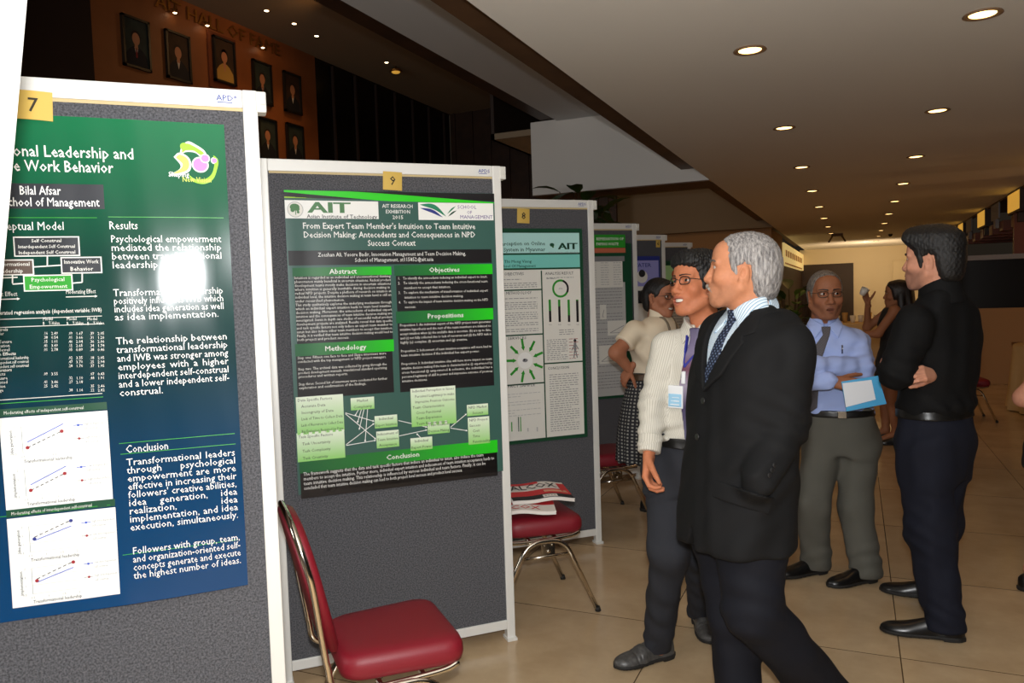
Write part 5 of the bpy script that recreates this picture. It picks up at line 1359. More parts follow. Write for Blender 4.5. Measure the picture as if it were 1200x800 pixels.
# ---------------------------------------------------------------- the people
mat('suit_black', (17, 17, 18), .8, spec=.2, bump=(500, .15)); mat('suit_lapel', (18, 18, 19), .8, spec=.2, bump=(500, .15)); mat('suit_button', (30, 29, 29), .35)
mat('trouser_navy', (17, 18, 25), .8, spec=.2, bump=(500, .15)); mat('trouser_charcoal', (44, 45, 50), .85, spec=.2, bump=(500, .2)); mat('trouser_grey', (84, 82, 74), .85, bump=(500, .2)); mat('trouser_blue_black', (24, 26, 37), .85, spec=.2, bump=(500, .2))
stripe_mat('shirt_pale_stripe', (206, 218, 226), (120, 150, 176), .0075, .28); stripe_mat('shirt_grey_stripe', (206, 202, 190), (180, 174, 161), .0085, .35)
mat('shirt_blue', (158, 176, 226), .8, bump=(400, .15)); mat('shirt_black', (14, 14, 15), .8, spec=.2, bump=(300, .2)); mat('blouse_beige', (214, 200, 176), .8, bump=(300, .15)); mat('dress_black', (18, 17, 18), .8)
stripe_mat('tie_dotted', (26, 32, 50), (110, 124, 150), .011, .45, .5, check=.011); stripe_mat('tie_check_grey', (74, 70, 74), (104, 100, 104), .009, .5, .6, check=.009)
_ramp_mat('tie_plum', [(0, (96, 92, 120)), (.25, (60, 50, 84)), (.45, (150, 140, 160)), (.6, (96, 40, 64)), (.75, (120, 110, 140)), (1, (74, 66, 96))], 'Z', .95, 1.35, .45)
stripe_mat('skirt_pattern', (34, 34, 38), (138, 136, 130), .024, .48, .8, check=.020)
mat('shoe_black', (18, 17, 17), .3); mat('shoe_grey', (70, 68, 66), .4, noise=(60, .4)); mat('shoe_sole', (26, 24, 22), .7); mat('belt_black', (20, 19, 18), .35); mat('belt_brown', (70, 52, 34), .5); mat('buckle', (160, 156, 150), .25, metal=1)
mat('lanyard_blue', (40, 44, 140), .6); mat('badge_blue', (150, 196, 224), .35); mat('badge_white', (226, 228, 230), .35); mat('card_cyan', (40, 150, 200), .45); mat('card_white', (214, 216, 220), .5); mat('lanyard_grey', (110, 100, 84), .6)
mat('cup_white', (226, 220, 208), .3); mat('pen_metal', (150, 150, 160), .25, metal=1)

def sec(w, x, y, D, a, b, yaw=0):
    q = w.px(x, y, D); return (q[2], q[0], q[1], a, b, yaw)
def limb(pts, rs, **k): return [cone(pts[i], pts[i+1], rs[i], rs[i+1], **k) for i in range(len(pts)-1)]
def belt(w, g, z0, z1, lo, hi, tilt=(0, 0, 1), m='belt_black', buckle=None):
    o = patch('belt', g, lambda P: np.maximum(z0-P[:, 2], P[:, 2]-z1), .007, m, w.e, lo, hi, .005)
    if buckle is not None and o is not None:
        b = MB(); b.box((-.022, -.004, -.018), (.022, .004, .018), bev=.003); k = b.build('buckle', 'buckle', o); k.location = buckle
    return o
def collar(w, base, top, r0, r1, m, name='collar', back=.010, open_=True, th=.010, stripes=None):
    """stand and fall of a shirt collar around the neck"""
    base = np.asarray(base, float); top = np.asarray(top, float); ax = unit(top-base)
    S = SDF(); S.add(cone(base-ax*.01, top+ax*.02, r0+.004, r1+.002)); S.cut(half(top+V(0, 0, .006), ax+V(0, .30, 0)), .003); S.cut(half(base-V(0, 0, .008), -ax), .003)
    S.sub(cone(base-ax*.05, top+ax*.06, r0-.010, r1-.010), .002)
    if open_: S.sub(lambda P: (np.abs(P[:, 0]-base[0])-.005-.35*np.maximum(0, P[:, 2]-base[2]-.01)+10*np.maximum(0, -(P[:, 1]-base[1]))).astype(F32), .002)
    r = r0+.05; v, q = mesh_sdf(S, base-V(r, r, .04), top+V(r, r, .05), .004)
    return np_mesh(name, v, q, m, w.e, {'su': np.arctan2(v[:, 0]-base[0], v[:, 1]-base[1])*.07+50, 'sv': v[:, 2]+50})

# ---- grey-haired man in the dark suit
A = Who('person with grey hair and moustache in a dark suit, facing the boards, hand in pocket', 'person', P(868, 610, 2.40), 19)
SK = (190, 128, 94)
HA, RA = A.px(870, 319, 2.38), None
hd = A.dirl(-20); T_, _ = head(A, HA, hd+V(0, 0, .10), SK, .97, hair=RECEDE, hairm='hair_grey', brow='brow_grey', nose=1.12, jaw=1.05, moustache='moustache_grey', stubble=((150, 108, 86), .35), gaze=(0, 1, 0), neck=((0, -.025, -.05), (0, -.050, -.19), .058, .064), thick=lambda p: .008+.004*np.clip((p[:, 2]-.06)/.06, 0, 1)+.004*np.clip(-p[:, 1]/.1, 0, 1), browt=1.5)
sA = [sec(A, 860, 638, 2.40, .203, .158), sec(A, 861, 600, 2.40, .195, .154), sec(A, 866, 545, 2.40, .200, .146), sec(A, 870, 490, 2.40, .200, .142), sec(A, 875, 440, 2.40, .208, .142), sec(A, 880, 400, 2.40, .205, .128), sec(A, 884, 375, 2.40, .165, .098), sec(A, 886, 360, 2.40, .095, .075)]
zh = sA[0][0]
shl = V(-.165, sA[5][2]-.005, 1.300); ell_ = A.px(920, 498, 2.25); wrl = A.px(889, 562, 2.185)
shr = V(.172, sA[5][2]-.005, 1.325); elr = V(.235, sA[5][2]-.06, 1.07); wrr = V(.215, sA[5][2]+.04, .84)
body_loft = loft(sA, 2.4, .03)
jp = [body_loft]+limb([shl, ell_, wrl], [.066, .062, .052])+limb([shr, elr, wrr], [.076, .062, .050])
vz = 1.165; vx = .020
VA = [(vx, vz), (vx-.062, 1.30), (vx-.088, 1.395), (vx-.07, 1.50), (vx+.085, 1.50), (vx+.085, 1.395), (vx+.052, 1.30)]
yc = sA[5][2]
front = lambda P: (yc-P[:, 1]).astype(F32)
vcut = lambda P: smax(poly2(VA)(P), front(P), .002)
fA = folds(11, .0055, .13, .7)
def pocket_fold(P):
    c = wrl; q = P-np.asarray(c, F32); r = np.sqrt((q*q).sum(1)); return (.004*np.sin((q[:, 2]*.8+q[:, 1]*.6)*95)*np.exp(-(r/.11)**2)).astype(F32)
def elbow_fold(P):
    q = P-np.asarray(ell_, F32); r = np.sqrt((q*q).sum(1)); return (.0055*np.sin((q[:, 2]*.9-q[:, 1]*.5)*110)*np.exp(-(r/.10)**2)).astype(F32)
hemc = lambda P: (zh+.006-.015*P[:, 0]-P[:, 2]).astype(F32)
# front edges cut away in a curve below the button
def skirt_gap(P): return smax(smax((np.abs(P[:, 0]-vx+.012)-np.maximum(0, (zh+.10-P[:, 2]))**2*4-.000).astype(F32), front(P), .002), (P[:, 2]-(zh+.24)).astype(F32), .002)
J, gJ = garment('jacket', jp, 'suit_black', A.e, [.03, .04, .010, .04, .02], lambda P: fA(P)+pocket_fold(P)+elbow_fold(P), [hemc], [vcut, skirt_gap], .0065)
gj0 = SDF(); [gj0.add(f, k=.035) for f in jp]
lo, hi = V(-.25, yc-.02, 1.10), V(.25, yc+.26, 1.50)
patch('lapel', gj0, lambda P: smax(poly2([(vx+.004, vz-.005), (vx-.060, 1.30), (vx-.086, 1.395), (vx-.072, 1.47), (vx-.11, 1.46), (vx-.145, 1.345), (vx-.115, 1.335), (vx-.128, 1.315), (vx-.075, 1.22)])(P), front(P)-.02, .002), .009, 'suit_lapel', J, lo, hi, .0045)
patch('lapel', gj0, lambda P: smax(poly2([(vx-.004, vz-.005), (vx+.050, 1.30), (vx+.083, 1.395), (vx+.072, 1.47), (vx+.11, 1.46), (vx+.145, 1.345), (vx+.115, 1.335), (vx+.128, 1.315), (vx+.075, 1.22)])(P), front(P)-.02, .002), .007, 'suit_lapel', J, lo, hi, .0045)
nb = A.px(887, 366, 2.40); nt = T_((0, -.040, -.115))
CJ = SDF(); CJ.add(cone(nb-V(0, .006, .03), nt-V(0, .022, .02), .094, .078)); CJ.sub(cone(nb-V(0, .006, .09), nt-V(0, .02, -.06), .080, .064), .003); CJ.cut(half(nt-V(0, .03, .016), V(0, -.45, 1)), .004); CJ.cut(half(nb-V(0, 0, .03), V(0, 0, -1)), .004); CJ.cut(half(nb+V(0, .035, 0), V(0, 1, -.2)), .004)
v, q = mesh_sdf(CJ, nb-V(.14, .14, .09), nt+V(.14, .14, .05), .005); np_mesh('jacket_collar', v, q, 'suit_lapel', J)
sp = loft([(z, x, y, a-.020, b-.012) for z, x, y, a, b, _ in sA[2:]], 2.3, .02)
SH, gS = garment('shirt', [sp], 'shirt_pale_stripe', A.e, .02, None, [half((0, yc-.03, 0), (0, -1, 0))], (), .006)
collar(A, nb+V(0, .004, .0), nt+V(0, .004, .0), .074, .064, 'shirt_pale_stripe')
lf = SDF(); lf.add(sp); lf.add(cone(nb+V(0, .01, -.03), nt, .082, .070), k=.02)
for s in (-1, 1): patch('collar_leaf', lf, lambda P: smax(poly2([(s*.008+vx*.3, 1.405), (s*.072, 1.455), (s*.085, 1.42), (s*.058+vx*.3, 1.335)])(P), front(P)-.0, .002), .006, 'shirt_pale_stripe', SH, V(-.13, yc-.02, 1.28), V(.13, yc+.2, 1.5), .004, stripes=((1, 0, .5), (0, 0, 1)))
TI = patch('tie', lf, lambda P: smax(poly2([(vx*.2-.019, 1.412), (vx*.2+.019, 1.412), (vx*.3+.014, 1.368), (vx*.8+.028, 1.22), (vx+.026, 1.180), (vx-.026, 1.180), (vx*.8-.028, 1.22), (vx*.3-.014, 1.368)])(P), front(P)-.0, .002), .0085, 'tie_dotted', A.e, V(-.1, yc-.0, 1.10), V(.12, yc+.25, 1.45), .004, stripes=((.7, 0, .7), (.7, 0, -.7)))
# buttons: one at the waist, three on the near cuff
def front_y(g, x, z, y0): 
    ys = np.linspace(y0, y0+.3, 120); d = g(np.stack([0*ys+x, ys, 0*ys+z], 1)); i = np.argmax(d > 0); return ys[i]
def button(parent, p, n, r=.010, m='suit_button'):
    mb = MB(); mb.lathe([(r*.3, .0), (r, .001), (r, .003), (r*.8, .004), (r*.1, .003)], n=14); o = mb.build('button', m, parent); o.location = p; o.rotation_euler = Vector(n).to_track_quat('Z', 'Y').to_euler(); return o
for z in (vz-.03, vz-.14): button(J, (vx+.004, front_y(gJ, vx+.004, z, yc)+.0, z), (0, 1, .1))
fd = unit(wrl-ell_); nrm = unit(np.cross(fd, V(0, 1, .3))); out = unit(V(-1, .0, .1)-fd*np.dot(V(-1, 0, .1), fd))
for k in range(3): button(J, wrl-fd*(.008+.017*k)+out*.051+unit(np.cross(fd, out))*.012, out, .0065)
# trousers
hip = A.px(864, 600, 2.40); hL, kL, aL = hip+V(-.075, 0, -.02), A.px(882, 714, 2.30), A.px(988, 838, 2.52)
hR, kR, aR = hip+V(.09, .0, -.02), A.px(858, 722, 2.46), A.px(868, 850, 2.44)
tp = [ell(hip+V(0, 0, .0), (.160, .125, .15))]+limb([hL, kL, aL], [.112, .084, .082])+limb([hR, kR, aR], [.108, .076, .070])
tf = folds(21, .006, .12, .6)
def knee_fold(c, amp=.006, lam=90, w_=.10):
    c = np.asarray(c, F32)
    def f(P):
        q = P-c; r = np.sqrt((q*q).sum(1)); return (amp*np.sin((q[:, 2]+q[:, 0]*.3-q[:, 1]*.4)*lam)*np.exp(-(r/w_)**2)).astype(F32)
    return f
kf = knee_fold(kL)
garment('trousers', tp, 'trouser_navy', A.e, .025, lambda P: tf(P)+kf(P), [half(aR-V(0, 0, .045), (0, 0, -1))], (), .008)
fw = A.dirl(10); shoe(A, aR*V(1, 1, 0)-fw*.08, aR*V(1, 1, 0)+fw*.21, 'shoe_black', 'shoe_sole')
fw2 = unit(A.dirl(14)); sL = aL*V(1, 1, 0)-fw2*.03; shoe(A, sL, sL+fw2*.29, 'shoe_black', 'shoe_sole')
core(A, [cone(nb-V(0, .01, .06), hip+V(0, 0, .2), .06, .10, (1, 0, 0), 1.3), cone(hip+V(0, 0, .25), hip, .11, .12, (1, 0, 0), 1.2), cone(shl, ell_, .045, .04), cone(ell_, wrl, .04, .03), cone(shr, elr, .045, .04), cone(elr, wrr, .04, .028), cone(shl, shr, .05, .05), cone(hL, kL, .08, .06), cone(kL, aL, .06, .045), cone(hR, kR, .08, .06), cone(kR, aR, .06, .045)], SK)
hand(A, wrr+V(0, .0, -.02), V(-.05, .15, -1), V(1, .2, 0), 1, SK)
hand(A, wrl+V(.11, -.01, -.0), unit(V(.25, .1, -1)), V(-1, 0, 0), -1, SK, curl=(.05, .05, .05), thumb=(.98, .15, -.1), spread=.02, s=.85)
gq = A.px(880, 586, 2.2)
patch('pocket_flap', gj0, lambda P: smax(poly2([(gq[1]-.05, gq[2]-.045), (gq[1]+.10, gq[2]+.005), (gq[1]+.085, gq[2]+.055), (gq[1]-.065, gq[2]+.005)], (1, 2))(P), (P[:, 0]+.06).astype(F32), .002), .006, 'suit_lapel', J, V(-.30, gq[1]-.12, gq[2]-.1), V(-.05, gq[1]+.16, gq[2]+.1), .0045)
A.build_body()

# ---- smiling man in the striped shirt
B = Who('smiling person with glasses and blue lanyard in a pale striped shirt and tie', 'person', P(797, 560, 2.93), 48)
SK = (186, 116, 82)
HB = B.px(818, 335, 2.86)
T_, _ = head(B, HB, B.dirl(27)+V(0, 0, .12), SK, .985, up=(.06, 0, 1), mouth='smile', teeth=True, hair=[(.30, .30), (.105, .30), (.104, .072), (.086, .062), (.066, .056), (.054, .040), (.046, .016), (.040, .006), (.036, -.022), (.020, -.022), (.018, .022), (-.006, .040), (-.030, .030), (-.036, -.010), (-.040, -.060), (-.055, -.088), (-.30, -.092), (-.30, .30)], hairm='hair_black', glasses='glasses_black', nose=1.08, jaw=1.02, gaze=(-.25, 1, .05), neck=((0, -.02, -.05), (0, -.045, -.165), .052, .052), thick=lambda p: .010+.016*np.clip((p[:, 2]-.05)/.06, 0, 1)+.006*np.clip((p[:, 1]-.04)/.04, 0, 1), wave=.0035, cheeks=1.15, lip=(158, 86, 72))
sB = [sec(B, 806, 545, 2.93, .160, .115), sec(B, 812, 515, 2.92, .158, .112), sec(B, 818, 470, 2.91, .172, .118), sec(B, 824, 430, 2.90, .186, .122), sec(B, 826, 405, 2.90, .180, .108), sec(B, 828, 391, 2.89, .14, .085), sec(B, 827, 382, 2.88, .085, .07)]
z0 = sB[1][0]-.005; yb = sB[4][2]
shR = B.px(782, 407, 2.93); elR = B.px(766, 470, 2.91); wrR = B.px(761, 527, 2.84)
shL = V(.0, 0, 0)+V(-.165, yb-.01, sB[4][0]+.005); elL = V(-.21, yb-.06, 1.05); wrL = V(-.20, yb+.04, .84)
tor = loft(sB, 2.3, .025)
bp = [tor]+limb([shR, elR, wrR], [.062, .050, .040])+limb([shL, elL, wrL], [.066, .054, .040])
fB = folds(31, .006, .11, .5)
efB = knee_fold(elR, .005, 120, .09); 
def waist_fold(P): return (.006*np.sin(P[:, 2]*120+P[:, 0]*30)*np.exp(-((P[:, 2]-z0-.03)/.05)**2)).astype(F32)
SB, gB = garment('shirt', bp, 'shirt_grey_stripe', B.e, .03, lambda P: fB(P)+efB(P)+waist_fold(P), [lambda P: np.where(np.abs(P[:, 0]-sB[1][1]) < .175, z0-P[:, 2], -1).astype(F32)], (), .0065)
fd = unit(wrR-elR)
cf = SDF(); cf.add(cone(wrR-fd*.055, wrR+fd*.012, .045, .042)); cf.cut(half(wrR+fd*.010, fd)); cf.cut(half(wrR-fd*.055, -fd)); v, q = mesh_sdf(cf, wrR-V(.12, .12, .12), wrR+V(.12, .12, .12), .005); np_mesh('cuff', v, q, 'shirt_grey_stripe', SB, coords([cone(wrR-fd*.05, wrR, .04, .04)], v))
gb0 = SDF(); [gb0.add(f, k=.03) for f in bp]; nb = B.px(827, 387, 2.88); nt = T_((0, -.032, -.118)); gb0.add(cone(nb-V(0, 0, .03), nt, .076, .064), k=.02)
collar(B, nb, nt, .068, .060, 'shirt_grey_stripe')
fr = lambda P: (yb-P[:, 1]).astype(F32); zc = nb[2]
for s in (-1, 1): patch('collar_leaf', gb0, lambda P: smax(poly2([(nb[0]+s*.006, zc+.012), (nb[0]+s*.070, zc+.055), (nb[0]+s*.078, zc+.022), (nb[0]+s*.046, zc-.048)])(P), fr(P), .002), .0085, 'shirt_grey_stripe', SB, V(-.16, yb-.02, zc-.1), V(.16, yb+.22, zc+.09), .004, stripes=((1, 0, .4), (0, 0, 1)))
gt0 = SDF(); gt0.add(tor, k=.03); gt0.add(cone(nb-V(0, 0, .03), nt, .076, .064), k=.02)
tx0 = nb[0]; tx1 = sB[2][1]-.014; tx2 = tx1-.030
patch('tie', gt0, lambda P: smax(poly2([(tx0-.021, zc+.014), (tx0+.021, zc+.014), (tx0+.014, zc-.030), (tx1+.022, zc-.20), (tx2+.028, z0+.03), (tx2, z0-.01), (tx2-.03, z0+.03), (tx1-.032, zc-.22), (tx0-.014, zc-.030)])(P), fr(P), .002), .0135, 'tie_plum', B.e, V(-.14, yb-.02, z0-.03), V(.14, yb+.24, zc+.05), .004)
# lanyard and badge
bx, bz = nb[0]+.020, zc-.130
L_ = patch('lanyard', gt0, lambda P: smax(np.minimum(poly2([(nb[0]+.028, zc-.012), (nb[0]+.034, zc-.012), (bx+.004, bz), (bx-.003, bz)])(P), poly2([(nb[0]-.078, zc-.0), (nb[0]-.086, zc-.0), (bx-.002, bz-.002), (bx+.004, bz+.006)])(P)), fr(P), .002), .0165, 'lanyard_blue', B.e, V(-.2, yb-.06, bz-.03), V(.24, yb+.26, zc+.08), .004)
def card_patch(nm, x0, z0_, x1, z1_, off, m, par):
    off += .004
    return patch(nm, gt0, lambda P: smax(poly2([(x0, z0_), (x1, z0_), (x1, z1_), (x0, z1_)])(P), fr(P), .002), off, m, par, V(x0-.02, yb-.1, z0_-.02), V(x1+.02, yb+.26, z1_+.02), .003)
card_patch('badge_clip', bx-.008, bz-.058, bx+.008, bz-.012, .016, 'badge_white', L_)
bd = card_patch('name_badge', bx+.002, bz-.150, bx+.066, bz-.066, .013, 'badge_white', L_)
card_patch('printed_panel', bx+.006, bz-.144, bx+.062, bz-.096, .0150, 'badge_blue', bd)
for k in range(3): card_patch('print_line', bx+.014, bz-.112-.013*k, bx+.048+.004*k, bz-.107-.013*k, .0160, 'badge_white', bd)
heR, toR, heL, toL = B.flo(789, 767), B.flo(733, 781), B.flo(818, 724), B.flo(832, 753); dR, dL = unit(toR-heR), unit(toL-heL)
hip = B.px(806, 545, 2.93); hR, kR, aR = hip+V(.085, 0, -.03), B.px(784, 645, 2.86), heR+dR*.075+V(0, 0, .06)
hL, kL, aL = hip+V(-.085, 0, -.03), B.px(822, 645, 3.04), heL+dL*.07+V(0, 0, .06)
tp = [loft([(hip[2]-.09, hip[0], hip[1], .165, .118), (hip[2], hip[0], hip[1], .168, .122), (z0-.0, sB[1][1], sB[1][2], .158, .112), (z0+.035, sB[1][1], sB[1][2], .157, .110)], 2.3, .015)]+limb([hR, kR, aR], [.098, .070, .056])+limb([hL, kL, aL], [.098, .070, .056])
tf = folds(41, .005, .11, .7); k1 = knee_fold(hR+V(.03, .08, -.06), .004, 130, .08); k2 = knee_fold(aR+V(0, 0, .05), .006, 120, .07)
TR, gT = garment('trousers', tp, 'trouser_charcoal', B.e, .04, lambda P: tf(P)+k1(P)+k2(P), [half(V(0, 0, .035), (0, 0, -1))], (), .0075)
g0 = SDF(); [g0.add(f, k=.025) for f in tp]; belt(B, g0, z0-.012, z0+.026, V(-.25, -.25, z0-.05)+hip*V(1, 1, 0), V(.25, .25, z0+.06)+hip*V(1, 1, 0))
shoe(B, heR, heR+dR*.275, 'shoe_grey', 'shoe_sole', loafer=True)
shoe(B, heL, heL+dL*.275, 'shoe_grey', 'shoe_sole', loafer=True)
core(B, [cone(nb-V(0, .01, .08), hip+V(0, 0, .2), .055, .065, (1, 0, 0), 1.3), cone(hip+V(0, 0, .25), hip, .07, .085, (1, 0, 0), 1.2), cone(shR, elR, .042, .036), cone(elR, wrR, .036, .027), cone(shL, elL, .042, .036), cone(elL, wrL, .036, .027), cone(shR, shL, .045, .045), cone(hL, kL, .07, .05), cone(kL, aL, .05, .04), cone(hR, kR, .07, .05), cone(kR, aR, .05, .04), cone(aR, aR, .04, .04)], SK)
hand(B, wrR+fd*.025, B.px(757, 575, 2.80)-wrR, B.dirl(20)*.5+B.dirl(-60)*.6, 1, SK, curl=(.55, .75, .5), thumb=(.75, .45, -.5))
hand(B, wrL+V(0, 0, -.02), V(0, .1, -1), V(-1, .2, 0), -1, SK)
B.build_body()

# ---- man in the blue shirt, arms folded, holding a blue card
C = Who('person with glasses in a light blue shirt and grey tie, holding a blue folder', 'person', P(978, 560, 3.95), 73)
SK = (144, 92, 64)
HC = C.px(967, 346, 3.90)
T_, _ = head(C, HC, C.dirl(82)+V(0, 0, -.03), SK, 1.03, mouth='open', hair=RECEDE, hairm='hair_salt', brow='brow_dark', glasses='glasses_metal', nose=1.15, jaw=1.05, gaze=(-.3, 1, 0), neck=((0, -.02, -.05), (0, -.040, -.19), .056, .062), browt=1.3, lip=(112, 66, 54), stubble=((110, 74, 58), .35), thick=.007)
sC = [sec(C, 984, 510, 3.95, .165, .130), sec(C, 982, 482, 3.95, .165, .130), sec(C, 975, 445, 3.94, .180, .132), sec(C, 970, 415, 3.93, .190, .125), sec(C, 968, 396, 3.93, .182, .105), sec(C, 967, 386, 3.93, .13, .085), sec(C, 966, 379, 3.93, .08, .068)]
z0 = sC[1][0]; yc = sC[3][2]
shL = C.px(1003, 402, 3.92); elL = C.px(1010, 432, 3.79); wrL = C.px(953, 428, 3.72)
shR = C.px(932, 402, 3.92); elR = C.px(930, 446, 3.78); wrR = C.px(972, 446, 3.68)
cp = [loft(sC, 2.3, .025)]+limb([shL, elL, wrL], [.070, .060, .046])+limb([shR, elR, wrR], [.070, .060, .042])
fC = folds(51, .006, .09, .6); e1 = knee_fold(elL, .006, 110, .10); e2 = knee_fold(wrR-V(0, 0, 0), .003, 140, .09)
SC_, gC = garment('shirt', cp, 'shirt_blue', C.e, .022, lambda P: fC(P)+e1(P)+e2(P), [lambda P: np.where(np.abs(P[:, 1]-yc) < .2, z0-.004-P[:, 2], -1).astype(F32)], (), .0065)
g0 = SDF(); g0.add(cp[0]); nb = C.px(966, 383, 3.93); nt = T_((0, -.03, -.118)); g0.add(cone(nb-V(0, 0, .03), nt, .074, .064), k=.02)
collar(C, nb, nt, .068, .060, 'shirt_blue')
fr = lambda P: (yc-P[:, 1]).astype(F32); zc = nb[2]
for s in (-1, 1): patch('collar_leaf', g0, lambda P: smax(poly2([(nb[0]+s*.006, zc+.010), (nb[0]+s*.070, zc+.05), (nb[0]+s*.085, zc+.015), (nb[0]+s*.055, zc-.055)])(P), fr(P), .002), .0085, 'shirt_blue', SC_, V(-.2, yc-.02, zc-.1), V(.2, yc+.22, zc+.09), .0045)
a0 = nb[0]; t1, t2 = C.px(952, 430, 3.8)[0], C.px(948, 478, 3.8)[0]
patch('tie', g0, lambda P: smax(poly2([(a0-.024, zc+.006), (a0+.024, zc+.006), (a0+.016, zc-.035), (t1+.045, zc-.17), (t2+.045, z0+.035), (t2, z0-.005), (t2-.045, z0+.035), (t1-.040, zc-.17), (a0-.016, zc-.035)])(P), fr(P), .002), .011, 'tie_check_grey', C.e, V(-.2, yc-.02, z0-.03), V(.25, yc+.24, zc+.04), .0045, stripes=((.7, 0, .7), (.7, 0, -.7)))
pk_ = C.px(987, 407, 3.78); m = MB(); m.tube([pk_+V(0, .0, .012), pk_-V(0, 0, .03)], .004, 8); m.build('pen', 'pen_metal', SC_)
hip = C.px(986, 512, 3.95)
hR, kR, aR = hip+V(.085, 0, -.03), C.px(952, 590, 3.88), C.flo(957, 671)+V(0, 0, .05)
hL, kL, aL = hip+V(-.085, 0, -.03), C.px(1002, 590, 3.88), C.flo(1015, 681)+V(0, 0, .05)
tp = [loft([(hip[2]-.08, hip[0], hip[1], .165, .125), (hip[2], hip[0], hip[1], .172, .132), (z0, sC[1][1], sC[1][2], .165, .128), (z0+.03, sC[1][1], sC[1][2], .163, .126)], 2.3, .015)]+limb([hR, kR, aR], [.100, .080, .078])+limb([hL, kL, aL], [.100, .080, .078])
tf = folds(61, .006, .11, .7); k1 = knee_fold(aR+V(0, 0, .06), .007, 90, .09); k2 = knee_fold(aL+V(0, 0, .06), .007, 90, .09)
def crease(l0, l1):
    return patch
garment('trousers', tp, 'trouser_grey', C.e, .04, lambda P: tf(P)+k1(P)+k2(P), [half(V(0, 0, .030), (0, 0, -1))], (), .0075)
g1 = SDF(); [g1.add(f, k=.025) for f in tp]; belt(C, g1, z0-.014, z0+.022, V(-.25, -.25, z0-.05)+hip*V(1, 1, 0), V(.25, .25, z0+.06)+hip*V(1, 1, 0), buckle=(sC[1][1]-.005, front_y(g1, sC[1][1]-.005, z0, yc)+.008, z0+.004))
he, to = C.flo(968, 668), C.flo(921, 675); d_ = unit((to-he)*V(1, 1, 0)); shoe(C, aR*V(1, 1, 0)-d_*.06, aR*V(1, 1, 0)+d_*.23, 'shoe_black', 'shoe_sole')
he, to = C.flo(1028, 679), C.flo(981, 687); d_ = unit((to-he)*V(1, 1, 0)); shoe(C, aL*V(1, 1, 0)-d_*.06, aL*V(1, 1, 0)+d_*.23, 'shoe_black', 'shoe_sole')
core(C, [cone(nb-V(0, .01, .08), hip+V(0, 0, .2), .055, .07, (1, 0, 0), 1.3), cone(hip+V(0, 0, .25), hip, .10, .11, (1, 0, 0), 1.2), cone(shL, elL, .042, .036), cone(elL, wrL, .036, .028), cone(shR, elR, .042, .036), cone(elR, wrR, .036, .028), cone(shL, shR, .045, .045), cone(hL, kL, .07, .05), cone(kL, aL, .05, .04), cone(hR, kR, .07, .05), cone(kR, aR, .05, .04)], SK)
hdC = unit(C.px(1003, 452, 3.62)-wrR)
hand(C, wrR+hdC*.03, hdC, V(.1, 1, .45), 1, SK, curl=(.25, .35, .25), spread=.35, thumb=(.7, .65, -.3), s=.97)
hand(C, wrL+V(.03, .0, 0), unit(V(1, -.4, -.2)), V(0, 1, .2), -1, SK, curl=(.2, .2, .2), s=.9)
C.build_body()
# the card: a blue folder with a white sheet on it, held under the hand
def sheet_px(who, pts, D, name, m, parent, th, off):
    q = [who.px(x, y, d) if False else P(x, y, d) for (x, y), d in zip(pts, D)]
    n = unit(np.cross(q[1]-q[0], q[3]-q[0])); n = n if n @ FW < 0 else -n
    mb = MB(); a = [p+n*off for p in q]; b = [p+n*(off-th) for p in q]
    mb.add(a+b, [(0, 1, 2, 3), (7, 6, 5, 4), (0, 4, 5, 1), (1, 5, 6, 2), (2, 6, 7, 3), (3, 7, 4, 0)]); return mb.build(name, m, parent)
fo = sheet_px(C, [(986, 447), (1029, 440), (1039, 473), (992, 482)], [3.62, 3.58, 3.56, 3.60], 'blue_folder', 'card_cyan', None, .006, 0)
tag(fo, 'blue folder with a white sheet held in the folded arms of the man in blue', 'folder')
sheet_px(C, [(987, 449), (1021, 445), (1026, 468), (991, 477)], [3.62, 3.59, 3.575, 3.605], 'white_sheet', 'card_white', fo, .003, .006)

# ---- dark-haired man in black, seen from behind
D_ = Who('dark-haired person in a black shirt and navy trousers, arms folded, seen from behind', 'person', P(1096, 560, 3.28), -56)
SK = (200, 142, 116)
HD = D_.px(1093, 306, 3.20)
big = [(.30, .30), (.115, .30), (.118, .080), (.092, .066), (.072, .056), (.056, .042), (.046, .022), (.038, .006), (.028, -.034), (.014, -.034), (.012, .018), (-.008, .028), (-.028, .020), (-.034, -.014), (-.040, -.055), (-.055, -.086), (-.30, -.092), (-.30, .30)]
T_, _ = head(D_, HD, D_.dirl(-47)+V(0, 0, .03), SK, 1.02, hair=big, hairm='hair_black', brow='hair_black', nose=1.05, jaw=1.02, stubble=((120, 88, 76), .55), neck=((0, -.02, -.05), (0, -.035, -.17), .056, .058), thick=lambda p: .012+.022*np.clip((p[:, 2]-.04)/.07, 0, 1)+.012*np.clip(p[:, 1]/.09, 0, 1)*np.clip((p[:, 2]-.05)/.04, 0, 1), wave=.0016, browt=1.4)
sD = [sec(D_, 1094, 505, 3.28, .172, .128), sec(D_, 1095, 482, 3.28, .172, .126), sec(D_, 1097, 455, 3.28, .185, .132), sec(D_, 1100, 420, 3.28, .205, .138), sec(D_, 1103, 390, 3.28, .212, .130), sec(D_, 1104, 366, 3.25, .190, .105), sec(D_, 1103, 350, 3.22, .12, .085), sec(D_, 1102, 340, 3.20, .080, .075)]
z0 = sD[1][0]; yc = sD[4][2]
shL = D_.px(1072, 378, 3.12); elL = D_.px(1052, 436, 3.10); wrL = elL+V(.26, .06, .03)
shR = D_.px(1127, 384, 3.42); elR = D_.px(1120, 445, 3.50); wrR = elL+V(.055, .075, .03)
dp = [loft(sD, 2.3, .03)]+limb([shL, elL, wrL], [.076, .066, .048])+limb([shR, elR, wrR+V(.02, -.01, 0)], [.076, .064, .046])
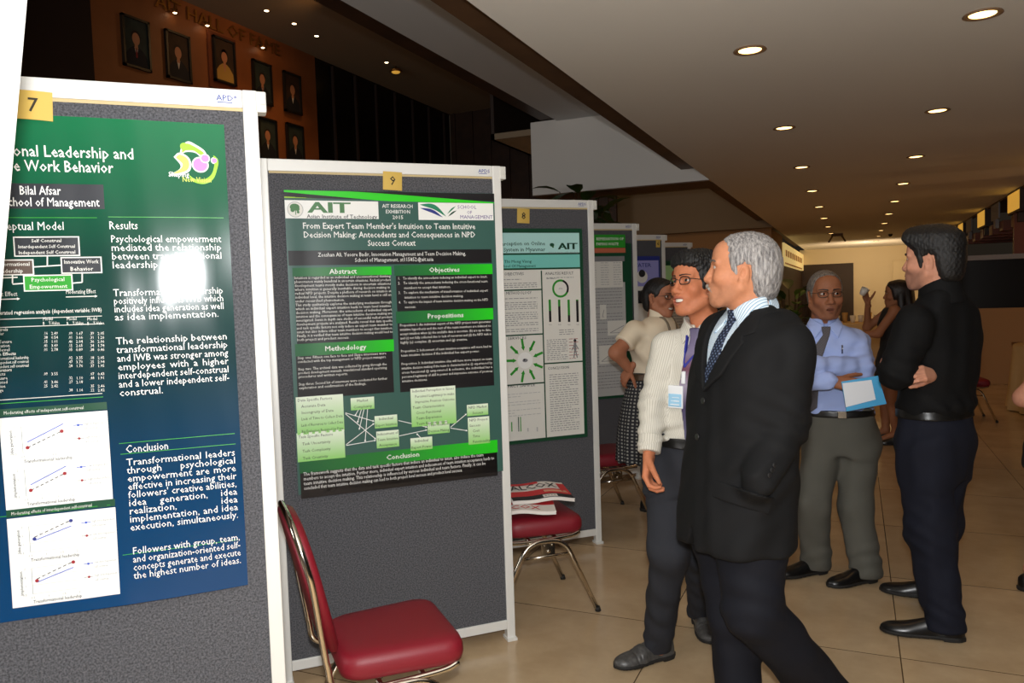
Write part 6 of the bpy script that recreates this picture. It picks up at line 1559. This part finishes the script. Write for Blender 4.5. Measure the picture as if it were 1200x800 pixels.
fD = folds(71, .007, .12, .6); e1 = knee_fold(elL, .006, 100, .11)
def blouse(P): return (.010*np.exp(-((P[:, 2]-z0-.035)/.03)**2)*(-1)+.005*np.sin(P[:, 0]*70+P[:, 2]*40)*np.exp(-((P[:, 2]-z0-.04)/.05)**2)).astype(F32)
SD_, gD = garment('shirt', dp, 'shirt_black', D_.e, .028, lambda P: fD(P)+e1(P)+blouse(P), [half(V(0, 0, z0-.006), (0, 0, -1))], (), .0065)
nb = D_.px(1103, 350, 3.205); nt = D_.px(1101, 330, 3.20); collar(D_, nb-V(0, 0, .01), nt, .086, .072, 'shirt_black', open_=False)
hip = D_.px(1094, 515, 3.28)
hL, kL, aL = hip+V(-.085, 0, -.03), D_.px(1090, 620, 3.22), D_.flo(1108, 748)+V(0, 0, .05)
hR, kR, aR = hip+V(.085, 0, -.03), D_.px(1100, 612, 3.42), D_.flo(1096, 702)+V(0, 0, .05)
tp = [loft([(hip[2]-.16, hip[0], hip[1]-.005, .150, .110), (hip[2], hip[0], hip[1]-.010, .170, .132), (z0, sD[1][1], sD[1][2], .168, .124), (z0+.035, sD[1][1], sD[1][2], .166, .122)], 2.3, .015)]+limb([hL, kL, aL], [.104, .090, .074])+limb([hR, kR, aR], [.104, .088, .072])
tf = folds(81, .006, .12, .6); k1 = knee_fold(kL, .005, 90, .12); k2 = knee_fold(aL+V(0, 0, .06), .007, 100, .08)
garment('trousers', tp, 'trouser_blue_black', D_.e, .05, lambda P: tf(P)+k1(P)+k2(P), [half(V(0, 0, .040), (0, 0, -1))], (), .0075)
g1 = SDF(); [g1.add(f, k=.025) for f in tp]; belt(D_, g1, z0-.016, z0+.022, V(-.25, -.25, z0-.05)+hip*V(1, 1, 0), V(.25, .25, z0+.06)+hip*V(1, 1, 0))
dd = unit(D_.flo(1038, 741)-D_.flo(1128, 752)); shoe(D_, aL*V(1, 1, 0)-dd*.07, aL*V(1, 1, 0)+dd*.245, 'shoe_black', 'shoe_sole')
dd = unit(D_.flo(1066, 696)-D_.flo(1110, 703)); shoe(D_, aR*V(1, 1, 0)-dd*.07, aR*V(1, 1, 0)+dd*.235, 'shoe_black', 'shoe_sole')
core(D_, [cone(nb-V(0, .0, .07), hip+V(0, 0, .2), .05, .08, (1, 0, 0), 1.3), cone(hip+V(0, 0, .25), hip, .10, .11, (1, 0, 0), 1.2), cone(shL, elL, .045, .038), cone(elL, wrL, .038, .03), cone(shR, elR, .045, .038), cone(elR, wrR, .038, .03), cone(shL, shR, .045, .045), cone(hL, kL, .07, .05), cone(kL, aL, .05, .04), cone(hR, kR, .07, .05), cone(kR, aR, .05, .04)], SK)
hp = D_.px(1090, 439, 3.12); tgt = D_.px(1060, 433, 2.955); hand(D_, hp, unit(tgt-hp), D_.dirl(85)+V(0, 0, .4), 1, SK, curl=(.5, .8, .4), s=.95, thumb=(.9, .35, -.5))
hand(D_, wrL, unit(V(1, -.25, .1)), V(0, 1, 0), -1, SK, curl=(.3, .3, .2), s=.95)
D_.build_body()

# ---- woman in the beige blouse
E_ = Who('person with tied-back dark hair and glasses in a beige blouse and dark patterned skirt', 'person', P(760, 560, 4.6), 140)
SK = (156, 102, 76)
HE = E_.px(773, 349, 4.55)
bun = [ell((0, -.118, .010), (.042, .036, .044)), cone((0, -.10, -.02), (0, -.10, -.06), .03, .02)]
T_, _ = head(E_, HE, E_.dirl(130)+V(0, 0, -.04), SK, .95, mouth='smile', teeth=True, hair=[(.30, .30), (.090, .30), (.086, .080), (.066, .064), (.050, .040), (.040, .015), (.018, .000), (.010, .022), (-.006, .030), (-.028, .020), (-.036, -.020), (-.045, -.06), (-.06, -.085), (-.30, -.09), (-.30, .30)], hairm='hair_black', glasses='glasses_black', nose=1.0, jaw=.9, neck=((0, -.02, -.05), (0, -.04, -.18), .046, .050), thick=.010, res=.0032, extra_hair=bun, cheeks=1.1)
sE = [sec(E_, 762, 440, 4.6, .140, .105), sec(E_, 764, 425, 4.6, .145, .108), sec(E_, 766, 405, 4.58, .165, .120), sec(E_, 769, 388, 4.57, .170, .110), sec(E_, 771, 377, 4.56, .13, .085), sec(E_, 773, 369, 4.56, .06, .055)]
z0 = sE[0][0]
shR = E_.px(745, 387, 4.48); elR = E_.px(722, 413, 4.42); wrR = E_.px(738, 433, 4.46)
shL = V(-.155, sE[3][2], sE[3][0]); elL = shL+V(-.05, .10, -.24); wrL = elL+V(.06, .18, .03)
tor = loft(sE, 2.2, .025); mid = shR+(elR-shR)*.62; midL = shL+(elL-shL)*.6
ep = [tor, cone(shR, mid, .062, .060), cone(shL, midL, .062, .060)]
fE = folds(91, .005, .09, .6)
BL, gE = garment('blouse', ep, 'blouse_beige', E_.e, .03, fE, [half(mid-unit(elR-shR)*.005, unit(elR-shR)+V(0, 0, -.0)) if False else (lambda P: np.where(P[:, 0] > .14, (P-np.asarray(mid, F32))@np.asarray(unit(elR-shR), F32), -1).astype(F32)), half(V(0, 0, z0-.01), (0, 0, -1))], (), .007)
g0 = SDF(); [g0.add(f, k=.03) for f in ep]; nb = E_.px(773, 372, 4.56)
collar(E_, nb-V(0, 0, .01), nb+V(0, .0, .035), .062, .056, 'blouse_beige')
ye = sE[3][2]
for s in (-1, 1): patch('lanyard', g0, lambda P: smax(poly2([(nb[0]+s*.050, nb[2]+.01), (nb[0]+s*.068, nb[2]+.0), (nb[0]+s*.012, z0+.03), (nb[0]-s*.004, z0+.03)])(P), (ye-P[:, 1]).astype(F32), .002), .007, 'lanyard_grey', E_.e, V(-.15, ye-.02, z0), V(.15, ye+.2, nb[2]+.04), .0045)
hip = E_.px(761, 465, 4.6); hem = E_.px(760, 538, 4.6)
sk = loft([(hem[2], hem[0], hem[1], .200, .185), (hem[2]+.2, hem[0], hem[1], .192, .165), (hip[2], hip[0], hip[1], .182, .140), (z0+.03, sE[0][1], sE[0][2], .140, .106)], 2.1, .01)
def pleat(P): return (.006*np.sin(np.arctan2(P[:, 0], P[:, 1])*14)*np.clip((hip[2]-P[:, 2])/.3, 0, 1)).astype(F32)
S_, _g = garment('skirt', [sk], 'skirt_pattern', E_.e, .02, pleat, [], (), .008)
g1 = SDF(); g1.add(sk); belt(E_, g1, z0-.015, z0+.022, V(-.25, -.25, z0-.05)+hip*V(1, 1, 0), V(.25, .25, z0+.06)+hip*V(1, 1, 0), m='belt_brown')
fx = E_.flo(768, 596); aR = fx+V(.075, 0, .07); aL = fx+V(-.075, .03, .07)
for a_, s in ((aR, 1), (aL, -1)):
    core(E_, [cone(V(a_[0], a_[1], hem[2]+.15), V(a_[0], a_[1], .26), .058, .050), cone(V(a_[0], a_[1], .28), a_, .050, .034), cone(a_, a_+V(0, .10, -.035), .032, .028)], SK, .007)
    shoe(E_, a_*V(1, 1, 0)-V(0, .07, 0), a_*V(1, 1, 0)+V(0, .17, 0), 'shoe_black', 'shoe_sole', .24)
core(E_, [cone(nb-V(0, .01, .06), hip+V(0, 0, .2), .045, .075, (1, 0, 0), 1.3), cone(hip+V(0, 0, .25), hip, .085, .09, (1, 0, 0), 1.2), cone(shR, elR, .046, .038), cone(elR, wrR, .040, .026), cone(shL, elL, .044, .036), cone(elL, wrL, .037, .025), cone(shL, shR, .04, .04)], SK, .008)
hand(E_, wrR, unit(V(-.1, -.6, -.7)), V(1, -.3, 0), 1, SK, curl=(.3, .5, .3), s=.9, res=.0035)
hand(E_, wrL, unit(wrL-elL), V(-.3, 0, 1), -1, SK, curl=(.3, .4, .3), s=.9, res=.0035)
E_.build_body()

# ---- woman in black beyond, with long hair, drinking
F_ = Who('person with long dark hair in a sleeveless black dress raising a cup', 'person', P(1046, 440, 7.15), -20)
SK = (150, 98, 68)
HF = F_.px(1052, 345, 7.12)
long_ = [cone((0, -.085, .02), (0, -.105, -.16), .075, .075, (0, 1, 0), .6), cone((0, -.105, -.16), (.0, -.10, -.30), .078, .050, (0, 1, 0), .5), cone((.062, -.03, .0), (.085, -.04, -.22), .032, .028), cone((-.062, -.03, .0), (-.085, -.04, -.22), .032, .028)]
T_, _ = head(F_, HF, F_.dirl(-30)+V(0, 0, .02), SK, 1.06, hair=[(.30, .30), (.090, .30), (.086, .080), (.066, .064), (.050, .040), (.040, .0), (.030, -.06), (-.0, -.09), (-.30, -.12), (-.30, .30)], hairm='hair_brown', nose=.95, jaw=.88, neck=((0, -.02, -.05), (0, -.04, -.18), .044, .050), thick=.014, res=.004, extra_hair=long_)
zz = lambda z, a, b, y=0: (z, 0, y, a, b)
sF = [zz(.62, .17, .15), zz(.78, .175, .14), zz(.95, .135, .10), zz(1.10, .15, .115, .01), zz(1.20, .15, .10), zz(1.27, .11, .07)]
dr = loft(sF, 2.2, .02); garment('dress', [dr], 'dress_black', F_.e, .02, folds(95, .005, .1, .5), [], (), .011)
shL, elL, wrL = V(-.165, .0, 1.245), V(-.20, .14, 1.04), V(-.17, .38, 1.02)
shR, elR, wrR = V(.165, .0, 1.245), V(.17, .20, 1.08), V(.07, .20, 1.32)
fp = []
core(F_, [cone(HF+V(0, -.04, -.14), V(0, 0, 1.0), .045, .08, (1, 0, 0), 1.3), cone(shL, shR, .045, .045), cone(V(0, 0, 1.15), V(0, 0, .7), .09, .11, (1, 0, 0), 1.2), cone(shL, elL, .042, .036), cone(elL, wrL, .035, .024), cone(shR, elR, .042, .036), cone(elR, wrR, .035, .024), cone(V(-.085, 0, .72), V(-.08, .02, .42), .075, .052), cone(V(-.08, .02, .42), V(-.08, -.02, .11), .052, .034), cone(V(.085, 0, .72), V(.08, .06, .42), .075, .052), cone(V(.08, .06, .42), V(.08, .05, .11), .052, .034), cone(V(-.08, -.02, .11), V(-.08, .10, .05), .03, .026), cone(V(.08, .05, .11), V(.08, .17, .05), .03, .026)], SK, .009)
hand(F_, wrL, unit(wrL-elL), V(-.2, 0, 1), -1, SK, curl=(.3, .4, .3), s=.9, res=.004)
hand(F_, wrR, unit(V(-.15, .35, 1)), V(.9, .5, 0), 1, SK, curl=(.5, .6, .3), s=.9, res=.004)
for x, y in ((-.08, -.09), (.08, -.02)): shoe(F_, V(x, y, 0), V(x, y+.24, 0), 'shoe_black', 'shoe_sole', .24)
F_.build_body()
cp = F_.root+F_.R@(wrR+V(-.035, .055, .075))
m = MB(); m.lathe([(.022, 0), (.026, .004), (.036, .07), (.034, .07), (.024, .008), (.002, .007)], n=16); o = m.build('cup', 'cup_white'); tag(o, 'white cup raised to the lips of the long-haired woman', 'cup'); o.location = tuple(cp); o.rotation_euler = (.3, .5, 0)

# ---- someone mostly outside the right edge: an elbow and a shoe show
G = Who('person almost outside the right edge, only a bare bent elbow and a dark shoe showing', 'person', P(1243, 600, 3.75), 160)
SK = (206, 146, 120)
hG = V(0, .01, 1.44)
T_, _ = head(G, hG, V(.2, 1, 0), SK, .95, hair=[(.30, .30), (.090, .30), (.086, .080), (.066, .064), (.050, .040), (.040, .0), (.030, -.06), (-.0, -.09), (-.30, -.12), (-.30, .30)], hairm='hair_brown', jaw=.9, neck=((0, -.02, -.05), (0, -.04, -.18), .044, .050), thick=.014, res=.005)
gs = [(.55, 0, 0, .18, .16), (.75, 0, 0, .175, .14), (.93, 0, 0, .135, .10), (1.08, 0, .01, .15, .115), (1.18, 0, 0, .15, .10), (1.25, 0, 0, .11, .07)]
garment('dress', [loft(gs, 2.2, .02)], 'dress_black', G.e, .02, folds(96, .005, .1, .5), [], (), .011)
eb = G.px(1199, 466, 3.66); shR = V(.160, .0, 1.225); wr = eb+V(-.02, .22, .05); shL = V(-.160, 0, 1.225)
ft = G.px(1210, 692, 3.66)*V(1, 1, 0); gr = (G.rt@G.R)*.055; f2 = V(-.09, .02, 0)
core(G, [cone(hG+V(0, -.04, -.14), V(0, 0, .95), .045, .08, (1, 0, 0), 1.3), cone(shL, shR, .045, .045), cone(V(0, 0, 1.1), V(0, 0, .65), .09, .11, (1, 0, 0), 1.2), cone(shR, eb, .046, .040), cone(eb, wr, .038, .026), cone(shL, shL+V(-.04, .02, -.26), .044, .036), cone(shL+V(-.04, .02, -.26), shL+V(.0, .2, -.3), .036, .026), cone(V(.085, 0, .70)+gr, ft+gr+V(0, .0, .40), .075, .052), cone(ft+gr+V(0, 0, .40), ft+V(0, 0, .10), .052, .034), cone(ft+V(0, 0, .10), ft+V(0, .1, .05), .03, .026), cone(V(-.085, 0, .70), f2+V(0, .02, .40), .075, .052), cone(f2+V(0, .02, .40), f2+V(0, 0, .10), .052, .034), cone(f2+V(0, 0, .10), f2+V(0, .1, .05), .03, .026)], SK, .008)
hand(G, wr, unit(wr-eb), V(.3, 0, 1), 1, SK, s=.9, res=.004); hand(G, shL+V(.0, .2, -.3), V(.2, 1, -.2), V(-.3, 0, 1), -1, SK, s=.9, res=.004)
for q_ in (ft, f2): shoe(G, q_-V(0, .06, 0), q_+V(0, .18, 0), 'shoe_black', 'shoe_sole', .24)
G.build_body()

# ---------------------------------------------------------------- far tables, cups, plants
mat('cloth_cream', (206, 178, 130), .85); mat('table_wood', (120, 80, 44), .5); mat('leaf_green', (44, 74, 22), .5); mat('leaf_bright', (90, 130, 36), .5); mat('pot_dark', (40, 34, 28), .6); mat('stem_brown', (70, 52, 30), .7); mat('glass_amber', (190, 150, 90), .2)
def cloth_table(name, x, y, w, d, h, rz, label, round_=False):
    r = empty(name, (x, y, 0), rz, label, 'table')
    n = 64; vs = []; fs = []; rows = [(h-.002, .0, 0), (h, .9, 0), (h, 1.0, 0), (h-.015, 1.015, 0), (h*.66, 1.03, .02), (h*.33, 1.05, .035), (.012, 1.07, .05)]
    for z, k, wv in rows:
        for i in range(n):
            th = 2*math.pi*i/n; c, s = math.cos(th), math.sin(th); e = 1 if round_ else .25
            px_, py_ = w/2*np.sign(c)*abs(c)**e, d/2*np.sign(s)*abs(s)**e; kk = k*(1+wv*math.sin(i*math.pi/2.0+.4)); vs.append((px_*kk, py_*kk, z))
    for j in range(len(rows)-1):
        for i in range(n): i2 = (i+1) % n; fs.append((j*n+i, j*n+i2, (j+1)*n+i2, (j+1)*n+i))
    m = MB(); m.add(vs, fs, 0, True); m.build('tablecloth', 'cloth_cream', r)
    [MB().box((sx*w*.36-.02, sy*d*.36-.02, 0), (sx*w*.36+.02, sy*d*.36+.02, h-.03)).build('leg', 'table_wood', r) for sx in (-1, 1) for sy in (-1, 1)]
    m = MB(); m.box((-w*.45, -d*.45, h-.05), (w*.45, d*.45, h-.012)); m.build('tabletop', 'table_wood', r)
    return r
cloth_table('buffet_table', .10, 14.6, 1.7, .8, .86, 0, 'cream-draped buffet table with cups at the far end of the corridor')
cloth_table('banquet_table', 2.42, 10.35, 1.5, 1.5, .75, 0, 'cream-draped table at the right edge beyond the man in black', True)
for k in range(7):
    m = MB(); m.lathe([(.030, 0), (.034, .004), (.050, .12+.05*(k % 3 == 1)), (.047, .12+.05*(k % 3 == 1)), (.030, .01), (.002, .009)], n=14)
    o = m.build('cup', ('cup_white', 'glass_amber', 'cup_white')[k % 3]); o.location = (-.28+k*.125, 14.45+.10*(k % 2), .862)
    tag(o, 'one of the pale cups standing on the far buffet table', 'cup', 'cups on the buffet table')
m = MB(); m.lathe([(.03, 0), (.045, .01), (.05, .06), (.045, .09), (.002, .085)], n=14); r = m.build('candle_lamp', 'lamp_glow'); r.location = (.50, 14.35, .862); tag(r, 'small glowing candle lamp on the far buffet table', 'lamp')
def plant(x, y, z0, h, n, seed, label, leaf, L=.34, name='potted_plant', pot=True, spread=1.0):
    r = empty(name, (x, y, 0), 0, label, 'plant'); rd = random.Random(seed)
    m = MB(); m.lathe([(.13, 0), (.17, .02), (.20, .36), (.21, .38), (.18, .38), (.17, .34), (.01, .34)], n=20); m.build('pot', 'pot_dark', r)
    st = MB(); lv = MB()
    for i in range(n):
        a = rd.uniform(0, 6.28); zz_ = z0+(h-z0)*rd.random()**.8; rr_ = spread*rd.uniform(.03, .16); base = Vector((rr_*.3*math.cos(a), rr_*.3*math.sin(a), .34)); tip = Vector((rr_*2.0*math.cos(a), rr_*2.0*math.sin(a), zz_))
        st.tube(curve_pts([base, (base+tip)/2+Vector((0, 0, .05)), tip], 4), .006, 5)
        d = Vector((math.cos(a), math.sin(a), rd.uniform(-.2, .9))).normalized(); sd = d.cross(Vector((0, 0, 1))).normalized(); up = sd.cross(d); l = L*rd.uniform(.7, 1.2); w_ = l*.2
        pts = []; 
        for t, k in ((0, .1), (.2, .8), (.45, 1), (.75, .6), (1, .02)):
            c = tip+d*l*t-Vector((0, 0, .30*l*t*t)); pts += [c-sd*w_*k+up*w_*.25*k, c, c+sd*w_*k+up*w_*.25*k]
        lv.add(pts, [(3*q+e, 3*q+e+1, 3*q+e+4, 3*q+e+3) for q in range(4) for e in (0, 1)], rd.randint(0, 1), True)
    st.build('stems', 'stem_brown', r); lv.build('foliage', list(leaf), r); return r
plant(-.72, 10.2, .9, 1.50, 46, 4, 'leafy green potted plant behind the grey-haired man in the suit', ('leaf_green', 'leaf_bright'))
plant(-3.05, 9.0, 1.0, 2.75, 90, 9, 'tall dark leafy plant rising above the board with the green-headed poster', ('leaf_green', 'leaf_green'), .42, 'tall_plant')
